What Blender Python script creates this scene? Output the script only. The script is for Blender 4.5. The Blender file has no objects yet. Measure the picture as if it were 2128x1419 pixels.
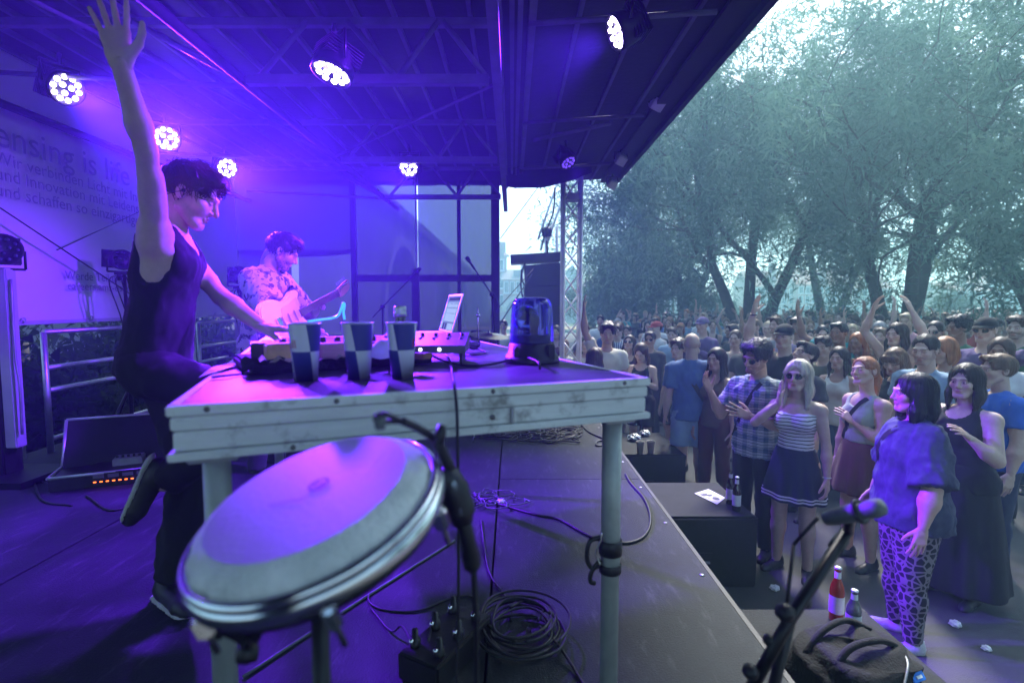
import bpy, bmesh, math, random
import numpy as np
from mathutils import Vector, Matrix, noise
random.seed(7); np.random.seed(7)
sc = bpy.context.scene
C = sc.collection
rad = math.radians

# ------------------------------------------------------------------ camera
H_CAM = 1.12                    # above the stage floor (z = 0)
GROUND = H_CAM - 2.10           # level of the audience ground
FPX, PITCH = 1090.0, rad(4.07)
cam_d = bpy.data.cameras.new('camera'); cam = bpy.data.objects.new('camera', cam_d); C.objects.link(cam)
cam.location = (0, 0, H_CAM); cam.rotation_euler = (rad(90) - PITCH, 0, 0)
cam_d.sensor_width = 36; cam_d.lens = 36 * FPX / 2128; cam_d.clip_start = 0.02; cam_d.clip_end = 3000
cam_d.dof.use_dof = True; cam_d.dof.focus_distance = 3.1; cam_d.dof.aperture_fstop = 2.3
sc.camera = cam

# ------------------------------------------------------------------ sky, sun, exposure
SUN_EL, SUN_AZ = rad(50), rad(24)            # veiled evening sun, ahead on the crowd's side, beyond the trees
w = bpy.data.worlds.new('World'); sc.world = w; w.use_nodes = True
nt = w.node_tree; nt.nodes.clear()
sky = nt.nodes.new('ShaderNodeTexSky'); sky.sky_type = 'NISHITA'; sky.sun_disc = False
sky.sun_elevation = SUN_EL; sky.sun_rotation = SUN_AZ
sky.air_density = 1.0; sky.dust_density = 2.2; sky.ozone_density = 2.0
bg = nt.nodes.new('ShaderNodeBackground'); bg.inputs[1].default_value = 0.15
wo = nt.nodes.new('ShaderNodeOutputWorld')
nt.links.new(sky.outputs[0], bg.inputs[0]); nt.links.new(bg.outputs[0], wo.inputs[0])
sl = bpy.data.lights.new('sun', 'SUN'); sl.energy = 3.6; sl.angle = rad(12); sl.color = (1, .98, .95)
sun = bpy.data.objects.new('sun', sl); C.objects.link(sun)
_sd = Vector((math.sin(SUN_AZ) * math.cos(SUN_EL), math.cos(SUN_AZ) * math.cos(SUN_EL), math.sin(SUN_EL)))
sun.rotation_euler = (-_sd).to_track_quat('-Z', 'Y').to_euler()
vs = sc.view_settings; vs.view_transform = 'Standard'; vs.look = 'None'; vs.gamma = 1; vs.use_curve_mapping = False
vs.exposure = 1.3
cy = sc.cycles
cy.use_denoising = True; cy.max_bounces = 7; cy.diffuse_bounces = 3; cy.glossy_bounces = 3; cy.transmission_bounces = 5
cy.transparent_max_bounces = 12; cy.volume_bounces = 1; cy.sample_clamp_indirect = 6; cy.caustics_reflective = False; cy.caustics_refractive = False
try:
    cy.denoiser = 'OPENIMAGEDENOISE'
except Exception: pass

# ------------------------------------------------------------------ helpers: photo pixel -> place
CP, SP = math.cos(PITCH), math.sin(PITCH)
def ray(px, py):
    u = (px - 1064) / FPX; v = (py - 709.5) / FPX
    return Vector((u, CP - v * SP, -SP - v * CP))
def at(px, py, d):                                   # point on that sight line at distance d in front
    r = ray(px, py); return Vector((0, 0, H_CAM)) + r * (d / r.y)
def on(px, py, z=0.0):                               # point where that sight line meets the level z
    r = ray(px, py); return Vector((0, 0, H_CAM)) + r * ((z - H_CAM) / r.z)
def onx(px, py, x):                                  # point where the sight line meets the plane x = const
    r = ray(px, py); return Vector((0, 0, H_CAM)) + r * (x / r.x)

# ------------------------------------------------------------------ materials
MATS = {}
def pm(name, base, rough=.6, metal=0., var=.15, vs=6., bump=0., bs=60., col2=None, emit=None, es=0., trans=0., alpha=1., coat=0., sheen=0., spec=.5, stretch=None, sub=0., detail=4):
    if name in MATS: return MATS[name]
    m = bpy.data.materials.new(name); MATS[name] = m; m.use_nodes = True
    n = m.node_tree; L = n.links; b = n.nodes['Principled BSDF']
    c1 = tuple(base) + (1,)
    b.inputs['Roughness'].default_value = rough; b.inputs['Metallic'].default_value = metal
    b.inputs['Base Color'].default_value = c1
    b.inputs['Specular IOR Level'].default_value = spec
    if trans: b.inputs['Transmission Weight'].default_value = trans
    if alpha < 1: b.inputs['Alpha'].default_value = alpha
    if coat: b.inputs['Coat Weight'].default_value = coat
    if sheen: b.inputs['Sheen Weight'].default_value = sheen
    if sub: b.inputs['Subsurface Weight'].default_value = sub; b.inputs['Subsurface Radius'].default_value = (.02, .008, .005); b.inputs['Subsurface Scale'].default_value = .5
    if emit: b.inputs['Emission Color'].default_value = tuple(emit) + (1,); b.inputs['Emission Strength'].default_value = es
    tc = n.nodes.new('ShaderNodeTexCoord'); src = tc.outputs['Object']
    if stretch:
        mp = n.nodes.new('ShaderNodeMapping'); mp.inputs['Scale'].default_value = stretch; L.new(src, mp.inputs[0]); src = mp.outputs[0]
    if var or col2:
        t = n.nodes.new('ShaderNodeTexNoise'); t.inputs['Scale'].default_value = vs; t.inputs['Detail'].default_value = detail; t.inputs['Roughness'].default_value = .62
        L.new(src, t.inputs[0])
        r = n.nodes.new('ShaderNodeValToRGB'); r.color_ramp.elements[0].position = .3; r.color_ramp.elements[1].position = .7
        d = col2 or tuple(min(1, x * (1 + var)) for x in base)
        a = base if col2 else tuple(x * (1 - var) for x in base)
        r.color_ramp.elements[0].color = tuple(a) + (1,); r.color_ramp.elements[1].color = tuple(d) + (1,)
        L.new(t.outputs[0], r.inputs[0]); L.new(r.outputs[0], b.inputs['Base Color'])
        mr = n.nodes.new('ShaderNodeMapRange'); mr.inputs[3].default_value = max(0, rough - .08); mr.inputs[4].default_value = min(1, rough + .1)
        L.new(t.outputs[0], mr.inputs[0]); L.new(mr.outputs[0], b.inputs['Roughness'])
    if bump:
        t2 = n.nodes.new('ShaderNodeTexNoise'); t2.inputs['Scale'].default_value = bs; t2.inputs['Detail'].default_value = 3
        L.new(src, t2.inputs[0])
        bp = n.nodes.new('ShaderNodeBump'); bp.inputs['Strength'].default_value = bump; bp.inputs['Distance'].default_value = .01
        L.new(t2.outputs[0], bp.inputs['Height']); L.new(bp.outputs[0], b.inputs['Normal'])
    return m
def nodes(m):
    n = m.node_tree; return n, n.links, n.nodes['Principled BSDF']

# ------------------------------------------------------------------ mesh building
class MB:
    def __init__(s): s.v = []; s.f = []; s.m = []; s.sm = []
    def add(s, vs, fs, mi=0, smooth=False):
        o = len(s.v); s.v += [tuple(v) for v in vs]; s.f += [tuple(i + o for i in f) for f in fs]
        s.m += [mi] * len(fs); s.sm += [smooth] * len(fs); return s
    def box(s, c, size, M=None, mi=0, bev=0.0):
        hx, hy, hz = size[0] / 2, size[1] / 2, size[2] / 2; c = Vector(c)
        if bev <= 0:
            vs = [Vector((x, y, z)) for z in (-hz, hz) for y in (-hy, hy) for x in (-hx, hx)]
            fs = [(0, 2, 3, 1), (4, 5, 7, 6), (0, 1, 5, 4), (2, 6, 7, 3), (0, 4, 6, 2), (1, 3, 7, 5)]
        else:
            bm = bmesh.new(); bmesh.ops.create_cube(bm, size=1)
            for v in bm.verts: v.co = Vector((v.co.x * size[0], v.co.y * size[1], v.co.z * size[2]))
            bmesh.ops.bevel(bm, geom=bm.edges[:], offset=min(bev, min(size) * .45), segments=2, affect='EDGES')
            bm.verts.index_update(); vs = [v.co.copy() for v in bm.verts]; fs = [[v.index for v in f.verts] for f in bm.faces]; bm.free()
        vs = [(M @ v if M else v) + c for v in vs]
        return s.add(vs, fs, mi)
    def tube(s, pts, r, n=8, mi=0, cap=True, closed=False):
        pts = [Vector(p) for p in pts]; K = len(pts)
        rs = r if isinstance(r, (list, tuple)) else [r] * K
        up = None; rings = []
        for i, p in enumerate(pts):
            if closed: t = pts[(i + 1) % K] - pts[i - 1]
            else: t = pts[min(i + 1, K - 1)] - pts[max(i - 1, 0)]
            t = t.normalized() if t.length > 1e-9 else Vector((0, 0, 1))
            if up is None:
                a = Vector((0, 0, 1)) if abs(t.z) < .9 else Vector((1, 0, 0)); up = (a - t * a.dot(t)).normalized()
            else:
                up = up - t * up.dot(t); up = up.normalized() if up.length > 1e-6 else t.orthogonal().normalized()
            b = t.cross(up)
            rings.append([p + (up * math.cos(2 * math.pi * j / n) + b * math.sin(2 * math.pi * j / n)) * rs[i] for j in range(n)])
        vs = [v for R in rings for v in R]; fs = []
        for i in range(K if closed else K - 1):
            A, B = i * n, ((i + 1) % K) * n
            for j in range(n): fs.append((A + j, A + (j + 1) % n, B + (j + 1) % n, B + j))
        s.add(vs, fs, mi, True)
        if cap and not closed:
            o = len(s.v) - len(vs)
            s.f += [tuple(o + j for j in reversed(range(n))), tuple(o + (K - 1) * n + j for j in range(n))]; s.m += [mi] * 2; s.sm += [False] * 2
        return s
    def lathe(s, prof, n=24, c=(0, 0, 0), M=None, mi=0, smooth=True):    # prof: (radius, height)
        c = Vector(c); vs = []; fs = []
        for r, z in prof:
            for j in range(n):
                a = 2 * math.pi * j / n; v = Vector((r * math.cos(a), r * math.sin(a), z)); vs.append((M @ v if M else v) + c)
        for i in range(len(prof) - 1):
            for j in range(n): fs.append((i * n + j, i * n + (j + 1) % n, (i + 1) * n + (j + 1) % n, (i + 1) * n + j))
        return s.add(vs, fs, mi, smooth)
    def cyl(s, a, b, r, n=12, mi=0, r2=None): return s.tube([a, b], [r, r if r2 is None else r2], n, mi)
    def quad(s, a, b, c, d, mi=0): return s.add([a, b, c, d], [(0, 1, 2, 3)], mi)
    def prism(s, poly, h, M=None, mi=0):                # poly of (x, y) extruded by h along z through matrix M
        n = len(poly); vs = [Vector((x, y, 0)) for x, y in poly] + [Vector((x, y, h)) for x, y in poly]
        if M: vs = [M @ v for v in vs]
        fs = [tuple(reversed(range(n))), tuple(range(n, 2 * n))] + [(i, (i + 1) % n, n + (i + 1) % n, n + i) for i in range(n)]
        return s.add(vs, fs, mi)
    def mesh(s, name):
        me = bpy.data.meshes.new(name); me.from_pydata(s.v, [], s.f)
        me.polygons.foreach_set('material_index', s.m); me.polygons.foreach_set('use_smooth', s.sm); me.update(); return me
    def build(s, name, mats, parent=None, label=None, cat=None, group=None, kind=None, loc=None):
        return link(name, s.mesh(name), mats, parent, label, cat, group, kind, loc)
def link(name, me, mats, parent=None, label=None, cat=None, group=None, kind=None, loc=None):
    o = bpy.data.objects.new(name, me); C.objects.link(o)
    if not isinstance(mats, (list, tuple)): mats = [mats]
    if me is not None and not me.materials:
        for m in mats: me.materials.append(m)
    if parent is not None: o.parent = parent
    if loc is not None: o.location = loc
    return tag(o, label, cat, group, kind)
def tag(o, label=None, cat=None, group=None, kind=None):
    for k, v in (('label', label), ('category', cat), ('group', group), ('kind', kind)):
        if v: o[k] = v
    return o
def thing(name, loc, label, cat, group=None, rz=0):
    o = bpy.data.objects.new(name, None); C.objects.link(o); o.location = loc; o.rotation_euler = (0, 0, rz); o.empty_display_size = .1
    return tag(o, label, cat, group)
def frame(z, x=None):                                   # 3x3 whose z column is the given direction
    z = Vector(z).normalized(); x = Vector(x) if x is not None else z.orthogonal()
    x = (x - z * x.dot(z)).normalized(); y = z.cross(x)
    return Matrix((x, y, z)).transposed()
def smooth_path(pts, n=8):
    pts = [Vector(p) for p in pts]; P = [pts[0] * 2 - pts[1]] + pts + [pts[-1] * 2 - pts[-2]]; out = []
    for i in range(1, len(P) - 2):
        for k in range(n):
            t = k / n; a, b, c, d = P[i - 1:i + 3]
            out.append(.5 * (2 * b + (c - a) * t + (2 * a - 5 * b + 4 * c - d) * t * t + (3 * b - a - 3 * c + d) * t ** 3))
    out.append(pts[-1]); return out
# ================================================================== THE PLACE
ALU = pm('brushed_aluminium', (.52, .54, .56), .42, .85, .12, 14, .08, 90)
ALU_D = pm('dull_aluminium', (.30, .31, .33), .5, .7, .2, 9, .1, 60)
BLACK = pm('black_plastic', (.012, .012, .014), .45, 0, .3, 20, .1, 120)
BLACK_M = pm('black_metal', (.018, .018, .02), .38, .4, .3, 15)
RUBBER = pm('cable_rubber', (.012, .012, .015), .5, 0, .2, 30)
DARKBOX = pm('black_speaker_paint', (.012, .013, .015), .62, 0, .4, 25, .3, 220)
CHROME = pm('chrome', (.75, .76, .78), .12, 1., .05, 8)
WHITE_P = pm('white_plastic', (.75, .75, .73), .4, 0, .05, 8)

# ---- ground, river, far bank
gm = pm('ground_asphalt', (.04, .042, .042), .85, 0, .35, 1.1, .5, 140, col2=(.085, .085, .08))
def sheet(name, pts, m, z=None, **kw):
    b = MB(); b.add(pts, [tuple(range(len(pts)))]); return b.build(name, m, **kw)
G = GROUND
sheet('ground', [(-60, -40, G), (80, -40, G), (80, 38, G), (-60, 38, G)], gm, kind='structure')
grass = pm('bank_grass', (.035, .06, .02), .9, 0, .4, .5, .8, 30, col2=(.07, .09, .035))
sheet('river_bank', [(-60, 38, G), (80, 38, G), (80, 42, G - .5), (-60, 42, G - .5)], grass, kind='structure')
wat = pm('river_water', (.02, .035, .035), .12, 0, .2, .3, .25, 3)
sheet('river', [(-400, 42, G - .5), (400, 42, G - .5), (400, 54, G - .5), (-400, 54, G - .5)], wat, kind='structure')
sheet('far_bank', [(-900, 54, G - .2), (900, 54, G - .2), (900, 1500, G - .2), (-900, 1500, G - .2)], grass, kind='structure')

# ---- stage: floor plates with open joints, edge trim, skirt
XE = on(1508, 1227).x                         # front edge, parallel to the view
Y0, Y1 = -3.4, 7.0
XB = -3.66
fl = pm('stage_plywood', (.015, .018, .021), .66, 0, .3, 2.2, .35, 160, col2=(.036, .042, .046), detail=9, spec=.2)
n, L, b = nodes(fl)                           # scuffs and dust with shapes of their own
tc = [x for x in n.nodes if x.type == 'TEX_COORD'][0]
mp = n.nodes.new('ShaderNodeMapping'); mp.inputs['Scale'].default_value = (9, 2.2, 1); L.new(tc.outputs['Object'], mp.inputs[0])
t = n.nodes.new('ShaderNodeTexNoise'); t.inputs['Scale'].default_value = 2.4; t.inputs['Detail'].default_value = 8; t.inputs['Roughness'].default_value = .72; L.new(mp.outputs[0], t.inputs[0])
r = n.nodes.new('ShaderNodeValToRGB'); r.color_ramp.elements[0].position = .54; r.color_ramp.elements[1].position = .68
r.color_ramp.elements[0].color = (0, 0, 0, 1); r.color_ramp.elements[1].color = (.55, .55, .55, 1); L.new(t.outputs[0], r.inputs[0])
old = b.inputs['Base Color'].links[0].from_socket
mx = n.nodes.new('ShaderNodeMix'); mx.data_type = 'RGBA'; L.new(r.outputs[0], mx.inputs[0]); L.new(old, mx.inputs[6]); mx.inputs[7].default_value = (.085, .092, .096, 1); L.new(mx.outputs[2], b.inputs['Base Color'])
xs = [XB, on(133, 1142).x, on(1030, 1100).x, XE - .012]
ys = [Y0, .55, 2.9, 4.35, Y1]
sub = MB(); sub.box(((XB + XE) / 2, (Y0 + Y1) / 2, -.10), (XE - XB - .02, Y1 - Y0, .15))
stage = sub.build('stage_floor', pm('joint_dark', (.01, .01, .011), .9), kind='structure')
for i in range(3):
    yy = [Y0, 3.3, Y1] if i != 1 else [Y0, 1.2, 4.35, Y1]
    for j in range(len(yy) - 1):
        q = MB(); g = .004
        q.box(((xs[i] + xs[i + 1]) / 2, (yy[j] + yy[j + 1]) / 2, -.012), (xs[i + 1] - xs[i] - 2 * g, yy[j + 1] - yy[j] - g * .6, .024), bev=.002)
        q.build('plate', fl, stage)
q = MB(); q.box((XE - .004, (Y0 + Y1) / 2, -.0605), (.018, Y1 - Y0, .115)); q.build('edge_profile', pm('edge_dark', (.03, .031, .034), .55, .3, .3, 9), stage)
q = MB()
for i in range(16):
    y = Y0 + .3 + i * .52; q.lathe([(0, .0), (.009, .0), (.009, .002), (0, .003)], 10, (XE - .05, y, .0012))
q.build('screws', ALU, stage)
q = MB(); k = 90
vs = []; 
for i in range(k + 1):
    y = Y0 + (Y1 - Y0) * i / k; x = XE - .035 + .012 * math.sin(i * 1.7) + .008 * math.sin(i * .6)
    vs += [(x, y, -.11), (x + .01 * math.sin(i), y, G + .005)]
q.add(vs, [(2 * i, 2 * i + 1, 2 * i + 3, 2 * i + 2) for i in range(k)], 0, True)
q.build('skirt', pm('black_cloth', (.012, .012, .014), .9, 0, .3, 8), stage)
q = MB(); q.box((XB + .05, (Y0 + Y1) / 2, (G - .12) / 2), (.08, Y1 - Y0, -G - .14)); q.box(((XB + XE) / 2, Y1 - .05, (G - .12) / 2), (XE - XB, .08, -G - .14))
q.build('side_skirt', MATS['black_cloth'], stage)

# ---- roof: skin, purlins, frames, hinged front flap
RZ = H_CAM + 1.80                             # underside of the roof skin
Y2 = 7.9                                      # far end of the canopy
roof = thing('stage_roof', (-1.2, 3, RZ), 'dark blue canopy roof of the stage with metal beams and rafters', 'roof')
def rp(q, name, m): o = q.build(name, m); o.parent = roof; o.matrix_parent_inverse = Matrix.Translation(-Vector(roof.location)); return o
skin = pm('roof_skin', (.0035, .004, .008), .55, 0, .3, 1.5, .3, 20)
steel = pm('roof_steel', (.12, .12, .15), .6, .2, .25, 7, .15, 60)
XH = .08                                      # hinge line of the front flap
XO, ZO = 1.50, H_CAM + 1.84
q = MB(); q.box(((XB + XH) / 2 - .1, (Y0 + Y2) / 2, RZ + .03), (XH - XB + .2, Y2 - Y0, .05)); rp(q, 'roof_panel', skin)
q = MB(); dz = ZO - RZ; q.add([(XH, Y0, RZ + .005), (XO, Y0, ZO), (XO, Y2, ZO), (XH, Y2, RZ + .005), (XH, Y0, RZ + .055), (XO, Y0, ZO + .05), (XO, Y2, ZO + .05), (XH, Y2, RZ + .055)],
      [(0, 3, 2, 1), (4, 5, 6, 7), (0, 1, 5, 4), (1, 2, 6, 5), (2, 3, 7, 6)]); rp(q, 'front_flap', skin)
q = MB(); q.box((XO + .005, (Y0 + Y2) / 2, ZO - .02), (.05, Y2 - Y0, .17)); q.box((XO - .11, (Y0 + Y2) / 2, ZO - .035), (.18, Y2 - Y0, .03)); rp(q, 'flap_gutter', pm('gutter_dark', (.03, .033, .036), .5, .2, .3, 3))
for i in range(15):                            # rafters along the stage
    x = -.26 - i * .235
    q = MB(); q.box((x, (Y0 + Y2) / 2, RZ - .014), (.026, Y2 - Y0 - .1, .034)); rp(q, 'rafter', steel)
for x in (.42, .8, 1.15):
    q = MB(); z = RZ + (x - XH) / (XO - XH) * dz; q.box((x, (Y0 + Y2) / 2, z - .016), (.028, Y2 - Y0 - .1, .03)); rp(q, 'rafter', steel)
for x, z, wd in ((-.085, RZ - .07, .05), (.0, RZ - .05, .03), (.05, RZ - .07, .03), (.125, RZ - .05, .045)):
    q = MB(); q.box((x, (Y0 + Y2) / 2, z), (wd, Y2 - Y0 - .06, .07)); rp(q, 'hinge_beam', steel)
ZL = H_CAM + 1.35
for x in (-1.63, -3.45):                       # long tubes carrying the frames
    q = MB(); q.tube([(x, Y0, ZL), (x, Y2 - .3, ZL)], .03, 10); rp(q, 'long_tube', pm('dark_tube', (.018, .018, .024), .8, 0, .2, 9, spec=.1))
q = MB(); q.box((-.09, (Y0 + Y2) / 2, ZL), (.055, Y2 - Y0 - .5, .06)); rp(q, 'long_tube', steel)
for fy in (1.5, 3.28, 5.04, 6.75):
    q = MB(); q.box((-.87, fy, ZL), (1.46, .05, .055)); rp(q, 'cross_beam', steel)
    q = MB(); q.box((-1.72, fy + .06, RZ - .085), (3.2, .045, .045)); rp(q, 'upper_beam', steel)
    q = MB(); q.tube([(.1, fy + .06, RZ - .09), (XO - .25, fy + .06, RZ - .02)], .018, 8); rp(q, 'flap_strut', steel)
    for a, c2 in ((-1.55, -1.25), (-.7, -.45), (-.7, -1.0), (-.15, -.42)):
        q = MB(); q.tube([(a, fy + .03, ZL + .02), (c2, fy + .05, RZ - .08)], .018, 8); rp(q, 'brace', steel)
    q = MB(); q.tube([(-1.63, fy, ZL), (-2.3, fy + .05, RZ - .09)], .02, 8); rp(q, 'brace', steel)
    q = MB(); q.tube([(-1.63, fy + .1, ZL), (-3.4, fy + .1, ZL + .1)], .016, 8); rp(q, 'tie_rod', steel)
q = MB(); q.tube([(-1.6, 4.9, ZL), (-.12, 3.4, ZL + .02)], .012, 6); rp(q, 'tie_rod', steel)
q = MB(); q.tube([(-2.6, 2.2, ZL + .2), (-1.62, 4.6, ZL)], .012, 6); rp(q, 'tie_rod', steel)
q = MB(); q.tube([(.2, 5.1, RZ - .25), (.9, 4.9, RZ - .16)], .02, 8); rp(q, 'stay', steel)
# hanging edge of the tarp at the far end
q = MB(); k = 60; vs = []
for i in range(k + 1):
    x = XB + (1.05 - XB) * i / k
    u = (x + .2) / 1.1
    low = H_CAM + 1.555 + (.0 if u < 0 else .28 * max(0, (u - .45)) ** 1.5 - .035 * math.sin(min(1, max(0, u)) * math.pi)) + .004 * math.sin(i * 1.3)
    yw = 7.06 + .015 * math.sin(i * .7)
    vs += [(x, yw, RZ), (x, yw - .02, low)]
q.add(vs, [(2 * i, 2 * i + 1, 2 * i + 3, 2 * i + 2) for i in range(k)], 0, True); rp(q, 'end_valance', pm('valance_cloth', (.03, .03, .05), .85, 0, .3, 5))

# ---- printed banner along the back of the stage
XBN = -3.60
zt, zb = RZ - .01, onx(60, 674, XBN).z
bn = thing('banner', (XBN, 4.0, zb), 'large pale printed banner with dark lettering along the stage back', 'banner')
cloth = pm('banner_mesh', (.62, .60, .68), .8, 0, .06, 1.2, .12, 240)
q = MB(); k, kz = 70, 14; vs = []
for i in range(k + 1):
    for j in range(kz + 1):
        y = 1.2 + (6.95 - 1.2) * i / k; z = zb + (zt - zb) * j / kz
        vs.append((.012 * math.sin(y * 2.1 + z) + .006 * math.sin(y * 5 + z * 3.1), y - 4.0, z - zb))
q.add(vs, [(i * (kz + 1) + j, i * (kz + 1) + j + 1, (i + 1) * (kz + 1) + j + 1, (i + 1) * (kz + 1) + j) for i in range(k) for j in range(kz)], 0, True)
q.build('sheet', cloth, bn)
q = MB(); q.box((.0, 0.07, .012), (.03, 5.7, .03), bev=.008); q.build('hem', pm('banner_hem', (.4, .4, .46), .8, 0, .1, 5), bn)
for i in range(9):
    y = onx(42, 668, XBN).y + i * .62
    q = MB(); q.tube([(.03, y - 4 + .014 * math.cos(a), .035 + .014 * math.sin(a)) for a in np.linspace(0, 6.28, 11)[:-1]], .005, 6, closed=True); q.build('eyelet', ALU, bn)
ink = pm('banner_ink', (.24, .23, .36), .85, 0, .1, 6)
def text_mesh(txt, size, thick=.0004):
    cu = bpy.data.curves.new('lettering', 'FONT'); cu.body = txt; cu.size = size; cu.extrude = thick; cu.resolution_u = 3
    o = bpy.data.objects.new('lettering', cu); C.objects.link(o)
    dg = bpy.context.evaluated_depsgraph_get(); me = bpy.data.meshes.new_from_object(o.evaluated_get(dg)); me.materials.clear()
    bpy.data.objects.remove(o); bpy.data.curves.remove(cu); return me
def banner_text(txt, px, py, size):
    p = onx(px, py, XBN + .03); me = text_mesh(txt, size)
    M = Matrix(((0, 0, 1, .028), (1, 0, 0, p.y - 4), (0, 1, 0, p.z - zb), (0, 0, 0, 1)))      # reads along +y, faces +x
    me.transform(M); link('lettering', me, ink, bn)
banner_text('sensing is life', -46, 290, .27)
banner_text('Wir verbinden Licht mit Innovation', -12, 338, .128)
banner_text('und Innovation mit Leidenschaft', -10, 371, .128)
banner_text('und schaffen so einzigartige', -10, 405, .128)
banner_text('Werde Teil unseres Teams', 136, 580, .098)
banner_text('careers.ams-osram.com', 141, 602, .098)

# ---- railing behind, with guy wires
rail = thing('railing', (-3.5, 5.3, 0), 'aluminium tube railing under the banner at the back of the stage', 'railing')
ztop = onx(90, 690, -3.5).z
for y0, y1 in ((onx(90, 690, -3.5).y, 5.75), (5.85, 6.9), (1.6, 3.5)):
    yc = 5.3
    for z in (ztop, ztop - .27, ztop - .44, .1):
        q = MB(); q.tube([(0, y0 - yc, z), (0, y1 - yc, z)], .018, 10); q.build('rail', ALU, rail)
    for y in (y0, y1):
        q = MB(); q.tube([(0, y - yc, 0), (0, y - yc, ztop)], .021, 10); q.build('post', ALU, rail)
for y in (3.72, 5.8):
    q = MB(); q.box((-.05, y - 5.3, .42), (.04, .05, .84)); q.build('corner_post', ALU_D, rail)
q = MB(); q.tube([onx(0, 432, -3.45), onx(272, 612, -3.45)], .006, 6); q.build('guy_wire', BLACK_M, label='thin dark wire slanting down in front of the banner', cat='wire')
q = MB(); q.tube([onx(118, 520, -3.45), onx(290, 440, -3.45)], .004, 6); q.build('guy_wire', BLACK_M, label='short thin wire rising to the performer across the banner', cat='wire')

# ---- end wall: gauze sections on posts
ew = thing('gauze_wall', (-1.5, 7.0, 0), 'dark see-through gauze wall on metal posts at the far stage end', 'gauze wall')
def gauze_mat(name, col, tr):
    m = bpy.data.materials.new(name); m.use_nodes = True; nn = m.node_tree; nn.nodes.clear()
    o = nn.nodes.new('ShaderNodeOutputMaterial'); mixs = nn.nodes.new('ShaderNodeMixShader'); mixs.inputs[0].default_value = tr
    d = nn.nodes.new('ShaderNodeBsdfDiffuse'); d.inputs[0].default_value = tuple(col) + (1,)
    tl = nn.nodes.new('ShaderNodeBsdfTranslucent'); tl.inputs[0].default_value = tuple(c * .5 for c in col) + (1,)
    m2 = nn.nodes.new('ShaderNodeMixShader'); m2.inputs[0].default_value = .3
    tp = nn.nodes.new('ShaderNodeBsdfTransparent'); tp.inputs[0].default_value = (.75, .82, 1, 1)
    nn.links.new(d.outputs[0], m2.inputs[1]); nn.links.new(tl.outputs[0], m2.inputs[2])
    nn.links.new(m2.outputs[0], mixs.inputs[1]); nn.links.new(tp.outputs[0], mixs.inputs[2]); nn.links.new(mixs.outputs[0], o.inputs[0])
    return m
gauze = gauze_mat('gauze', (.055, .045, .10), .12); thin = gauze_mat('gauze_thin', (.10, .085, .16), .18)
tarp = gauze_mat('gauze_dense', (.075, .07, .12), .06)
def X7(px, y=7.0): return (px - 1064) / FPX * y
def Z7(py, y=7.0): return H_CAM + (632 - py) / FPX * y
def panel(name, px0, px1, py0, py1, m, sag=0., y=7.0):
    q = MB(); k, kz = 24, 16; vs = []
    for i in range(k + 1):
        for j in range(kz + 1):
            u, v = i / k, j / kz
            x = X7(px0 + (px1 - px0) * u); z = Z7(py1 + (py0 - py1) * v) + (1 - v) * sag * math.sin(u * 3.14) * -1
            vs.append((x + 1.5, .02 * math.sin(u * 9 + v * 2) + .012 * math.sin(v * 7 + u * 3) + y - 7, z))
    q.add(vs, [(i * (kz + 1) + j, (i + 1) * (kz + 1) + j, (i + 1) * (kz + 1) + j + 1, i * (kz + 1) + j + 1) for i in range(k) for j in range(kz)], 0, True)
    return q.build(name, m, ew)
panel('gauze_panel', 742, 868, 380, 738, gauze); panel('gauze_panel', 871, 954, 380, 738, gauze); panel('gauze_panel', 957, 1022, 380, 738, gauze)
panel('tarp_panel', 488, 738, 380, 528, tarp, .05)
panel('tarp_panel', 488, 612, 522, 800, tarp, .0, 6.97); panel('gauze_panel', 622, 738, 520, 800, thin, .0, 7.02)
def bar(name, a, c, r, m=BLACK_M): q = MB(); o = Vector((-1.5, 7.0, 0)); q.tube([Vector(a) - o, Vector(c) - o], r, 8); return q.build(name, m, ew)
for px, wd, m in ((740, .035, BLACK_M), (955.5, .022, BLACK_M), (1030, .055, BLACK_M)):
    q = MB(); q.box((X7(px) + 1.5, -.03, H_CAM / 2 + .8), (wd * 2, .06, H_CAM + 1.6)); q.build('post', m, ew)
bar('post', (X7(869), 6.95, 0), (X7(869), 6.95, RZ), .012, ALU)
q = MB(); q.box((X7(866) + 1.5, -.05, Z7(600) / 2), (.1, .03, Z7(520))); q.build('lower_post', BLACK_M, ew)
q = MB(); q.box((X7(888) + 1.5, -.04, Z7(579)), (X7(1030) - X7(745), .03, .09)); q.build('cross_bar', BLACK_M, ew)
q = MB(); q.box((X7(888) + 1.5, -.04, .06), (X7(1030) - X7(745), .05, .08)); q.build('cross_bar', BLACK_M, ew)
bar('tie_rope', (X7(1119), 7.0, Z7(392)), (X7(1040), 7.0, Z7(498)), .006, RUBBER)
bar('tie_rope', (X7(1018), 6.9, Z7(660)), (X7(1108), 7.0, Z7(560)), .005, RUBBER)

# ---- unseen tarp added behind the camera to cut daylight on the stage
nw = thing('light_block_tarp', (-1.6, Y0, 0), 'added dark tarpaulin blocking daylight at the near stage end', 'tarpaulin')
q = MB(); k = 40; vs = []
for i in range(k + 1):
    x = XB + (-1.2 - XB) * i / k; yw = .03 * math.sin(i * .9); vs += [(x + 1.6, yw, G + .02), (x + 1.6, yw * .4, RZ)]
q.add(vs, [(2 * i, 2 * i + 2, 2 * i + 3, 2 * i + 1) for i in range(k)], 0, True); q.build('sheet', MATS['valance_cloth'], nw)
q = MB(); q.tube([(-1.2 + 1.6, .02, 0), (-1.2 + 1.6, .02, RZ)], .03, 8); q.build('post', ALU_D, nw)

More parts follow.
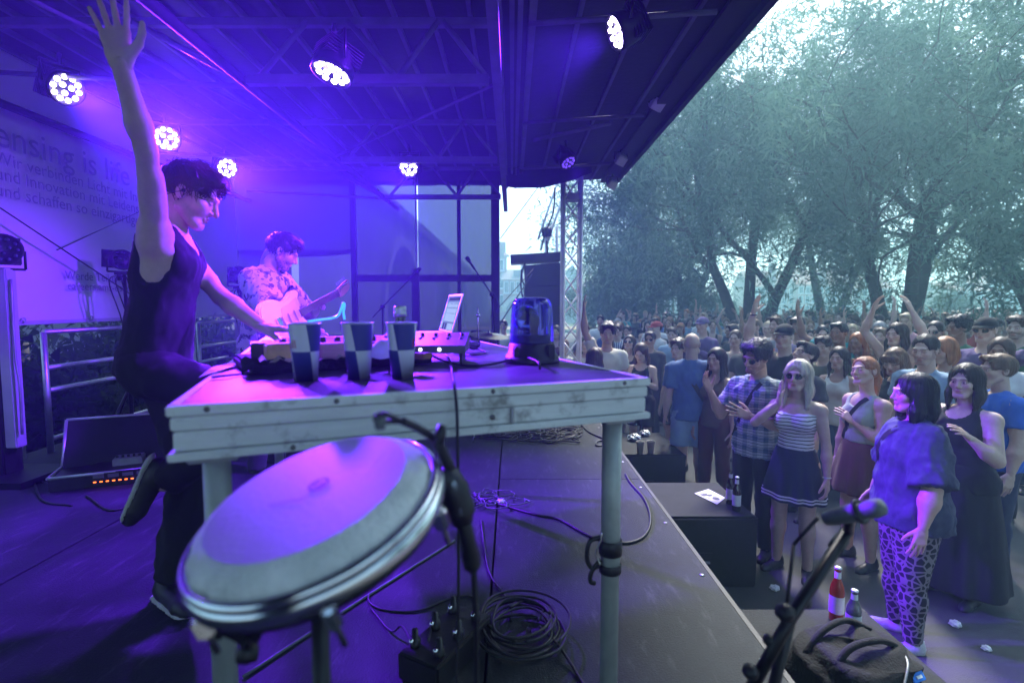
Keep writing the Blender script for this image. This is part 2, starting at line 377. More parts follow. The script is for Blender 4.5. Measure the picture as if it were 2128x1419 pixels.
# ---- haze in the air
q = MB(); q.box((0, 78, 9.5), (340, 250, 26.0))
hz = q.build('haze', [], kind='stuff')
hz.location = (0, 0, G - 1 + 13 - 9.5)
hm = bpy.data.materials.new('haze_air'); hm.use_nodes = True; nn = hm.node_tree; nn.nodes.clear()
o_ = nn.nodes.new('ShaderNodeOutputMaterial'); pv = nn.nodes.new('ShaderNodeVolumePrincipled')
HAZE = .0076
pv.inputs['Color'].default_value = (.5, .92, .95, 1); pv.inputs['Density'].default_value = HAZE; pv.inputs['Anisotropy'].default_value = .58
nn.links.new(pv.outputs[0], o_.inputs['Volume']); hz.data.materials.append(hm)

# ================================================================== STAGE LAMPS
lens_on = pm('led_lens_lit', (.9, .9, 1), .2, 0, 0, 1, emit=(.70, .58, 1.), es=7)
lens_dim = pm('led_lens_dim', (.2, .1, .7), .2, 0, 0, 1, emit=(.16, .07, .8), es=.5)
lens_off = pm('led_lens_off', (.03, .03, .05), .08, 0, 0, 1, coat=.5)
PURPLE = (.15, .015, 1.0)
def led_par(loc, aim, label, r=.095, energy=None, size=rad(50), lit=1, blend=.6, col=PURPLE, yoke_up=None, group='round LED stage spotlights'):
    loc = Vector(loc); t = thing('stage_spotlight', loc, label, 'spotlight', group)
    z = (Vector(aim) - loc).normalized(); M = frame(z, Vector((0, 0, 1)).cross(z) if abs(z.z) < .98 else Vector((1, 0, 0)))
    q = MB(); q.lathe([(0, -.17), (r * .62, -.165), (r * .95, -.11), (r * 1.08, -.02), (r * 1.1, .012), (r * 1.0, .014), (r * .97, -.004), (0, -.004)], 28, (0, 0, 0), M); q.build('housing', BLACK_M, t)
    q = MB()
    for i in range(6): q.box(M @ Vector((0, 0, -.06 - i * .018)), (r * 1.9, r * 1.9, .004), M)
    q.build('cooling_fin', BLACK_M, t)
    pts = [(0, 0)] if False else []
    pts += [(r * .30 * math.cos(a), r * .30 * math.sin(a)) for a in np.linspace(.4, 6.683, 4)[:-1]]
    pts += [(r * .74 * math.cos(a), r * .74 * math.sin(a)) for a in np.linspace(0, 6.2832, 11)[:-1]]
    for x, y in pts:
        q = MB(); rr = r * .168; q.lathe([(rr, -.003), (rr * .96, .004), (rr * .7, .010), (0, .013)], 12, M @ Vector((x, y, 0)), M)
        q.build('lens', [lens_off, lens_on, lens_dim][lit], t)
    up = Vector((0, 0, 1)) if yoke_up is None else Vector(yoke_up); X = M.col[0]
    q = MB(); path = [X * r * 1.14 - z * .05, X * r * 1.14 + up * r * 1.35 - z * .06, -X * r * 1.14 + up * r * 1.35 - z * .06, -X * r * 1.14 - z * .05]
    for a, c2 in zip(path[:-1], path[1:]): q.tube([a, c2], .008, 6)
    q.tube([up * r * 1.35 - z * .06, up * (r * 1.35 + .07) - z * .06], .014, 8); q.build('yoke', BLACK_M, t)
    if energy:
        l = bpy.data.lights.new('spot', 'SPOT'); l.energy = energy; l.color = col; l.spot_size = size; l.spot_blend = blend; l.shadow_soft_size = r * .7
        o = bpy.data.objects.new('beam', l); C.objects.link(o); o.parent = t; o.location = z * .03; o.rotation_euler = z.to_track_quat('-Z', 'Y').to_euler()
    return t
E0 = 1700
xa = -2.8
def lampx(px, py, x): return onx(px, py, x)
led_par(lampx(138, 185, xa), (.7, 2.0, .75), 'blazing LED spotlight high on the banner beside the raised arm', energy=E0 * 1.2, lit=1)
led_par(lampx(346, 288, xa), (.25, 1.0, 1.45), 'blazing LED spotlight half hidden behind the raised forearm', energy=E0)
led_par(lampx(472, 350, xa), (1.0, 1.9, .4), 'LED spotlight just above the head of the man in black', energy=E0 * 1.0)
led_par(at(690, 152, 3.0), (-1.6, 2.4, 0), 'LED spotlight hanging under the roof beam and pointing down', energy=E0 * .28, size=rad(56), r=.105)
led_par(at(849, 348, 5.2), (-1.3, 2.2, .6), 'LED spotlight above the gauze wall facing the stage front', energy=E0 * .3, r=.092)
led_par(at(1281, 68, 2.9), (-2.2, 2.6, 1.2), 'LED spotlight under the front flap turned towards the performers', energy=E0 * .5, size=rad(66), r=.088)
led_par(at(1181, 338, 5.6), (2.2, 3.8, -.6), 'dim purple LED spotlight on top of the front truss tower', energy=E0 * .17, size=rad(48), lit=2, r=.085)
# ================================================================== BEYOND THE STAGE: bridge, houses, trees, towers
stone = pm('bridge_stone', (.085, .08, .075), .9, 0, .25, .9, .5, 4, col2=(.15, .14, .125), detail=8)
br = thing('stone_bridge', (-9.5, 60, G), 'old stone arch bridge running into the distance behind the gauze', 'bridge')
BX = -8.2
q = MB(); zt_, yy0, yy1 = H_CAM + 5.9, 13., 185.
poly = [(yy0, G - 1), (yy0, zt_ + .4)]; poly += [(yy1, zt_ - .2), (yy1, G - 1)]
arches = [(40, 6.2, 4.3), (64, 6., 4.2), (88, 6.5, 4.4), (112, 6.5, 4.4), (136, 6.5, 4.4), (160, 6.5, 4.4)]
for y, hw, hh in reversed(arches):
    poly += [(y + hw, G - 1)] + [(y + hw * math.cos(a), H_CAM - 1.2 + (hh + 1.2) * math.sin(a)) for a in np.linspace(0, math.pi, 13)] + [(y - hw, G - 1)]
Mb = Matrix(((0, 0, -1, BX + 9.5), (1, 0, 0, -60), (0, 1, 0, -G), (0, 0, 0, 1)))
bm = bmesh.new(); f = bm.faces.new([bm.verts.new(Mb @ Vector((y, z, 0))) for y, z in poly]); ex_ = bmesh.ops.extrude_face_region(bm, geom=[f]); bmesh.ops.translate(bm, verts=[v for v in ex_['geom'] if isinstance(v, bmesh.types.BMVert)], vec=(-6, 0, 0)); bmesh.ops.triangulate(bm, faces=[x for x in bm.faces if len(x.verts) > 4]); bmesh.ops.recalc_face_normals(bm, faces=bm.faces[:])
me = bpy.data.meshes.new('arch_wall'); bm.to_mesh(me); bm.free(); link('arch_wall', me, stone, br)
q = MB(); k = 86
for i in range(k):
    y = yy0 + (yy1 - yy0) * (i + .5) / k; z = zt_ + .4 - .6 * (i / k); q = MB(); q.box((BX + 9.5 + .05, y - 60, z - G + .42), (.5, (yy1 - yy0) / k - .04, .8 + .04 * math.sin(i * 2.3))); q.build('parapet_stone', stone, br)
for y, hw, hh in arches:
    q = MB()
    for i in range(15):
        a = (i + .5) / 15 * math.pi; c = Vector((BX + 9.5 + .06, y - 60 + (hw + .35) * math.cos(a), H_CAM - 1.2 - G + (hh + 1.55) * math.sin(a))); q = MB(); q.box(c, (.25, 1.28, .7), Matrix.Rotation(a + rad(90), 3, 'X')); q.build('voussoir', pm('arch_stone', (.32, .29, .25), .9, 0, .2, 2, .4, 6), br)

glassm = pm('window_glass', (.03, .04, .05), .12, 0, .3, .5); frm = pm('window_frame', (.6, .6, .57), .6)
def house(px0, px1, pe, pr, d, wall, roofc, label, cols=3, rows=2, depth=9, gable=False, arch=None, wy=None, hip=0.):
    K_ = .58; d *= K_; depth *= K_; hip *= K_; arch = arch and tuple(a * K_ for a in arch)
    x0, x1 = (px0 - 1064) / FPX * d, (px1 - 1064) / FPX * d; ze, zr = at(1064, pe, d).z, at(1064, pr, d).z; cx = (x0 + x1) / 2; w_ = x1 - x0; gz = G - .2
    h = thing('town_house', (cx, d, gz), label, 'house', None); wm = pm('wall_' + label[:18].replace(' ', '_'), wall, .85, 0, .12, .6, .2, 5); rm = pm('roof_' + label[:18].replace(' ', '_'), roofc, .8, 0, .25, 2.5, .5, 6)
    ze -= gz; zr -= gz
    q = MB(); q.box((0, depth / 2, ze / 2), (w_, depth, ze)); 
    if gable: q.add([(-w_ / 2, 0, ze), (w_ / 2, 0, ze), (0, 0, zr), (-w_ / 2, depth, ze), (w_ / 2, depth, ze), (0, depth, zr)], [(0, 1, 2), (4, 3, 5)])
    q.build('wall', wm, h); q = MB(); o = .3
    if gable: P = [(-w_ / 2 - o, -o, ze - o * .8), (0, -o, zr + .1), (0, depth, zr + .1), (-w_ / 2 - o, depth, ze - o * .8), (w_ / 2 + o, -o, ze - o * .8), (w_ / 2 + o, depth, ze - o * .8)]; q.add(P + [(x, y, z - .25) for x, y, z in P], [(0, 3, 2, 1), (1, 2, 5, 4), (6, 7, 8, 9), (7, 10, 11, 8), (0, 1, 7, 6), (1, 4, 10, 7)])
    else: P = [(-w_ / 2 - o, -o, ze), (w_ / 2 + o, -o, ze), (w_ / 2 + o, depth + o, ze), (-w_ / 2 - o, depth + o, ze), (-w_ / 2 - o + hip, depth / 2, zr), (w_ / 2 + o - hip, depth / 2, zr)]; q.add(P, [(0, 1, 5, 4), (2, 3, 4, 5), (1, 2, 5), (3, 0, 4), (3, 2, 1, 0)])
    rf = q.build('roof', rm, h)
    if not gable:
        for i in range(max(1, int(w_ / 5))):
            x = -w_ / 2 + (i + .5) * w_ / max(1, int(w_ / 5)); q = MB(); q.box((x, depth * .22, ze + (zr - ze) * .42), (1.0, 1.6, 1.0)); q.build('dormer', rm, rf)
        q = MB(); q.box((w_ * .2, depth * .5, zr + .3), (.7, .7, 1.4)); q.build('chimney', pm('chimney_brick', (.25, .12, .08), .9), rf)
    wy = wy or (.35, .86)
    for j in range(rows):
        for i in range(cols):
            x = -w_ / 2 + (i + .5) * w_ / cols; z = ze * (wy[0] + (wy[1] - wy[0]) * (j / max(1, rows - 1) if rows > 1 else 1)) ; ww, wh = min(.8, w_ / cols * .5), min(1.1, ze / (rows + 1) * .62)
            if arch and abs(x - arch[0]) < arch[1] + .4 and z < arch[2] + .5: continue
            q = MB(); q.box((x, -.02, z), (ww + .24, .12, wh + .24)); wn = q.build('window', frm, h); q = MB(); q.box((x - ww * .26, -.085, z), (ww * .44, .03, wh)); q.box((x + ww * .26, -.085, z), (ww * .44, .03, wh)); q.build('pane', glassm, wn); q = MB(); q.box((x, -.12, z - wh / 2 - .14), (ww + .4, .2, .08)); q.build('sill', frm, wn)
    if arch:
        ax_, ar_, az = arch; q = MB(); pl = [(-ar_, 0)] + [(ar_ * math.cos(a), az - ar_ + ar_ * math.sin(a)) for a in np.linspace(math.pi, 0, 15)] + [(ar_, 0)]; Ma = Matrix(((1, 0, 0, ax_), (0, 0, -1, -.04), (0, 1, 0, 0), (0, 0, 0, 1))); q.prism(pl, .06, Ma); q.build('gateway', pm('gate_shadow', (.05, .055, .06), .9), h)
        q = MB(); q.tube([(ax_ + (ar_ + .15) * math.cos(a), -.1, az - ar_ + (ar_ + .15) * math.sin(a)) for a in np.linspace(math.pi, 0, 15)], .22, 6); q.build('gate_surround', pm('pale_stone', (.5, .48, .42), .85), h)
    return h
salmon, redroof, slate = (.50, .27, .19), (.24, .09, .055), (.10, .09, .095)
house(1046, 1108, 581, 556, 100, (.42, .24, .17), slate, 'pink gate house with a wide arch beside the PA speakers', 5, 1, 12, arch=(.0, 2.45, 5.0), wy=(.5, .83))
house(1024, 1053, 531, 520, 104, (.44, .28, .21), (.20, .10, .08), 'tall pink tower rising behind the gate house', 1, 3, 3.2, hip=1.2)
house(1108, 1140, 566, 548, 108, (.52, .42, .22), slate, 'yellow house between the gate house and PA speakers', 2, 3, 8)
house(1172, 1204, 570, 553, 112, (.42, .44, .45), slate, 'grey gabled house seen through the truss tower', 3, 4, 10, gable=True)
house(1206, 1246, 606, 585, 112, (.56, .56, .54), redroof, 'white house with red roof right of the truss tower', 3, 2, 10, gable=True)
house(1560, 1650, 596, 560, 120, (.5, .33, .24), redroof, 'peach town house behind the first willow trunk', 6, 3, 10)
house(1655, 1765, 592, 555, 118, (.52, .28, .19), redroof, 'long salmon town house between the two willow trunks', 8, 3, 11)
house(1770, 1850, 600, 570, 122, (.52, .48, .40), redroof, 'cream town house just left of the second willow', 5, 3, 10)
house(1968, 2062, 604, 585, 116, (.55, .33, .26), redroof, 'pale pink house with arched gate right of second willow', 5, 2, 10, arch=(-3.0, 1.5, 4.6))
house(2040, 2135, 590, 560, 128, (.56, .57, .57), redroof, 'white house behind the crowd at far right', 5, 3, 10, gable=True)
house(1330, 1420, 600, 570, 125, (.50, .40, .30), redroof, 'beige town house behind the left tree', 5, 3, 10)

# ---- trees
bark = pm('willow_bark', (.05, .042, .035), .95, 0, .4, 5, .8, 25)
def leaf_mat(name, a, b_):
    m = bpy.data.materials.new(name); m.use_nodes = True; nn = m.node_tree; nn.nodes.clear(); o = nn.nodes.new('ShaderNodeOutputMaterial')
    at_ = nn.nodes.new('ShaderNodeAttribute'); at_.attribute_name = 'leaf'; r_ = nn.nodes.new('ShaderNodeValToRGB'); r_.color_ramp.elements[0].color = tuple(a) + (1,); r_.color_ramp.elements[1].color = tuple(b_) + (1,); nn.links.new(at_.outputs['Fac'], r_.inputs[0])
    d = nn.nodes.new('ShaderNodeBsdfDiffuse'); t_ = nn.nodes.new('ShaderNodeBsdfTranslucent'); mx_ = nn.nodes.new('ShaderNodeMixShader'); mx_.inputs[0].default_value = .45
    nn.links.new(r_.outputs[0], d.inputs[0]); nn.links.new(r_.outputs[0], t_.inputs[0]); nn.links.new(d.outputs[0], mx_.inputs[1]); nn.links.new(t_.outputs[0], mx_.inputs[2]); nn.links.new(mx_.outputs[0], o.inputs[0]); return m
leafm = leaf_mat('willow_leaf', (.045, .10, .07), (.20, .33, .23)); leafh = leaf_mat('hedge_leaf', (.008, .016, .010), (.022, .034, .02)); leafd = leaf_mat('bush_leaf', (.03, .065, .04), (.08, .13, .075))
def tree(loc, height, spread, label, seed, nleaf=60000, trunk_r=.55, stems=3, ll=.26, lw=.05, droop=.9, m=None, low=.18, cat='tree', forks=(3, 4, 4, 4), name='willow_tree'):
    rg = np.random.default_rng(seed); t = thing(name, loc, label, cat, None); tips = []; q = MB()
    def limb(p, d, L, r, lev):
        pts = [p]; dd = d.copy(); n = 5
        for i in range(n):
            dd = dd + rg.normal(0, .12 + .05 * lev, 3); dd[2] += .05 if lev < 3 else -.10; dd /= np.linalg.norm(dd); pts.append(pts[-1] + dd * L / n)
        rs_ = [r * (1 - .5 * i / n) for i in range(n + 1)]; (lev < 3 or height > 6) and q.tube([Vector(x) for x in (pts if lev < 3 else pts[::2] + pts[-1:])], rs_ if lev < 3 else rs_[::2] + rs_[-1:], 8 if lev < 2 else 4 if lev < 3 else 3, cap=False)
        if lev >= 3: tips.append((pts, dd))
        if lev < 4:
            for k in range(forks[lev]):
                i = n if k == 0 else rg.integers(1 if lev else 2, n + 1); a = rg.normal(0, 1, 3); a -= dd * (a @ dd); a /= np.linalg.norm(a) + 1e-9; ang = rg.uniform(.35, .95); nd = dd * math.cos(ang) + a * math.sin(ang); out = nd.copy(); nd[:2] += .25 * spread * nd[:2]; nd[2] = max(nd[2], -.15 if lev > 1 else .1); nd /= np.linalg.norm(nd)
                limb(pts[i], nd, L * rg.uniform(.58, .82), rs_[i] * rg.uniform(.5, .68), lev + 1)
    for sidx in range(stems):
        a = sidx / stems * 6.283 + rg.uniform(-.4, .4); lean_ = .12 if stems == 1 else rg.uniform(.12, .42); d = np.array([math.cos(a) * lean_, math.sin(a) * lean_, 1.]); d /= np.linalg.norm(d); limb(np.array([math.cos(a), math.sin(a), 0]) * trunk_r * .35, d, height * .30, trunk_r * (.75 if stems > 1 else 1), 0)
    if stems > 1: q.tube([(0, 0, -.3), (0, 0, .6), (0, 0, 1.7)], [trunk_r * 1.35, trunk_r * 1.1, trunk_r * .85], 12)
    q.build('trunk', bark, t)
    segs = np.array([[s_[i], s_[i + 1]] for s_, _ in tips for i in range(len(s_) - 1)]); n = nleaf
    tw_ = np.repeat(rg.random(len(tips)) ** 4 + .02, 5); tw_ = tw_[:len(segs)] / tw_[:len(segs)].sum(); ii = rg.choice(len(segs), n, p=tw_); u = rg.random((n, 1)); P = segs[ii, 0] * (1 - u) + segs[ii, 1] * u; hd2 = np.repeat(rg.random(len(tips)) ** 2, 5)[ii]; hang = rg.random(n) ** 1.3 * droop * (.25 + 2.6 * hd2); P = P + rg.normal(0, .16, (n, 3)); P[:, 2] -= hang
    tv_ = np.repeat(rg.random(len(tips)), 5)[ii]; lv_ = np.clip(.68 * tv_ + .32 * rg.random(n), 0, 1); kp = P[:, 2] > height * low * .5; P, lv_ = P[kp], lv_[kp]; n = len(P)
    d = np.stack([rg.normal(0, .75, n), rg.normal(0, .75, n), rg.normal(-.55, .5, n)], 1); d /= np.linalg.norm(d, axis=1, keepdims=True); b = rg.normal(0, 1, (n, 3)); b = np.cross(d, b); b /= np.linalg.norm(b, axis=1, keepdims=True); sz = rg.uniform(.5, 1.5, (n, 1)); A = P; Cc = P + d * ll * sz; Md = P + d * ll * .45 * sz + np.cross(d, b) * .02; w_ = b * lw * .5 * sz
    vs = np.stack([A - w_ * .9, A + d * ll * .3 * sz + w_ * 1.15, Cc], 1).reshape(-1, 3); me = bpy.data.meshes.new('crown'); me.vertices.add(n * 3); me.vertices.foreach_set('co', vs.astype(np.float32).ravel()); me.loops.add(n * 3); me.loops.foreach_set('vertex_index', np.arange(n * 3, dtype=np.int32)); me.polygons.add(n); me.polygons.foreach_set('loop_start', np.arange(n, dtype=np.int32) * 3); me.polygons.foreach_set('loop_total', np.full(n, 3, np.int32))
    lf = me.attributes.new('leaf', 'FLOAT', 'FACE'); lf.data.foreach_set('value', lv_.astype(np.float32)); me.update(calc_edges=True); o = link('crown', me, m or leafm, t); return t
def gxy(px, d): return ((px - 1064) / FPX * d, d, G)
tree(gxy(1548, 19), 21, 1., 'large willow with forked trunk behind the middle of the crowd', 11, 58000, .32, 3, droop=1.3, forks=(5, 4, 4, 3))
tree(gxy(1868, 17), 20, 1., 'large willow with leaning stems behind the crowd at right', 5, 56000, .32, 3, droop=1.3, forks=(5, 4, 4, 3))
tree(gxy(1300, 27), 10, 1.1, 'smaller bushy tree by the river left of the willows', 8, 50000, .22, 5, m=leafd, low=.0, droop=1.6, forks=(4, 4, 4, 3))
tree(gxy(2230, 15), 15, 1., 'willow at the right picture edge with hanging foliage', 21, 32000, .4, 2, droop=1.5)
tree(gxy(1430, 31), 21, 1.2, 'tall pale willow standing farther back above the left tree', 31, 38000, .35, 3, droop=1.5)
tree(gxy(1720, 28), 22, 1.2, 'willow farther back between the two big trunks', 41, 32000, .35, 2, droop=1.5)
tree(gxy(1480, 40), 5, 1.5, 'low dark shrub along the river bank behind the crowd', 51, 22000, .12, 5, m=leafd, low=0, cat='shrub', name='shrub', forks=(3, 3, 3, 3))
tree(gxy(1330, 38), 4.5, 1.5, 'low green shrub on the bank under the smaller tree', 52, 22000, .12, 5, m=leafd, low=0, cat='shrub', name='shrub', forks=(3, 3, 3, 3))
tree(gxy(1960, 36), 4.5, 1.5, 'low shrub on the bank right of the second willow', 53, 22000, .12, 5, m=leafd, low=0, cat='shrub', name='shrub', forks=(3, 3, 3, 3))

for i, (x, y) in enumerate(((17.5, -4.0), (15.0, 2.5))):  # out-of-view willow copies, added to keep sky light off the stage
    src = bpy.data.objects['willow_tree.001' if i else 'willow_tree']; o = src.copy(); C.objects.link(o); o.location = (x, y, G); o.rotation_euler = (0, 0, 1.3 + i); o['label'] = ('added willow behind the camera position blocking sky light', 'added willow out of view right of the crowd blocking sky light')[i]
    for ch in src.children: c2 = ch.copy(); C.objects.link(c2); c2.parent = o
# ---- truss towers and hanging loudspeakers
TRALU = pm('truss_aluminium', (.80, .80, .82), .4, .2, .08, 12)
def truss(t, a, b_, w_=.25, r=.024, br_=.0115, step=.30, tri=False, twist=0.):
    a, b_ = Vector(a), Vector(b_); z = (b_ - a).normalized(); M = frame(z, Vector((math.cos(twist), math.sin(twist), 0)) if abs(z.z) > .7 else Vector((0, 0, 1))); L_ = (b_ - a).length
    cs = [(-1, -1), (1, -1), (1, 1), (-1, 1)]; P = lambda i, h: a + M @ Vector((cs[i % 4][0] * w_ / 2, cs[i % 4][1] * w_ / 2, h))
    for i in range(4): q = MB(); q.tube([P(i, 0), P(i, L_)], r, 10); q.build('chord', TRALU, t)
    n = max(1, int(L_ / step)); 
    for k in range(n):
        for i in range(4):
            q = MB(); h0, h1 = k * L_ / n, (k + 1) * L_ / n; q.tube([P(i, h0), P(i + 1, h1)] if (k + i) % 2 else [P(i + 1, h0), P(i, h1)], br_, 6); q.build('brace', TRALU, t)
tx = (1186 - 1064) / FPX * 7.3
tw = thing('truss_tower', (tx, 7.3, G), 'bright aluminium truss tower at the front stage corner', 'truss tower')
truss(tw, (0, 0, 0), (0, 0, H_CAM + 1.72 - G), .235)
q = MB(); q.box((0, 0, .01), (.6, .6, .02)); q.build('base_plate', ALU_D, tw)
q = MB(); q.box((0, 0, H_CAM + 1.74 - G), (.32, .32, .04)); q.box((0, -.02, H_CAM + 1.45 - G), (.2, .2, .09)); q.build('sleeve', ALU_D, tw)
pa = thing('speaker_mast', ((1145 - 1064) / FPX * 10.6, 10.6, G), 'slim truss mast with slanted arm carrying the loudspeakers', 'truss mast')
pl = Vector(pa.location)
truss(pa, (0, 0, 0), (0, 0, at(1140, 470, 10.6).z - G), .22, .02, .008, .4)
truss(pa, at(1128, 500, 10.6) - pl, at(1172, 372, 10.6) - pl, .2, .02, .008, .35)
q = MB(); q.lathe([(0, -.1), (.085, -.09), (.1, .0), (.085, .09), (0, .1)], 16, at(1136, 482, 10.4) - pl, frame((1, 0, 0))); q.tube([at(1136, 500, 10.4) - pl, at(1138, 526, 10.4) - pl], .02, 8); q.build('chain_hoist', BLACK_M, pa)
la = thing('line_array', at(1120, 535, 10.2), 'black hanging line array loudspeakers behind the beacon', 'loudspeakers'); l0 = Vector(la.location)
def lrel(px, py): return at(px, py, 10.2) - l0
q = MB(); q.box(lrel(1112, 538), (.95, .5, .17), Matrix.Rotation(rad(-3), 3, 'Y'), bev=.01); q.build('flying_frame', BLACK_M, la)
for i, (py, ty_) in enumerate(((573, -4), (618, -2), (660, 2), (700, 6), (735, 10))):
    q = MB(); M = Matrix.Rotation(rad(ty_), 3, 'Y'); q.box(lrel(1128 - i * 1, py), (.70, .6, .41), M, bev=.015); cab = q.build('cabinet', DARKBOX, la)
    q = MB(); q.box(lrel(1128 - i, py) + Vector((0, -.305, 0)), (.62, .012, .33), M); q.build('grille', pm('speaker_grille', (.02, .02, .022), .5, .3, .3, 60, .6, 300), cab)
def lcable(pts, label): q = MB(); P = [at(x, y, 10.0) for x, y in pts]; o = P[0].copy(); q.tube([p - o for p in smooth_path(P, 6)], .016, 6); q.build('cable', RUBBER, loc=o, label=label, cat='cable')
lcable([(1092, 545), (1084, 570), (1090, 592), (1108, 597), (1116, 575), (1112, 556)], 'cable loop hanging left of the line array top')
lcable([(1084, 560), (1083, 600), (1092, 632), (1108, 640), (1114, 624), (1102, 612), (1092, 622), (1100, 640)], 'long cable loop beside the middle speaker cabinets')
lcable([(1098, 632), (1096, 650), (1106, 660), (1118, 650), (1112, 634), (1100, 630)], 'lowest cable loop beside the line array')
lcable([(1153, 390), (1150, 440), (1135, 480), (1124, 520)], 'cable running down the slanted truss arm')
q = MB(); q.tube([at(1112, 560, 10.0), at(1042, 668, 9)], .012, 6); q.build('guy_rope', RUBBER, label='dark rope running from the line array down to left', cat='rope')
for i, (px, py, d) in enumerate(((1366, 214, 4.9), (1290, 332, 6.4), (1272, 382, 7.4))):
    p = at(px, py, d); o = thing('floodlight', p, ('boxy work floodlight under the roof edge', 'small work lamp under the roof edge behind the floodlight', 'white bell-shaped lamp at the far roof corner')[i], 'lamp'); R = Matrix.Rotation(rad(40), 3, 'X') @ Matrix.Rotation(rad(25), 3, 'Y')
    q = MB(); q.box((0, 0, 0), (.13, .10, .12), R, bev=.015); q.build('housing', pm('lamp_grey', (.35, .36, .36), .5, .2, .2, 12), o)
    q = MB(); q.box(R @ Vector((0, -.054, 0)), (.11, .008, .1), R); q.build('glass', pm('lamp_glass', (.5, .5, .47), .2), o)
    q = MB(); q.tube([(-.075, 0, 0), (-.075, 0, .09), (.075, 0, .09), (.075, 0, 0)], .008, 6); q.tube([(0, 0, .09), (0, 0, .16)], .012, 6); q.build('bracket', BLACK_M, o)
# ================================================================== THE TABLE (a stage deck on legs)
T = H_CAM - .178
NL = Vector((-.602, .907, T)); EX = Vector((.934, .358, 0)).normalized(); EY = Vector((-EX.y, EX.x, 0))
TR = math.atan2(EX.y, EX.x)
def tb(u, v, z=0.): return NL + EX * u + EY * v + Vector((0, 0, z))
def tsub(p): d = Vector(p) - NL; return Vector((d.dot(EX), d.dot(EY), d.z))
table = thing('deck_table', NL, 'weathered aluminium-edged stage deck on tube legs used as equipment table', 'table', rz=TR)
edge = pm('deck_edge', (.68, .71, .69), .6, .05, .2, 5, .25, 45, col2=(.84, .86, .84), stretch=(1, 1, 6))
n, L, b = nodes(edge)                                   # grime and a little rust
tc = [x for x in n.nodes if x.type == 'TEX_COORD'][0]
t = n.nodes.new('ShaderNodeTexNoise'); t.inputs['Scale'].default_value = 9; t.inputs['Detail'].default_value = 9; t.inputs['Roughness'].default_value = .7; L.new(tc.outputs['Object'], t.inputs[0])
r = n.nodes.new('ShaderNodeValToRGB'); r.color_ramp.elements[0].position = .55; r.color_ramp.elements[1].position = .68; r.color_ramp.elements[0].color = (0, 0, 0, 1); r.color_ramp.elements[1].color = (.8, .8, .8, 1); L.new(t.outputs[0], r.inputs[0])
old = b.inputs['Base Color'].links[0].from_socket
mx = n.nodes.new('ShaderNodeMix'); mx.data_type = 'RGBA'; L.new(r.outputs[0], mx.inputs[0]); L.new(old, mx.inputs[6]); mx.inputs[7].default_value = (.20, .19, .16, 1); L.new(mx.outputs[2], b.inputs['Base Color'])
top = pm('deck_top_film', (.045, .043, .055), .45, 0, .35, 3, .25, 130, col2=(.085, .082, .1), detail=8, spec=.2)
q = MB(); q.box((.5, 1.0, -.008), (.975, 1.975, .014), bev=.001); q.build('deck_board', top, table)
for nm, z0, z1, o in (('edge_lip', 0, -.019, .004), ('edge_band', -.0215, -.046, -.001), ('edge_band', -.0485, -.083, -.004), ('edge_lip', -.085, -.100, .005)):
    zc, hh = (z0 + z1) / 2, z0 - z1; wd = .02
    for c, s in (((.5, -o + wd / 2, zc), (1 + 2 * o, wd, hh)), ((.5, 2 + o - wd / 2, zc), (1 + 2 * o, wd, hh)), ((-o + wd / 2, 1, zc), (wd, 2 + 2 * o - 2 * wd - .001, hh)), ((1 + o - wd / 2, 1, zc), (wd, 2 + 2 * o - 2 * wd - .001, hh))):
        q = MB(); q.box(c, s, bev=.0025); q.build(nm, edge, table)
q = MB(); q.box((.5, .022, -.05), (.96, .02, .09)); q.box((.5, 1.978, -.05), (.96, .02, .09)); q.box((.022, 1, -.05), (.02, 1.9, .09)); q.box((.978, 1, -.05), (.02, 1.9, .09)); q.build('inner_frame', ALU_D, table)
Mx = Matrix.Rotation(rad(90), 3, 'X')
for u, z in ((.06, -.009), (.28, -.009), (.60, -.009), (.93, -.009), (.60, -.066), (.2, -.092)):
    q = MB(); q.lathe([(0, .007), (.0045, .006), (.0055, .0035), (.0055, .0)], 12, (u, .0, z), Mx); q.build('rivet', pm('rivet_dark', (.16, .15, .14), .5, .6), table)
q = MB(); q.box((.645, -.0005, -.066), (.006, .006, .034)); q.build('splice', ALU_D, table)
legm = pm('galvanised_tube', (.42, .45, .43), .5, .3, .2, 8, .15, 60)
for u, v in ((.062, .062), (.938, .062), (.062, 1.938), (.938, 1.938)):
    q = MB(); q.tube([(u, v, -.1), (u, v, -T * .52), (u, v, -T * .521), (u, v, -T + .012)], [.0245, .0245, .0228, .0228], 20); lg = q.build('leg', legm, table)
    q = MB(); q.lathe([(.031, 0), (.031, .02), (.026, .03)], 16, (u, v, -T)); q.build('foot', RUBBER, lg)
    q = MB(); q.box((u, v, -.107), (.085, .085, .012), bev=.003); q.build('leg_socket', ALU_D, lg)

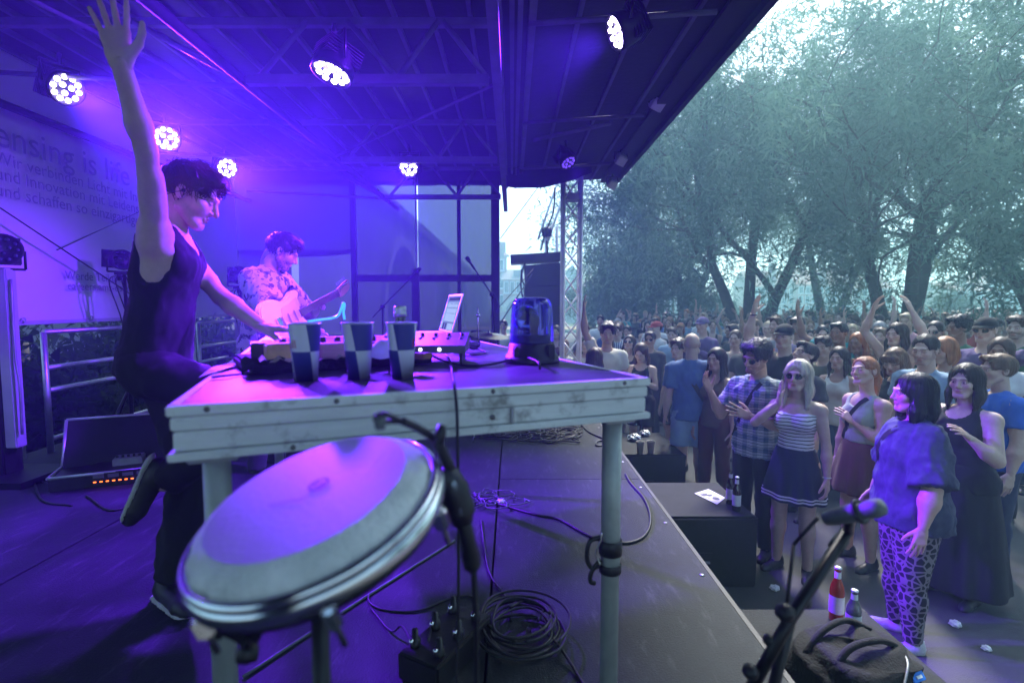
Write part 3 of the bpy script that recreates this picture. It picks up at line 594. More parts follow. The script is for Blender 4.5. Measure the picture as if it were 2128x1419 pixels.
# cable clip and hook on the right table leg
lp = tb(.938, .062); hk = thing('cable_hook', (lp.x, lp.y, .0), 'black clamp with wire hook strapped round the table leg', 'hook')
q = MB(); z = at(1255, 1135, lp.y).z; q.lathe([(.027, -.02), (.03, -.018), (.03, .018), (.027, .02)], 16, (0, 0, z)); q.lathe([(.027, -.012), (.029, -.01), (.029, .01), (.027, .012)], 16, (0, 0, z - .055)); q.build('strap', BLACK, hk)
q = MB(); q.tube(smooth_path([(-.028, -.01, z + .03), (-.055, -.015, z + .02), (-.062, -.015, z - .02), (-.05, -.012, z - .05), (-.03, -.01, z - .045)], 6), .006, 8); q.tube(smooth_path([(-.028, -.012, z - .03), (-.05, -.014, z - .06), (-.052, -.014, z - .085), (-.04, -.012, z - .09)], 5), .006, 8); q.build('hook', BLACK, hk)
q = MB(); q.tube(smooth_path([(-.025, -.018, z + .045), (-.03, -.02, z + .02), (-.04, -.018, z - .01), (-.028, -.02, z - .04)], 6), .0022, 6); q.build('clip', CHROME, hk)

# ---- plastic cups
cupm = pm('cup_paper', (.5, .52, .55), .38, .1, .05, 20); n, L, b = nodes(cupm)
cupm.node_tree.nodes.remove(b.inputs['Base Color'].links[0].from_node)
tc = [x for x in n.nodes if x.type == 'TEX_COORD'][0]; sx = n.nodes.new('ShaderNodeSeparateXYZ'); L.new(tc.outputs['Object'], sx.inputs[0])
def math_(op, a, c=None, d=None):
    m = n.nodes.new('ShaderNodeMath'); m.operation = op
    for i, vv in enumerate((a, c, d)):
        if vv is None: continue
        if isinstance(vv, (int, float)): m.inputs[i].default_value = vv
        else: L.new(vv, m.inputs[i])
    return m.outputs[0]
ang = math_('ARCTAN2', sx.outputs[1], sx.outputs[0])
sl_ = math_('MULTIPLY_ADD', sx.outputs[2], 4.5, ang)                  # slanted fields
fld = math_('GREATER_THAN', math_('SINE', math_('MULTIPLY', sl_, 2.0)), 0)
half = math_('GREATER_THAN', sx.outputs[2], .069)
chk = math_('ABSOLUTE', math_('SUBTRACT', fld, half))
mx = n.nodes.new('ShaderNodeMix'); mx.data_type = 'RGBA'; L.new(chk, mx.inputs[0]); mx.inputs[6].default_value = (.66, .70, .74, 1); mx.inputs[7].default_value = (.03, .05, .24, 1); L.new(mx.outputs[2], b.inputs['Base Color'])
red = pm('cup_red_print', (.45, .02, .02), .4, 0, 0)
def cup(px, py, off, label, h=.136, ta=-70):
    p = on(px, py, T); phi = math.atan2(-p.y, -p.x); rz = phi + rad(off) - rad(252); o = thing('drinking_cup', p, label, 'cup', 'blue and silver cups on the table', rz)
    q = MB(); r0, r1 = .026, .0365; ins = .0012
    q.lathe([(0, .004), (r0 * .93, .004), (r0, .0), (r0 + (r1 - r0) * .5, h * .5), (r1, h - .004)], 36); q.lathe([(r1 - ins, h - .004), (r0, .008), (0, .008)], 36); q.build('wall', cupm, o)
    q = MB(); q.tube([(r1 * math.cos(a), r1 * math.sin(a), h - .003) for a in np.linspace(0, 6.2832, 33)[:-1]], .0019, 6, closed=True); q.build('rim', pm('cup_rim', (.45, .5, .6), .4, 0, 0), o)
    me = text_mesh('Bull', .027, 0)                                    # red word wrapped on the wall
    for v in me.vertices:
        z = h * .57 + v.co.y; rr = r0 + (r1 - r0) * z / h + .0006; a = (v.co.x - .02) / rr + phi + rad(ta) - rz; v.co = (rr * math.cos(a), rr * math.sin(a), z)
    link('lettering', me, red, o); return o
cup(636, 790, 20, 'blue and silver cup standing in front of the yellow block')
cup(746, 787, -12, 'middle one of the three blue and silver cups on the table', ta=95)
cup(836, 785, -18, 'blue and silver cup in front of the silver-capped bottle', ta=80)

# ---- bottle behind the cups
p = at(832, 700, 1.46); p.z = T; bt = thing('bottle', p, 'small dark bottle with silver screw cap behind the cups', 'bottle')
q = MB(); q.lathe([(0, 0), (.026, 0), (.028, .005), (.028, .085), (.025, .1), (.0155, .118), (.0145, .15)], 24); q.build('glass', pm('brown_glass', (.03, .015, .008), .06, 0, 0, 1, coat=.6), bt)
q = MB(); q.lathe([(.0145, .143), (.018, .144), (.018, .155), (.0165, .157), (.0175, .16), (.0175, .170), (.015, .173), (0, .173)], 24); q.build('cap', ALU, bt)

# ---- rotating beacon with blue dome
p = on(1105, 752, T); bc = thing('beacon_light', p, 'rotating warning beacon with translucent blue dome on black base', 'beacon', rz=.3); bc.scale = (1.16, 1.16, 1.0)
q = MB(); q.lathe([(0, .0), (.072, 0), (.074, .004), (.070, .02), (.064, .03), (.060, .055), (.057, .062), (0, .062)], 40); base = q.build('base', BLACK, bc)
q = MB(); q.box((.03, -.056, .034), (.022, .02, .05), bev=.004); q.build('latch', BLACK, base); q = MB(); q.box((-.05, -.03, .03), (.02, .02, .04), bev=.004); q.build('latch', BLACK, base)
dome = bpy.data.materials.new('blue_dome'); dome.use_nodes = True; nn, LL, bb = nodes(dome)
bb.inputs['Base Color'].default_value = (.16, .17, .85, 1); bb.inputs['Transmission Weight'].default_value = .92; bb.inputs['Roughness'].default_value = .04; bb.inputs['IOR'].default_value = 1.12; bb.inputs['Specular IOR Level'].default_value = .9; bb.inputs['Coat Weight'].default_value = .6; bb.inputs['Coat Roughness'].default_value = .05
q = MB(); q.lathe([(.058, .050), (.0575, .09), (.055, .14), (.053, .17), (.050, .185), (.043, .194), (.03, .198), (0, .199)], 40); q.build('dome', dome, bc)
q = MB(); q.lathe([(.045, .062), (.045, .082), (.03, .084), (0, .084)], 24); q.build('turntable', BLACK, bc)
q = MB(); R = frame((.45, -.85, .1)); q.lathe([(.0, -.03), (.02, -.026), (.034, -.012), (.041, .008), (.039, .008), (.032, -.009), (.018, -.022), (0, -.026)], 28, (-.012, .012, .132), R); q.build('reflector', CHROME, bc)
q = MB(); q.lathe([(.010, .084), (.010, .11), (.013, .118), (.013, .135), (.009, .145), (0, .148)], 16, (.004, -.004, 0)); q.build('bulb', pm('bulb_glass', (.55, .5, .8), .15, 0, 0), bc)
q = MB(); q.box((.036, -.012, .125), (.004, .008, .075)); q.build('bracket', ALU, bc)

# ---- black tray with wooden blocks, papers
def tthing(name, px, py, label, cat, rz=0., group=None): return thing(name, on(px, py, T), label, cat, group, TR + rz)
blackf = pm('black_fabric', (.006, .006, .008), .9, 0, .3, 12, .4, 90)
a0 = on(512, 783, T); a1 = on(892, 757, T); dd = a1 - a0; wid = dd.length; ang_ = math.atan2(dd.y, dd.x)
tray = thing('equipment_tray', a0, 'flat black fabric tray holding blocks and gear behind the cups', 'tray', rz=ang_)
q = MB(); q.box((wid / 2, .15, .017), (wid, .30, .030), bev=.008); q.build('base', blackf, tray)
q = MB(); k = 40; vs = []
for i in range(k + 1):
    u = i / k * (wid + .02) - .01; zz = .036 + .008 * math.sin(i * 1.1) + .006 * math.sin(i * 2.7); yy = -.004 + .01 * math.sin(i * .8)
    vs += [(u, yy + .006, .004), (u, yy - .004, zz * .7), (u, yy + .03, zz + .004)]
q.add(vs, [(3 * i + a, 3 * i + 3 + a, 3 * i + 4 + a, 3 * i + 1 + a) for i in range(k) for a in (0, 1)], 0, True); q.build('flap', blackf, tray)
def boxthing(name, px, py, d, size, m, label, cat, rz=0., z=None, bev=.003, tilt=0.):
    p = at(px, py, d); p.z = z if z is not None else p.z
    o = thing(name, p, label, cat, rz=ang_ + rz); q = MB(); q.box((0, 0, size[2] / 2), size, Matrix.Rotation(tilt, 3, 'X'), bev=bev); q.build('body', m, o); return o
yel = pm('yellow_paint', (.55, .42, .10), .6, 0, .2, 20, .2, 90); wood = pm('pale_wood', (.46, .32, .20), .6, 0, .2, 6, .2, 60, stretch=(1, 8, 8))
tz = T + .0335
boxthing('wooden_block', 584, 735, 1.36, (.075, .05, .044), yel, 'yellow painted block on the black tray by the first cup', 'block', z=tz)
boxthing('wooden_block', 690, 735, 1.42, (.075, .06, .040), wood, 'pale wooden block between the first and middle cups', 'block', .05, z=tz)
boxthing('guitar_pedal', 540, 735, 1.42, (.045, .08, .042), BLACK, 'small black box left of the yellow block on the tray', 'box', -.1, z=tz)
boxthing('wooden_block', 876, 757, 1.38, (.036, .05, .016), pm('dark_wood', (.22, .10, .05), .6, 0, .2, 8), 'little dark wooden block at right end of the tray', 'block', .3, z=T + .034)
q = MB(); k = 26; vs = []
for i in range(k + 1):
    u = i / k; pt = Vector((.03 + u * .30, -.012 + .008 * math.sin(i), .036 + .006 * math.sin(i * 1.9))); vs += [tuple(pt), tuple(pt + Vector((0, .035, .005 + .004 * math.sin(i * 2.3))))]
q.add(vs, [(2 * i, 2 * i + 2, 2 * i + 3, 2 * i + 1) for i in range(k)], 0, True); q.build('wrapping_paper', pm('tan_paper', (.5, .42, .30), .7, 0, .25, 20), loc=a0, label='crumpled tan paper strip lying along the black tray', cat='paper').rotation_euler = (0, 0, ang_)
# ---- mixer with coloured lights, controller, sloped synthesizer
purp_m = pm('grey_gear', (.07, .07, .08), .45, 0, .1, 12)
mixr = boxthing('audio_mixer', 690, 718, 1.62, (.34, .20, .05), purp_m, 'low mixer with knobs and coloured light strip behind the cups', 'mixer', -.02, z=T + .012)
for i, (c, s) in enumerate((((1., .12, .25), 5), ((1, .2, .3), 4), ((.2, .9, .8), 6), ((.25, .6, 1), 6), ((.8, .8, 1), 4))):
    q = MB(); q.box((-.062 + i * .022, -.1005, .040), (.019, .004, .007)); q.build('indicator', pm('led_strip_%d' % i, c, .4, 0, 0, 1, emit=c, es=s * .2), mixr)
for i in range(9):
    q = MB(); q.lathe([(.010, .05), (.009, .066), (.007, .068), (0, .068)], 14, (-.15 + i * .038, -.06 + .02 * (i % 2), 0)); q.build('knob', BLACK, mixr)
for i in range(8):
    q = MB(); q.box((-.14 + i * .04, .03, .053), (.012, .018, .008), bev=.002); q.build('fader', ALU_D, mixr)
ctrl = boxthing('midi_controller', 615, 706, 1.86, (.26, .16, .035), BLACK, 'black controller box under the hand of the man in black', 'controller', -.05, z=T + .01)
for i in range(4):
    for j in range(3):
        q = MB(); q.box((-.09 + i * .045, -.045 + j * .045, .037), (.034, .034, .006), bev=.003); q.build('pad', pm('pad_grey', (.16, .16, .18), .6), ctrl)
sp_ = at(884, 716, 1.62); syn = thing('synthesizer', (sp_.x, sp_.y, T), 'sloped grey synthesizer case beside the laptop with white lights', 'synthesizer', rz=TR - .35)
q = MB(); q.prism([(-.10, .035), (.10, .035), (.10, .085), (-.10, .058)], .27, Matrix(((0, 0, 1, -.14), (1, 0, 0, 0), (0, 1, 0, 0), (0, 0, 0, 1)))); q.build('case', pm('synth_grey', (.09, .09, .11), .4, 0, .1, 8), syn)
q = MB(); q.box((-.13, 0, .018), (.008, .15, .035)); q.box((.115, 0, .018), (.008, .15, .035)); q.build('stand', BLACK_M, syn)
for x in (-.05, .0, .055):
    q = MB(); q.lathe([(.005, 0), (.004, .003), (0, .004)], 10, (x, -.10, .046), Mx); q.build('light', pm('white_led', (.9, .9, 1), .3, 0, 0, 1, emit=(.8, .75, 1), es=2.5), syn)
for i in range(6):
    for j in range(3):
        q = MB(); q.lathe([(.007, 0), (.006, .012), (0, .013)], 10, (-.10 + i * .042, -.05 + j * .05, .045 + .0135 * (j + .4) * .9)); q.build('knob', BLACK, syn)
# white round cloth between the cups
q = MB(); vs = []; k = 20
for i in range(9):
    th = i / 8 * math.pi / 2
    for j in range(k):
        a = j / k * 6.2832; rr = .042 * math.cos(th) * (1 + .06 * math.sin(3 * a + i)); vs.append((rr * math.cos(a), rr * .7 * math.sin(a), .046 * math.sin(th) + .002 * math.sin(5 * a)))
q.add(vs, [(i * k + j, i * k + (j + 1) % k, (i + 1) * k + (j + 1) % k, (i + 1) * k + j) for i in range(8) for j in range(k)], 0, True)
pc = at(797, 737, 1.42); pc.z = tz; q.build('folded_cap', pm('white_cloth', (.7, .68, .72), .85, 0, .06, 9), loc=pc, label='crumpled white cloth lying between middle and right cups', cat='cloth')
# paper sheets at the left edge
def sheet_on(name, pts, lift, m, label, cat):
    q = MB(); c = [on(x, y, T) for x, y in pts]; o = c[0].copy(); k = 8; vs = []
    for i in range(k + 1):
        for j in range(k + 1):
            u, v = i / k, j / k; p = (c[0] * (1 - u) + c[1] * u) * (1 - v) + (c[3] * (1 - u) + c[2] * u) * v - o; p.z = .002 + lift * (math.sin(u * 3 + v * 2.2) + 1) * .5 * (u + v) / 2; vs.append(p)
    q.add(vs, [(i * 9 + j, (i + 1) * 9 + j, (i + 1) * 9 + j + 1, i * 9 + j + 1) for i in range(k) for j in range(k)], 0, True)
    return q.build(name, m, loc=o, label=label, cat=cat)
sheet_on('paper_sheet', [(532, 716), (572, 714), (588, 700), (556, 700)], .02, pm('paper', (.72, .72, .72), .8, 0, .04), 'white paper sheet under the arm of the man in black', 'paper')
sheet_on('plastic_bag', [(412, 786), (492, 764), (515, 748), (440, 768)], .012, pm('clear_foil', (.45, .45, .5), .15, 0, .2, 20, spec=.8), 'thin crumpled plastic bag at the left edge of table', 'bag')
# ---- laptop (screen towards the performer)
lp0 = at(938, 692, 2.12); lp1 = at(908, 683, 2.42); ax = Vector((lp1.x - lp0.x, lp1.y - lp0.y, 0)); lw = .27; ax = ax.normalized() if ax.length else EY
lap = thing('laptop', (lp0.x, lp0.y, T), 'open silver laptop showing a music program on the table', 'laptop', rz=math.atan2(ax.y, ax.x))
lz = .05; tl = rad(17)
q = MB(); q.box((lw / 2, .11, lz), (lw, .22, .014), bev=.004); q.build('keyboard_half', ALU, lap)
q = MB(); q.box((lw / 2, .12, lz / 2 - .005), (lw * .8, .16, .034)); q.build('riser', BLACK, lap)
SM = Matrix.Rotation(tl, 3, 'X')
def scr(x, z, y=0): return Vector((x, -.002, lz + .007)) + SM @ Vector((0, y, z))
lid = MB(); c = scr(lw / 2, .085); lid.box(c, (lw, .006, .17), SM, bev=.002); lid = lid.build('lid', ALU, lap)
def glow(name, c, s): return pm(name, (.01, .01, .012), 1., 0, 0, 1, emit=c, es=s, spec=0.)
def rect(x0, x1, z0, z1, m, k):
    q = MB(); q.add([scr(x0, z0, .0036 + k), scr(x1, z0, .0036 + k), scr(x1, z1, .0036 + k), scr(x0, z1, .0036 + k)], [(0, 3, 2, 1)]); q.build('screen', m, lid)
sA, sB, sC = glow('screen_pale', (.36, .52, .66), .42), glow('screen_grey', (.18, .28, .42), .34), glow('screen_dark', (.05, .06, .10), .3)
rect(.008, lw - .008, .01, .162, sB, 0)
for x0, x1, z0, z1, m in ((.01, .25, .06, .165, sA), (.01, lw - .012, .175, .190, sC), (.01, .25, .1, .108, sB), (.01, .25, .13, .138, sB), (.02, .13, .156, .160, sC), (.15, .23, .156, .160, sC), (.01, .14, .015, .05, sA), (.16, .19, .015, .05, sC), (.21, .245, .015, .05, sC), (.26, .295, .02, .16, sA)): rect(x0 * .87, x1 * .87, z0 * .81, z1 * .81, m, .0004)
# ---- spectacles
g0 = at(968, 692, 1.95); g0.z = T; gl = thing('sunglasses', g0, 'pair of glasses lying open beside the laptop', 'glasses', rz=.5)
for s in (-1, 1):
    q = MB(); q.tube([(s * .032 + .025 * math.cos(a), -.004 * math.cos(a), .03 + .02 * math.sin(a)) for a in np.linspace(0, 6.28, 19)[:-1]], .0018, 6, closed=True); q.tube([(s * .058, 0, .035), (s * .062, .06, .028), (s * .06, .12, .006)], .0018, 6); q.build('frame', BLACK, gl)
    q = MB(); q.lathe([(.0, 0), (.024, 0)], 18, (s * .032, 0, .03), Matrix.Rotation(rad(90), 3, 'X')); q.build('lens', pm('tinted_lens', (.1, .06, .2), .05, 0, 0, 1, trans=.6), gl)
# ---- glowing cyan wire
q = MB(); q.tube(smooth_path([at(640, 668, 1.9), at(668, 664, 1.95), at(690, 661, 2.0), at(703, 655, 2.0), at(709, 642, 2.0), at(713, 630, 2.0), at(716, 634, 2.0), at(714, 648, 2.0), at(716, 664, 2.0)], 6), .0045, 8)
q.build('glow_wire', pm('cyan_glow', (.1, .6, .9), .3, 0, 0, 1, emit=(.06, .40, 1.), es=.45), label='light blue glowing wire bent above the mixer', cat='wire')

# ================================================================== DRUM
dn = Vector((math.sin(-.2543), math.sin(-.267), 1)).normalized(); dc = Vector((-.2517, .6469, .874)) + dn * .014
DM = frame(dn, Vector((1, 0, 0))); DM4 = DM.to_4x4(); DM4.translation = dc
drum = thing('hand_drum', dc, 'shallow hand drum with pale skin and chrome rim in front', 'drum'); drum.rotation_euler = DM.to_euler()
skinm = pm('drum_skin', (.36, .39, .39), .45, 0, .06, 7, .08, 120)
q = MB(); q.lathe([(0, .0), (.124, .0)], 72, smooth=False); q.build('skin', skinm, drum)
col_ = pm('drum_collar', (.86, .90, .88), .75, 0, .25, 14, .5, 200, stretch=(1, 1, .15))
q = MB(); nn_ = 128; vs = []
for i, (rr, z) in enumerate(((.1240, -.0001), (.1290, -.0018), (.1400, -.0095), (.1470, -.0185), (.1488, -.030))):
    for j in range(nn_):
        a = j / nn_ * 6.28318; wob = (.0016 * math.sin(j * 1.9) + .0013 * math.sin(j * .83 + 1) * math.sin(j * .21)) * max(0, (i - 1) / 3) + .0008 * math.sin(j * 5.3) * (i > 1); vs.append(((rr + wob) * math.cos(a), (rr + wob) * math.sin(a), z))
q.add(vs, [(i * nn_ + j, (i + 1) * nn_ + j, (i + 1) * nn_ + (j + 1) % nn_, i * nn_ + (j + 1) % nn_) for i in range(4) for j in range(nn_)], 0, True); q.build('skin_collar', col_, drum)
q = MB(); q.tube([(.1545 * math.cos(a), .1545 * math.sin(a), -.028) for a in np.linspace(0, 6.28318, 97)[:-1]], .0065, 12, closed=True); q.build('counter_hoop', CHROME, drum)
q = MB(); q.lathe([(.1485, -.030), (.160, -.031), (.1635, -.035), (.1645, -.044), (.162, -.052), (.156, -.055), (.148, -.053), (.144, -.036)], 96); q.build('shell_ring', CHROME, drum)
q = MB(); q.lathe([(.150, -.040), (.150, -.066), (.14, -.07), (.12, -.07)], 64); q.build('shell', BLACK_M, drum)
for i in range(6):
    a = i / 6 * 6.2832 + .9; c = Vector((.158 * math.cos(a), .158 * math.sin(a), -.064)); q = MB(); q.box(c, (.02, .016, .03), Matrix.Rotation(a, 3, 'Z'), bev=.004); q.cyl(c + Vector((0, 0, .02)), c + Vector((0, 0, -.04)), .0035, 8); q.build('tension_lug', CHROME, drum)
prnt = pm('print_black', (.02, .02, .03), .6, 0, 0)
def on_drum(px, py):
    r_ = ray(px, py); o = Vector((0, 0, H_CAM)); t_ = (dc - o).dot(dn) / r_.dot(dn); return DM.transposed() @ (o + r_ * t_ - dc)
lc = on_drum(663, 1009)
q = MB()
def ringf(c, r0, r1, a0=0, a1=6.2832, k=28, sy=1.):
    vs = []
    for i in range(k + 1):
        a = a0 + (a1 - a0) * i / k
        for rr in (r0, r1): vs.append((c[0] + rr * math.cos(a), c[1] + rr * sy * math.sin(a), .0022))
    q.add(vs, [(2 * i, 2 * i + 1, 2 * i + 3, 2 * i + 2) for i in range(k)])
ringf(lc, .0105, .0135); ringf((lc.x - .003, lc.y + .002), .002, .0055, .5, 4.2); ringf((lc.x + .003, lc.y - .002), .002, .0055, 3.6, 7.4); q.build('emblem', prnt, drum)
me = text_mesh('COMPACT', .011, 0); me.transform(Matrix.Translation((lc.x - .055, lc.y - .030, .0022))); link('lettering', me, pm('print_worn', (.16, .16, .19), .6, 0, .5, 60), drum)
# drum stand: rod, bracket and knob
u0 = at(664, 1262, .62); st = thing('drum_stand', (u0.x, u0.y, 0), 'black stand post and bracket carrying the hand drum', 'stand')
loc = Vector((u0.x, u0.y, 0))
q = MB(); q.tube([u0 - loc + Vector((0, 0, .02)), Vector((0, .0, .35)), Vector((0, 0, .02))], [.0105, .0125, .0125], 14); q.build('post', BLACK_M, st)
for a in (.3, 2.4, 4.5):
    q = MB(); q.tube([(0, 0, .30), (.28 * math.cos(a), .28 * math.sin(a), .012)], .009, 8); q.build('leg', BLACK_M, st)
bk = at(442, 1285, .60) - loc
q = MB(); q.box(bk + Vector((.01, .0, .012)), (.052, .05, .055), Matrix.Rotation(.3, 3, 'Y'), bev=.012); q.box(bk + Vector((.035, .0, -.01)), (.05, .035, .03), Matrix.Rotation(.5, 3, 'Y'), bev=.01); q.tube([bk, u0 - loc], .009, 8); q.build('bracket', BLACK_M, st)
q = MB(); kn = at(515, 1356, .62) - loc; q.lathe([(0, -.012), (.011, -.011), (.013, 0), (.011, .011), (0, .012)], 12, kn, frame((1, .2, 0))); q.tube([kn, bk + Vector((.03, 0, -.01))], .004, 6); q.build('knob', BLACK, st)
# gooseneck microphone clamped on the rim
gm0 = at(945, 1000, .72); gn = thing('clip_microphone', gm0, 'black gooseneck microphone clamped to the rim of the drum', 'microphone')
def gp(px, py, d): return at(px, py, d) - gm0
q = MB(); q.tube(smooth_path([gp(912, 985, .72), gp(935, 1000, .72), gp(950, 1040, .72), gp(962, 1085, .72)], 5), [.012] + [.020] * 6 + [.022] * 7 + [.016] * 2, 12); q.box(gp(918, 995, .72), (.034, .03, .026), Matrix.Rotation(.5, 3, 'Y'), bev=.006); q.build('clamp', BLACK, gn)
q = MB(); q.tube(smooth_path([gp(962, 1075, .72), gp(972, 1120, .72), gp(980, 1165, .73), gp(984, 1190, .73)], 5), [.011] * 8 + [.013] * 5 + [.009, .006, .005], 12); q.build('plug', BLACK, gn)
q = MB(); q.tube(smooth_path([gp(940, 985, .72), gp(925, 950, .71), gp(905, 915, .70), gp(870, 890, .68), gp(835, 874, .665)], 6), [.0085] * 5 + [.0075] * 7 + [.0055] * 13, 10); q.build('gooseneck', BLACK, gn)
q = MB(); c = gp(797, 868, .645); q.tube(smooth_path([gp(835, 874, .665), gp(815, 866, .655), gp(797, 860, .65), gp(784, 864, .645), gp(780, 872, .645), gp(790, 878, .645), gp(812, 876, .655), gp(835, 876, .665)], 5), .0032, 8); q.build('ring_mount', BLACK, gn)
q = MB(); q.lathe([(0, -.008), (.006, -.007), (.0075, 0), (.0075, .006), (.005, .009), (0, .009)], 16, gp(790, 880, .645)); q.build('capsule', pm('capsule_grey', (.12, .13, .13), .6, .3, .3, 200), gn)
q = MB(); q.lathe([(0, -.014), (.007, -.012), (.008, .004), (.005, .014), (0, .015)], 12, gp(915, 905, .69), frame((.2, .1, 1))); q.build('thumb_screw', BLACK, gn)
for px, py in ((945, 1010), (957, 1062)):
    q = MB(); q.box(gp(px, py, .702), (.007, .006, .014), bev=.002); q.build('wire_clip', CHROME, gn)

# ================================================================== CABLES ON THE FLOOR AND TABLE
def cable(pts, r, label, name='cable', m=RUBBER, n=7, group=None):
    q = MB(); P = smooth_path(pts, n); o = P[0].copy(); q.tube([p - o for p in P], r, 7); return q.build(name, m, loc=o, label=label, cat='cable', group=group)
def fl_(px, py, z=.006): return on(px, py, z)
cable([at(984, 1185, .73), at(989, 1280, .76), at(990, 1400, .80), at(988, 1560, .86), Vector((-.03, .95, .006)), Vector((.05, 1.3, .006))], .0042, 'black cable dropping from the microphone clamp to the floor')
e0 = tb(.595, -.012); 
cable([on(905, 722, T + .03), on(925, 735, T + .012), on(937, 757, T + .006), on(940, 776, T + .004), at(944, 800, 1.085), at(949, 850, 1.075), at(951, 930, 1.07), at(953, 1100, 1.07), at(952, 1300, 1.07), at(950, 1560, 1.07), Vector((-.1, 1.2, .006))], .0035, 'thin black cable hanging over the near table edge')
cable([on(868, 718, T + .03), on(905, 742, T + .02), on(950, 757, T + .004), on(1005, 759, T + .004), on(1060, 748, T + .012), on(1090, 742, T + .02), at(1118, 752, 1.40), on(1122, 768, T + .004)], .0035, 'black lead running across the tabletop to the beacon')
cable([on(945, 715, T + .01), on(985, 722, T + .004), on(1010, 733, T + .004), on(980, 738, T + .004), on(945, 730, T + .004), on(930, 722, T + .01)], .0028, 'looped lead on the tabletop behind the laptop stand')
cable([on(440, 784, T + .004), on(470, 780, T + .006), on(500, 777, T + .004), on(520, 772, T + .02)], .003, 'short dark lead by the plastic bag on the table')
cable([fl_(505, 1405), fl_(720, 1265), fl_(945, 1122)], .005, 'straight grey cable stretched across the floor under the drum', m=pm('grey_cable', (.12, .13, .16), .5))
cable([fl_(742, 1205), fl_(765, 1222), fl_(768, 1250), fl_(800, 1266), fl_(870, 1268), fl_(930, 1245), fl_(975, 1238), fl_(990, 1255), fl_(985, 1290)], .0045, 'cable curving over the floor behind the drum stand')
cable([fl_(1000, 1080), fl_(1010, 1160), fl_(1022, 1200), fl_(1050, 1240), fl_(1062, 1290)], .0045, 'cable running down the floor from the small tangle')
cable([fl_(985, 1030), fl_(1040, 1048), fl_(1110, 1068), fl_(1160, 1078), fl_(1215, 1108), fl_(1240, 1118), fl_(1300, 1128), fl_(1340, 1112), fl_(1352, 1075), fl_(1338, 1035), fl_(1312, 1005), fl_(1300, 985)], .0075, 'thick cable sweeping from the tangle round the table leg')
cable([fl_(1204, 878), fl_(1225, 898), fl_(1255, 912), fl_(1262, 922), fl_(1240, 926), fl_(1244, 916), fl_(1275, 918)], .008, 'folded thick cable by the stage edge beyond the table')
cable([at(1018, 838, 1.9), at(1012, 950, 2.0), Vector((-.11, 2.1, .006))] if False else [fl_(690, 975), fl_(640, 985), fl_(600, 1000), fl_(560, 1010)], .005, 'cable on the floor between the table and drum')
for i in range(9):                                          # coil beside the multi-box
    c = on(1082 + 6 * math.sin(i * 2.1), 1322 + 7 * math.cos(i * 1.7), 0); R0 = .105 + .012 * (i % 4) + .01 * math.sin(i * 3)
    pts = [c + Vector(((R0 * math.cos(a) + .012 * math.sin(2 * a + i)), R0 * (1.12 + .08 * math.sin(i)) * math.sin(a), .007 + .0075 * i + .012 * abs(math.sin(a * .5 + i)))) for a in np.linspace(i * .8, i * .8 + 6.0, 16)]
    q = MB(); P = smooth_path(pts, 4); q.tube([p - c for p in P], .0048, 7)
    if i == 0: coil = thing('cable_coil', c, 'thick coil of black cable on the floor beside multi-box', 'cable'); c0 = c
    ob = q.build('loop', RUBBER, coil); ob.location = c - c0
cable([fl_(1120, 1300, .05), fl_(1160, 1340, .03), fl_(1200, 1400, .008), fl_(1240, 1470, .006)], .005, 'tail of the cable coil leading towards the camera')
cable([fl_(1060, 1262, .05), fl_(1100, 1243, .03), fl_(1128, 1262, .02), fl_(1118, 1290, .05)], .0048, 'loose loop standing up above the cable coil')
rs = random.Random(3)
def tangle(px, py, sx, sy, n_, R, r, label, seedm=RUBBER):
    c = on(px, py, 0); o = thing('cable_tangle', c, label, 'cable')
    for i in range(n_):
        a = on(px + rs.uniform(-sx, sx), py + rs.uniform(-sy, sy), 0) - c; ph = rs.uniform(0, 6.28); pts = []
        for k in range(12):
            th = ph + k * .62; Rk = R * (.5 + .6 * rs.random()); pts.append(a + Vector((Rk * math.cos(th), Rk * math.sin(th), .006 + .016 * rs.random())))
        q = MB(); q.tube(smooth_path(pts, 4), r, 6); q.build('loop', seedm, o)
tangle(1035, 1045, 38, 22, 7, .075, .0032, 'small tangle of thin cables in the middle of the floor', pm('grey_lead', (.09, .09, .12), .5))
tangle(965, 1030, 18, 25, 5, .06, .0032, 'pale knot of leads behind the microphone clamp', MATS['grey_lead'])
tangle(1085, 903, 90, 9, 26, .20, .006, 'large dark heap of cables on the floor behind the table')
tangle(650, 930, 60, 12, 8, .2, .006, 'loose cables on the floor under the far table end')
# ================================================================== GEAR AND SMALL THINGS
# ---- left side: column with LED head, dark rack, flight case, rack units
xs_ = -3.15
p0 = at(34, 920, 3.30); lc_ = thing('light_column', (p0.x, p0.y, 0), 'pale metal column with unlit round spotlight at left edge', 'light column')
zt2 = at(22, 558, 3.3).z
q = MB(); q.box((0, 0, (zt2 + at(40, 928, 3.3).z) / 2), (.075, .075, zt2 - at(40, 928, 3.3).z), bev=.006); q.build('column', pm('column_grey', (.42, .43, .48), .5, .3, .1, 5), lc_)
q = MB(); q.box((-.09, .02, zt2 * .42), (.10, .14, zt2 * .95), bev=.01); q.build('back_post', BLACK_M, lc_); q = MB(); q.box((0, 0, .02), (.4, .4, .04)); q.build('foot_plate', BLACK_M, lc_)
q = MB(); q.tube(smooth_path([(.055, -.02, zt2 * .95), (.06, -.03, zt2 * .6), (.075, -.03, zt2 * .45), (.07, -.03, .3)], 5), .008, 6); q.build('conduit', ALU_D, lc_)
for z in (.66, .92):
    q = MB(); q.box((-.09, -.055, z), (.05, .006, .07)); q.build('display', pm('red_display', (.5, .02, .01), .4, 0, 0, 1, emit=(1, .05, .02), es=.25), lc_)
led_par(at(8, 518, 3.25), (-1.0, 1.2, 1.6), 'unlit round spotlight head on the column at left edge', lit=0, r=.085, yoke_up=(0, 0, -1))
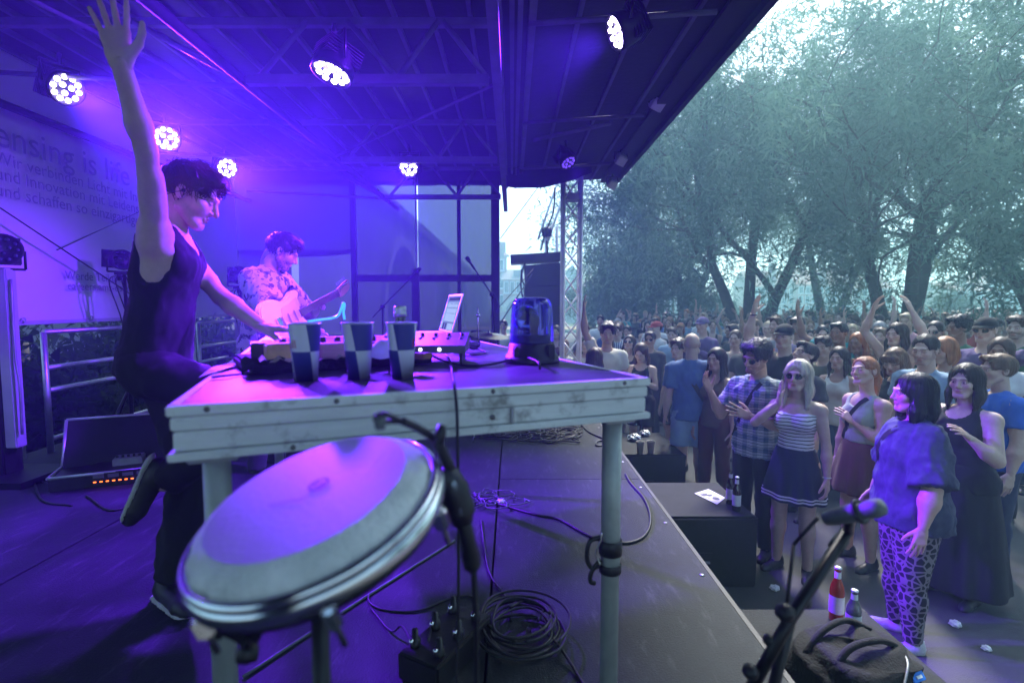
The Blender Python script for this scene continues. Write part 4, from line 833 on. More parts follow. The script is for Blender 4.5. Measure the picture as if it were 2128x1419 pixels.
sp1 = led_par(at(255, 540, 4.3), (-.5, 3.2, 1.2), 'unlit spotlight on a stand behind the man in black', lit=0, r=.075, yoke_up=(0, 0, -1))
sp2 = led_par(at(497, 572, 5.4), (-.5, 2.5, 1.2), 'unlit spotlight on a stand left of the guitarist', lit=0, r=.085, yoke_up=(0, 0, -1))
for nm, (px, py, d), lb in (('light_stand', (258, 560, 4.3), 'thin stand with hanging cables behind the man in black'), ('light_stand', (500, 592, 5.4), 'thin stand carrying a spotlight beside the guitarist')):
    p = at(px, py, d); o = thing(nm, (p.x, p.y, 0), lb, 'stand', 'stands with spotlights'); q = MB(); q.tube([(0, 0, p.z - .04), (0, 0, .5), (0, 0, .02)], [.012, .016, .016], 8); q.build('pole', BLACK_M, o)
    for a in (.5, 2.6, 4.7): q = MB(); q.tube([(0, 0, .45), (.35 * math.cos(a), .35 * math.sin(a), .012)], .009, 6); q.build('leg', BLACK_M, o)
    for i in range(4): q = MB(); a = i * 1.3; q.tube(smooth_path([(0, 0, p.z - .05), (-.09 + .03 * i, .03 * i - .05, p.z - .1), (-.05 + .05 * i, .02, p.z - .45), (.02 * i, .01, .4)], 5), .005, 5); q.build('cable', RUBBER, o)
    q = MB(); q.box((0, 0, p.z - .03), (.14, .04, .03)); q.build('crossbar', BLACK_M, o)
c0 = on(118, 1012); c1 = on(222, 975); fc = thing('flight_case', c0, 'open black flight case with aluminium edges on the floor', 'case', rz=.45)
FM = Matrix.Rotation(rad(52), 3, 'X')
q = MB(); q.box((.30, .1, .04), (.62, .42, .08), bev=.006); q.build('tray', BLACK, fc)
lid = MB(); lid.box(Vector((.30, .22, .20)), (.62, .03, .34), Matrix.Rotation(rad(-28), 3, 'X'), bev=.004); lid = lid.build('lid', BLACK, fc)
for a, b_ in (((-.01, -.11, .085), (.61, -.11, .085)), ((-.01, -.11, .085), (-.01, .31, .085)), ((.61, -.11, .085), (.61, .31, .085)), ((-.01, .29, .36), (.61, .29, .36)), ((-.01, .14, .06), (-.01, .29, .36)), ((.61, .14, .06), (.61, .29, .36))):
    q = MB(); q.tube([a, b_], .010, 6); q.build('edge_trim', ALU, fc)
q = MB(); q.box((.36, .06, .11), (.16, .12, .05), bev=.006); un = q.build('effect_unit', ALU_D, fc)
for i in range(5): q = MB(); q.lathe([(.008, 0), (.007, .015), (0, .016)], 10, (.30 + i * .03, .04, .135)); q.build('knob', BLACK, un)
for i, (px, py) in enumerate(((258, 1004), (318, 985))):
    p = on(px, py); rk = thing('rack_unit', p, ('black rack unit with a row of orange lights on the floor', 'dark rack unit beside the lit one behind table leg')[i], 'audio unit', rz=.38); q = MB(); q.box((.0, .1, .045), (.42 if i == 0 else .3, .26, .09), bev=.004); q.build('case', BLACK, rk)
    if i == 0:
        for k in range(7): q = MB(); q.box((-.14 + k * .032, -.032, .035), (.014, .006, .006)); q.build('indicator', pm('orange_led', (1, .25, .03), .4, 0, 0, 1, emit=(1, .16, .02), es=1.6), rk)
    for k in range(4): q = MB(); q.box((-.12 + k * .075, -.033, .068), (.055, .005, .02)); q.build('panel', pm('panel_grey', (.14, .13, .15), .5), rk)
for i, (a, b_, c) in enumerate((((70, 1000), (90, 1040), (150, 1050)), ((180, 1030), (240, 1060), (330, 1010)), ((20, 960), (70, 990), (110, 1010)))):
    cable([fl_(*a), fl_(*b_), fl_(*c)], .006, ('cable on the floor by the light column foot', 'cable lying in front of the lit rack unit', 'cable leading to the open flight case')[i])
# ---- microphones on stands on stage
def mic_stand(base, top, tip, label, r=.009):
    base, top, tip = Vector(base), Vector(top), Vector(tip); o = thing('microphone_stand', base, label, 'microphone stand')
    q = MB(); q.tube([(0, 0, .04), top - base], r, 8); q.build('pole', BLACK_M, o); d = (tip - top); q = MB(); q.tube([top - base - d * .35, tip - base], r * .8, 8); q.build('boom', BLACK_M, o)
    q = MB(); q.lathe([(0, -.025), (.02, -.022), (.02, .022), (0, .025)], 10, top - base, frame((1, 0, 0))); q.build('clutch', BLACK, o)
    for a in (.4, 2.5, 4.6): q = MB(); q.tube([(0, 0, .09), (.27 * math.cos(a), .27 * math.sin(a), .012)], .008, 6); q.build('leg', BLACK_M, o)
    z = d.normalized(); q = MB(); q.lathe([(.008, 0), (.012, .01), (.0125, .10), (.02, .115), (.024, .14), (.018, .162), (0, .17)], 14, tip - base - z * .03, frame(z)); q.build('microphone', BLACK_M, o)
mic_stand((X7(1040, 5.6), 5.6, 0), at(1022, 612, 5.6), at(984, 556, 5.6), 'boom microphone stand leaning up left of the beacon')
mic_stand((X7(795, 5.8), 5.8, 0), at(795, 638, 5.8), at(856, 575, 5.8), 'slim boom microphone stand in front of the gauze wall')
# cymbal stand and dark case
p = at(994, 700, 4.4); cs_ = thing('cymbal_stand', (p.x, p.y, 0), 'chrome cymbal stand rod with wing nut beside the laptop', 'cymbal stand'); zc = at(994, 655, 4.4).z
q = MB(); q.tube([(0, 0, zc + .07), (0, 0, zc), (0, 0, .3)], [.004, .006, .012], 8); q.build('rod', CHROME, cs_); q = MB(); q.lathe([(0, -.016), (.016, -.012), (.018, 0), (.016, .012), (0, .016)], 14, (0, 0, zc), frame((0, 1, 0))); q.build('wing_nut', CHROME, cs_)
for a in (.4, 2.5, 4.6): q = MB(); q.tube([(0, 0, .32), (.25 * math.cos(a), .25 * math.sin(a), .01)], .008, 6); q.build('leg', CHROME, cs_)
p = at(1016, 696, 5.0); cym = thing('cymbal', p, 'dark cymbal on its stand left of the beacon', 'cymbal'); q = MB(); q.lathe([(0, .022), (.03, .018), (.04, .008), (.12, .002), (.19, -.008)], 28, (0, 0, 0), frame((.1, -.12, 1))); q.build('plate', pm('bronze', (.30, .22, .10), .35, .9, .2, 8), cym); q = MB(); q.tube([(0, 0, .04), (0, 0, -p.z + .02)], .009, 8); q.build('rod', CHROME, cym)
p = at(990, 760, 6.3); amp = thing('amplifier', (p.x, p.y, 0), 'dark equipment cabinet against the gauze wall', 'cabinet'); q = MB(); q.box((0, 0, .38), (.55, .4, .76), bev=.02); q.build('case', DARKBOX, amp); q = MB(); q.box((0, -.203, .33), (.47, .012, .52)); q.build('grille', MATS['speaker_grille'], amp); q = MB(); q.box((0, 0, .79), (.14, .03, .03), bev=.01); q.build('handle', BLACK, amp)
# ---- multi-box beside the coil
p = on(905, 1392); pb = thing('stage_box', p, 'black multi-socket stage box with shiny plugs on the floor', 'stage box', rz=-.5)
q = MB(); q.box((0, .06, .045), (.15, .30, .085), bev=.008); q.build('case', BLACK, pb)
for i in range(6):
    q = MB(); c = (-.045 + .09 * (i % 2), -.04 + .1 * (i // 2), .09); q.lathe([(.017, 0), (.017, .02), (.011, .022), (.009, .05), (0, .05)], 12, c); q.build('plug', BLACK_M, pb)
    q = MB(); q.lathe([(.0075, .022), (.0075, .03), (0, .031)], 8, (c[0], c[1] - .018, .088)); q.build('latch', CHROME, pb)
cable([on(890, 1330, .12), on(900, 1300, .08), on(930, 1290, .02), on(990, 1300, .01)], .004, 'lead plugged into the top of the stage box')
cable([on(860, 1340, .1), on(835, 1300, .06), on(812, 1310, .01), on(770, 1262, .006)], .004, 'lead leaving the stage box towards the drum stand')

# ---- subwoofers in front of the stage
def subwoofer(x0, x1, y0, y1, z1, label):
    o = thing('subwoofer', ((x0 + x1) / 2, (y0 + y1) / 2, G), label, 'subwoofer', 'subwoofers along the stage front'); h = z1 - G
    q = MB(); q.box((0, 0, h / 2), (x1 - x0, y1 - y0, h), bev=.012); q.build('cabinet', DARKBOX, o)
    q = MB(); q.box((0, 0, h + .003), (x1 - x0 - .03, y1 - y0 - .03, .008)); q.build('top_board', pm('sub_top', (.012, .014, .015), .75, 0, .4, 5, .3, 120, col2=(.03, .033, .034), spec=.2), o)
    q = MB(); q.box((.06, -(y1 - y0) / 2 - .002, h * .42), (.16, .008, .09)); q.build('handle_recess', BLACK, o); q = MB(); q.tube([(0, -(y1 - y0) / 2 - .012, h * .37), (.12, -(y1 - y0) / 2 - .012, h * .37)], .01, 8); q.build('handle', pm('handle_grey', (.2, .2, .21), .5), o)
    for sx_ in (-1, 1):
        for sy_ in (-1, 1):
            q = MB(); q.box((sx_ * ((x1 - x0) / 2 - .02), sy_ * ((y1 - y0) / 2 - .02), h - .025), (.046, .046, .06), bev=.01); q.build('corner_guard', BLACK_M, o)
ZS = -.45
xr = on(1575, 1075, ZS).x; yn = on(1480, 1076, ZS).y
subwoofer(XE + .03, xr, yn, on(1450, 1003, ZS).y, ZS, 'black subwoofer with flyer and two beer bottles on top')
subwoofer(XE + .03, xr, on(1380, 946, ZS).y, on(1380, 946, ZS).y + .95, ZS, 'black subwoofer farther back with plastic cups on top')
subwoofer(XE + .03, xr, on(1535, 1265, ZS).y - .9, on(1535, 1265, ZS).y, ZS, 'nearest subwoofer carrying the backpack and red bottles')
ZT = ZS + .008
def bottle(px, py, label, h=.26, r=.031, glass='brown', lab=True, z=ZT, cap=True):
    p = on(px, py, z); o = thing('bottle', p, label, 'bottle'); gl_ = dict(brown=MATS['brown_glass'], red=pm('red_drink', (.30, .03, .01), .06, 0, 0, 1, coat=.6), clear=pm('clear_glass', (.35, .38, .38), .05, 0, 0, 1, trans=.7))[glass]
    q = MB(); q.lathe([(0, 0), (r * .93, 0), (r, .006), (r, h * .56), (r * .86, h * .66), (r * .44, h * .80), (r * .40, h * .97), (r * .46, h * .975), (r * .46, h), (0, h)], 20); q.build('glass', gl_, o)
    if lab: q = MB(); q.lathe([(r + .0006, h * .16), (r + .0006, h * .48)], 20); q.build('label', pm('bottle_label', (.66, .66, .64), .6, 0, .1, 30), o); q = MB(); q.lathe([(r * .47, h * .80), (r * .43, h * .92)], 16); q.build('neck_label', MATS['bottle_label'], o)
    if cap: q = MB(); q.lathe([(r * .5, h * .975), (r * .5, h * 1.0), (r * .3, h * 1.012), (0, h * 1.014)], 14); q.build('cap', ALU, o)
bottle(1517, 1046, 'beer bottle next to the flyer on the subwoofer', cap=False); bottle(1530, 1060, 'beer bottle nearest the subwoofer edge beside another')
bottle(1737, 1287, 'tall red-filled bottle with silver cap near the backpack', .27, .033, 'red', True); bottle(1772, 1318, 'short clear bottle in front of the red-filled one', .22, .032, 'clear', True)
q = MB(); cz = [on(x, y, ZT + .003) for x, y in ((1443, 1025), (1472, 1016), (1507, 1034), (1490, 1048))]; o_ = cz[0].copy(); q.add([c - o_ for c in cz] + [c - o_ + Vector((0, 0, .002)) for c in cz], [(0, 3, 2, 1), (4, 5, 6, 7), (0, 1, 5, 4), (1, 2, 6, 5), (2, 3, 7, 6), (3, 0, 4, 7)])
fly = q.build('flyer', MATS['paper'], loc=o_, label='white printed flyer lying on top of the subwoofer', cat='flyer')
u_, v_ = cz[1] - cz[0], cz[3] - cz[0]
def fp(a, b_): return u_ * a + v_ * b_ + Vector((0, 0, .0028))
q = MB()
for a0, a1, b0, b1 in ((.08, .5, .15, .4), (.3, .62, .3, .5), (.1, .2, .5, .62), (.55, .9, .75, .8), (.55, .8, .84, .88)): q.add([fp(a0, b0), fp(a1, b0 + .05), fp(a1 - .05, b1), fp(a0 + .04, b1 - .05)], [(0, 1, 2, 3)])
q.add([fp(.45 + .16 * math.cos(a), .68 + .13 * math.sin(a)) for a in np.linspace(0, 6.28, 17)[:-1]], [tuple(range(16))]); q.build('print', pm('flyer_ink', (.05, .04, .10), .6), fly)
def pcup(px, py, label):
    p = on(px, py, ZT); o = thing('plastic_cup', p, label, 'cup', 'clear plastic cups'); q = MB(); q.lathe([(0, .002), (.028, .002), (.041, .125), (.043, .127), (.040, .125), (.027, .006), (0, .006)], 20); q.build('wall', pm('hazy_plastic', (.50, .46, .42), .3, 0, .1, 9, trans=.35), o); q = MB(); q.lathe([(0, .07), (.034, .07)], 18); q.build('drink', pm('beer', (.35, .18, .04), .1, 0, 0), o)
pcup(1330, 942, 'half full plastic cup left of its twin on subwoofer'); pcup(1352, 941, 'half full plastic cup right of its twin on subwoofer')
def crumple(p, r, label, m, name='crumpled_foil', cat='litter'):
    bm = bmesh.new(); bmesh.ops.create_icosphere(bm, subdivisions=3, radius=r)
    for v in bm.verts: v.co *= 1 + .45 * noise.noise(v.co * (2.2 / r)); v.co.z *= .6
    bm.verts.index_update(); me = bpy.data.meshes.new(name); bm.to_mesh(me); bm.free(); return link(name, me, m, None, label, cat, loc=p + Vector((0, 0, r * .5)))
foil = pm('foil', (.6, .6, .62), .25, .9, .2, 30)
crumple(on(1318, 915, ZT), .07, 'crumpled silver foil beside the plastic cups', foil); crumple(on(1340, 905, ZT), .06, 'second crumpled foil ball behind the plastic cups', foil)
crumple(on(1610, 1150, G), .035, 'white paper scrap on the ground beside the subwoofer', MATS['paper'], 'paper_scrap')
for i_, (px, py, lb) in enumerate(((1668, 1105, 'paper scrap on the ground behind the beer bottles'), (1720, 1180, 'paper scrap on the ground by the red bottle'), (1985, 1300, 'paper scrap on the ground beside the black dress'), (1880, 1275, 'paper scrap on the ground beside the leopard leggings'), (2050, 1350, 'paper scrap on the ground near the right edge'), (1610, 1225, 'paper scrap on the ground below the nearer subwoofer corner'))): crumple(on(px, py, G), .016 + .008 * (i_ % 3), lb, MATS['paper'], 'paper_scrap')
crumple(on(1040, 1045, 0), .02, 'white tape scrap in the small cable tangle', MATS['paper'], 'paper_scrap')
# ---- backpack on the nearest subwoofer
p = on(1770, 1412, ZT); p.x = min(p.x, xr - .25); bpk = thing('backpack', p, 'black backpack with white slash logo and blue tag lying down', 'backpack', rz=.35)
me_ = MB(); k1, k2 = 14, 28; vs = []
for i in range(k1 + 1):
    th = i / k1 * math.pi / 2
    for j in range(k2): a = j / k2 * 6.2832; ca, sa = math.cos(a), math.sin(a); e_ = lambda c, n_: math.copysign(abs(c) ** n_, c); bump = 1 + .05 * math.sin(a * 5 + i) + .03 * math.sin(a * 11 + 2 * i); vs.append((.25 * e_(ca, .7) * math.cos(th) ** .45 * bump, .20 * e_(sa, .7) * math.cos(th) ** .45 * bump, .17 * math.sin(th) ** .8 + .01 * math.sin(3 * a + i)))
me_.add(vs, [(i * k2 + j, i * k2 + (j + 1) % k2, (i + 1) * k2 + (j + 1) % k2, (i + 1) * k2 + j) for i in range(k1) for j in range(k2)], 0, True); me_.build('body', blackf, bpk)
for i in range(3):
    q = MB(); x0 = -.16 + .026 * i; q.box((x0, -.185 + .012 * i, .075 + .012 * i), (.017, .006, .035 + .012 * i), Matrix.Rotation(.5, 3, 'Y') @ Matrix.Rotation(-.55, 3, 'X')); q.build('logo_bar', WHITE_P, bpk)
q = MB(); q.box((.13, -.17, .10), (.07, .008, .035), Matrix.Rotation(-.7, 3, 'X'), bev=.003); tg = q.build('tag', pm('blue_tag', (.03, .22, .75), .5, 0, 0), bpk); q = MB(); q.box((.13, -.176, .103), (.03, .004, .010), Matrix.Rotation(-.7, 3, 'X')); q.build('tag_print', WHITE_P, tg)
for y in (-.06, .06): q = MB(); q.tube(smooth_path([(-.2, y, .12), (-.1, y, .20), (.05, y * 1.2, .205), (.2, y, .13)], 6), .014, 6); q.build('strap', blackf, bpk)
q = MB(); q.tube(smooth_path([(.02, -.19, .10), (.1, -.15, .15), (.19, -.06, .13)], 6), .005, 6); q.build('zip', ALU_D, bpk)
# ---- low microphone stand in front, out of focus
base = Vector((.56, .80, 0)); ms = thing('microphone_stand', base, 'low black boom stand holding a grey microphone by the camera', 'microphone stand')
def mr(px, py, d): return at(px, py, d) - base
j0 = mr(1640, 1288, .92)
q = MB(); q.tube([mr(1555, 1440, .90), j0, mr(1762, 1100, .98)], .011, 12); q.build('boom', BLACK_M, ms)
q = MB(); q.tube([j0, mr(1600, 1460, .98), (0.0, .02, .03)], .011, 10); q.build('pole', BLACK_M, ms)
q = MB(); q.tube([mr(1650, 1130, 1.0), mr(1632, 1275, .94)], .0035, 8); q.tube([mr(1650, 1130, 1.0), mr(1700, 1075, .98)], .0035, 8); q.build('cable', RUBBER, ms)
for a, b_ in (((1632, 1272, .92), .017), ((1672, 1250, .94), .012), ((1600, 1330, .92), .012), ((1560, 1395, .9), .014)): q = MB(); c = mr(*a); q.lathe([(0, -b_), (b_ * .8, -b_ * .7), (b_, 0), (b_ * .8, b_ * .7), (0, b_)], 12, c, frame((.4, -1, .2))); q.build('clutch', BLACK, ms)
q = MB(); q.tube([mr(1735, 1140, .97), mr(1750, 1118, .98)], .0135, 12); q.build('grip', pm('dark_green_grip', (.03, .05, .045), .5), ms)
m0, m1 = mr(1712, 1078, .99), mr(1838, 1052, .90); z = (m1 - m0); L_ = z.length
q = MB(); q.lathe([(0, 0), (.012, .004), (.015, L_ * .2), (.0165, L_ * .5), (.018, L_ * .62), (.013, L_ * .66), (.0145, L_ * .72), (.0175, L_ * .85), (.014, L_ * .97), (0, L_)], 16, m0, frame(z)); q.build('microphone', pm('mic_grey', (.16, .18, .18), .5, .4, .2, 30, .3, 400), ms)
q = MB(); q.tube([m0 + z * .62 + (frame(z) @ Vector((.019 * math.cos(a), .019 * math.sin(a), 0))) for a in np.linspace(0, 6.28, 15)[:-1]], .004, 6, closed=True); q.tube([m0 + z * .45, mr(1762, 1105, .975)], .008, 8); q.build('clip', BLACK, ms)
for a in (2.2, 4.4, 6.1): q = MB(); q.tube([(0, 0, .10), (.28 * math.cos(a), .28 * math.sin(a), .012)], .009, 6); q.build('leg', BLACK_M, ms)
# ---- dark planting behind the railing
for i, y in enumerate((1.2, 2.6, 4.0, 5.4, 6.8, 8.3)):
    tree((-5.0 + .2 * math.sin(i * 2), y, G), 2.9, 1.3, ('dark shrub at the left edge behind the railing', 'dark shrub behind the flight case and railing', 'dark shrub behind the railing next to the column', 'dark shrub behind the railing and the man in black', 'dark shrub behind the railing near the guitarist', 'dark shrub beyond the far corner of stage')[i], 70 + i, 7000, .06, 5, ll=.13, lw=.06, droop=.3, m=leafh, low=0, cat='shrub', name='shrub', forks=(3, 3, 3, 2))
q = MB(); q.box((-4.3, 12.6, G + .7), (6, .8, 1.4)); q.build('stone_ledge', stone, label='low stone ledge seen through the gap in the gauze', cat='ledge')
# ================================================================== PEOPLE: bodies grown from blended volumes
f32 = np.float32
def V(*a): return np.array(a, dtype=np.float64)
def nrm(v): v = np.asarray(v, float); return v / (np.linalg.norm(v) + 1e-12)
class RC:                                              # round cone, optionally flattened along one axis, optionally cut by planes
    def __init__(s, a, b, ra, rb, fl=None, f=1., cuts=()):
        s.a, s.b, s.ra, s.rb, s.f, s.cuts = np.asarray(a, float), np.asarray(b, float), ra, rb, f, cuts; s.n = None if fl is None else nrm(fl)
    def box(s): r = max(s.ra, s.rb); return np.minimum(s.a, s.b) - r, np.maximum(s.a, s.b) + r
    def ev(s, X, Y, Z):
        ba = s.b - s.a; L = ba @ ba + 1e-12; x, y, z = X - s.a[0], Y - s.a[1], Z - s.a[2]
        t = np.clip((x * ba[0] + y * ba[1] + z * ba[2]) / L, 0, 1); x, y, z = x - t * ba[0], y - t * ba[1], z - t * ba[2]; r = s.ra + (s.rb - s.ra) * t
        if s.n is not None:
            q = (x * s.n[0] + y * s.n[1] + z * s.n[2]) * (1 / s.f - 1); x, y, z = x + q * s.n[0], y + q * s.n[1], z + q * s.n[2]
        d = np.sqrt(x * x + y * y + z * z) - r
        if s.n is not None: d = d * (s.f ** .5)
        for c, n in s.cuts: d = np.maximum(d, (X - c[0]) * n[0] + (Y - c[1]) * n[1] + (Z - c[2]) * n[2])
        return d
    def grow(s, e, cuts=()): return RC(s.a, s.b, s.ra + e, s.rb + e, s.n, s.f, tuple(s.cuts) + tuple(cuts))
class EL:                                              # ellipsoid
    def __init__(s, c, r, R=None, cuts=()): s.c, s.r, s.R, s.cuts = np.asarray(c, float), np.asarray(r, float), (np.eye(3) if R is None else np.asarray(R, float)), cuts
    def box(s): e = np.sqrt(((s.R * s.r[None, :]) ** 2).sum(1)); return s.c - e, s.c + e
    def ev(s, X, Y, Z):
        x, y, z = X - s.c[0], Y - s.c[1], Z - s.c[2]; R = s.R
        a = (x * R[0, 0] + y * R[1, 0] + z * R[2, 0]) / s.r[0]; b = (x * R[0, 1] + y * R[1, 1] + z * R[2, 1]) / s.r[1]; c = (x * R[0, 2] + y * R[1, 2] + z * R[2, 2]) / s.r[2]
        k0 = np.sqrt(a * a + b * b + c * c); k1 = np.sqrt((a / s.r[0]) ** 2 + (b / s.r[1]) ** 2 + (c / s.r[2]) ** 2) + 1e-9
        d = k0 * (k0 - 1) / k1
        for cc, n in s.cuts: d = np.maximum(d, (X - cc[0]) * n[0] + (Y - cc[1]) * n[1] + (Z - cc[2]) * n[2])
        return d
    def grow(s, e, cuts=()): return EL(s.c, s.r + e, s.R, tuple(s.cuts) + tuple(cuts))
class SK:                                              # flared pleated skirt round an axis
    def __init__(s, top, bot, r0, r1, fy=.72, pl=14, amp=.06): s.t, s.b, s.r0, s.r1, s.fy, s.pl, s.amp = np.asarray(top, float), np.asarray(bot, float), r0, r1, fy, pl, amp
    def box(s): r = max(s.r0, s.r1) * 1.15; return np.minimum(s.t, s.b) - V(r, r, 0), np.maximum(s.t, s.b) + V(r, r, 0)
    def ev(s, X, Y, Z):
        t = np.clip((s.t[2] - Z) / (s.t[2] - s.b[2]), 0, 1); x = X - (s.t[0] + (s.b[0] - s.t[0]) * t); y = (Y - (s.t[1] + (s.b[1] - s.t[1]) * t)) / s.fy
        a = np.arctan2(y, x); R = (s.r0 + (s.r1 - s.r0) * t ** .8) * (1 + s.amp * t * np.sin(a * s.pl + 1.5 * np.sin(a * 3)))
        d = (np.sqrt(x * x + y * y) - R) * .8
        return np.maximum(np.maximum(d, Z - s.t[2]), s.b[2] - Z)
def compose(ops, X, Y, Z, D=None):
    for op, p, k in ops:
        d = p.ev(X, Y, Z)
        if D is None: D = d; continue
        if op == 'u': h = np.clip(.5 + .5 * (D - d) / k, 0, 1); D = D * (1 - h) + d * h - k * h * (1 - h)
        else: h = np.clip(.5 - .5 * (D + d) / k, 0, 1); D = D * (1 - h) - d * h + k * h * (1 - h)
    return D
def voxel(ops, vox, pad=.02):
    lo = np.min([p.box()[0] for o, p, k in ops if o == 'u'], 0) - pad; hi = np.max([p.box()[1] for o, p, k in ops if o == 'u'], 0) + pad
    n = np.ceil((hi - lo) / vox).astype(int) + 1; ax = [(lo[i] + vox * np.arange(n[i])).astype(f32) for i in range(3)]
    D = np.full(n, .12, f32)
    for op, p, k in ops:
        a, b = p.box(); m = k + (2.2 * vox if op == 'u' else vox)
        i0 = np.clip(np.floor((a - m - lo) / vox).astype(int), 0, n); i1 = np.clip(np.ceil((b + m - lo) / vox).astype(int) + 1, 0, n)
        if (i1 <= i0).any(): continue
        sl = tuple(slice(i0[i], i1[i]) for i in range(3)); X, Y, Z = ax[0][sl[0]][:, None, None], ax[1][sl[1]][None, :, None], ax[2][sl[2]][None, None, :]
        d = p.ev(X, Y, Z).astype(f32); S = D[sl]
        if op == 'u': h = np.clip(.5 + .5 * (S - d) / k, 0, 1); D[sl] = S * (1 - h) + d * h - k * h * (1 - h)
        else: h = np.clip(.5 - .5 * (S + d) / k, 0, 1); D[sl] = S * (1 - h) - d * h + k * h * (1 - h)
    return D, lo, vox
def nets(D, lo, vox):
    S = D < 0; n = D.shape
    c = np.zeros((n[0] - 1, n[1] - 1, n[2] - 1), np.uint8)
    for i in (0, 1):
        for j in (0, 1):
            for k in (0, 1): c += S[i:n[0] - 1 + i, j:n[1] - 1 + j, k:n[2] - 1 + k]
    act = np.argwhere((c > 0) & (c < 8)); 
    idx = np.full(c.shape, -1, np.int32); idx[tuple(act.T)] = np.arange(len(act))
    pos = np.zeros((len(act), 3)); cnt = np.zeros(len(act)); off = [(i, j, k) for i in (0, 1) for j in (0, 1) for k in (0, 1)]
    val = {o: D[act[:, 0] + o[0], act[:, 1] + o[1], act[:, 2] + o[2]] for o in off}
    for o in off:
        for d in range(3):
            if o[d] == 1: continue
            e = list(o); e[d] = 1; e = tuple(e); a, b = val[o], val[e]; m = (a < 0) != (b < 0)
            t = np.where(m, a / np.where(m, a - b, 1), 0); P = np.tile(np.array(o, float), (len(act), 1)); P[:, d] = t
            pos[m] += P[m]; cnt[m] += 1
    v = lo + (act + pos / cnt[:, None]) * vox; faces = []
    for d in range(3):
        a = [slice(None)] * 3; b = [slice(None)] * 3; a[d] = slice(0, n[d] - 1); b[d] = slice(1, n[d]); A, B = S[tuple(a)], S[tuple(b)]
        e = np.argwhere(A != B); u, w = (d + 1) % 3, (d + 2) % 3
        e = e[(e[:, u] > 0) & (e[:, w] > 0) & (e[:, u] < n[u] - 1) & (e[:, w] < n[w] - 1)]
        fl = A[tuple(e.T)]
        def cell(du, dw): q = e.copy(); q[:, u] += du; q[:, w] += dw; return idx[tuple(q.T)]
        q = np.stack([cell(-1, -1), cell(0, -1), cell(0, 0), cell(-1, 0)], 1); q[~fl] = q[~fl][:, ::-1]; faces.append(q)
    F = np.concatenate(faces); F = F[(F >= 0).all(1)]
    return v, F
def vnormals(v, F):
    n = np.cross(v[F[:, 2]] - v[F[:, 0]], v[F[:, 3]] - v[F[:, 1]]); N = np.zeros_like(v)
    for i in range(4): np.add.at(N, F[:, i], n)
    return N / (np.linalg.norm(N, axis=1, keepdims=True) + 1e-12)
def grow(ops, vox): D, lo, vx = voxel(ops, vox); return nets(D, lo, vx)
def wob(v, fr, seed=0.):                                # cheap smooth noise in [-1, 1]
    x, y, z = (v * fr).T; s = seed
    a = np.sin(x * 1.0 + 1.7 * np.sin(y * .7 + s) + s); b = np.sin(y * 1.13 + 1.5 * np.sin(z * .83 + 2 * s)); c = np.sin(z * .91 + 1.6 * np.sin(x * .77 + 3 * s) + 1.3 * s)
    return (a * b + b * c + c * a) / 2.2
def to_mesh(name, chunks, tints=None):                  # chunks: (verts, quads, slot)
    nv = sum(len(c[0]) for c in chunks); nf = sum(len(c[1]) for c in chunks); me = bpy.data.meshes.new(name)
    co = np.concatenate([c[0] for c in chunks]).astype(f32); fs = []; o = 0; sl = []
    for c in chunks: fs.append(c[1] + o); o += len(c[0]); sl += [c[2]] * len(c[1])
    fs = np.concatenate(fs).astype(np.int32)
    me.vertices.add(nv); me.vertices.foreach_set('co', co.ravel()); me.loops.add(nf * 4); me.loops.foreach_set('vertex_index', fs.ravel())
    me.polygons.add(nf); me.polygons.foreach_set('loop_start', np.arange(nf, dtype=np.int32) * 4); me.polygons.foreach_set('loop_total', np.full(nf, 4, np.int32))
    me.polygons.foreach_set('material_index', np.array(sl, np.int32)); me.polygons.foreach_set('use_smooth', np.ones(nf, bool))
    if tints is not None:
        at_ = me.attributes.new('tint', 'FLOAT_COLOR', 'POINT'); at_.data.foreach_set('color', np.concatenate(tints).astype(f32).ravel())
    me.update(calc_edges=True); me.validate(); return me

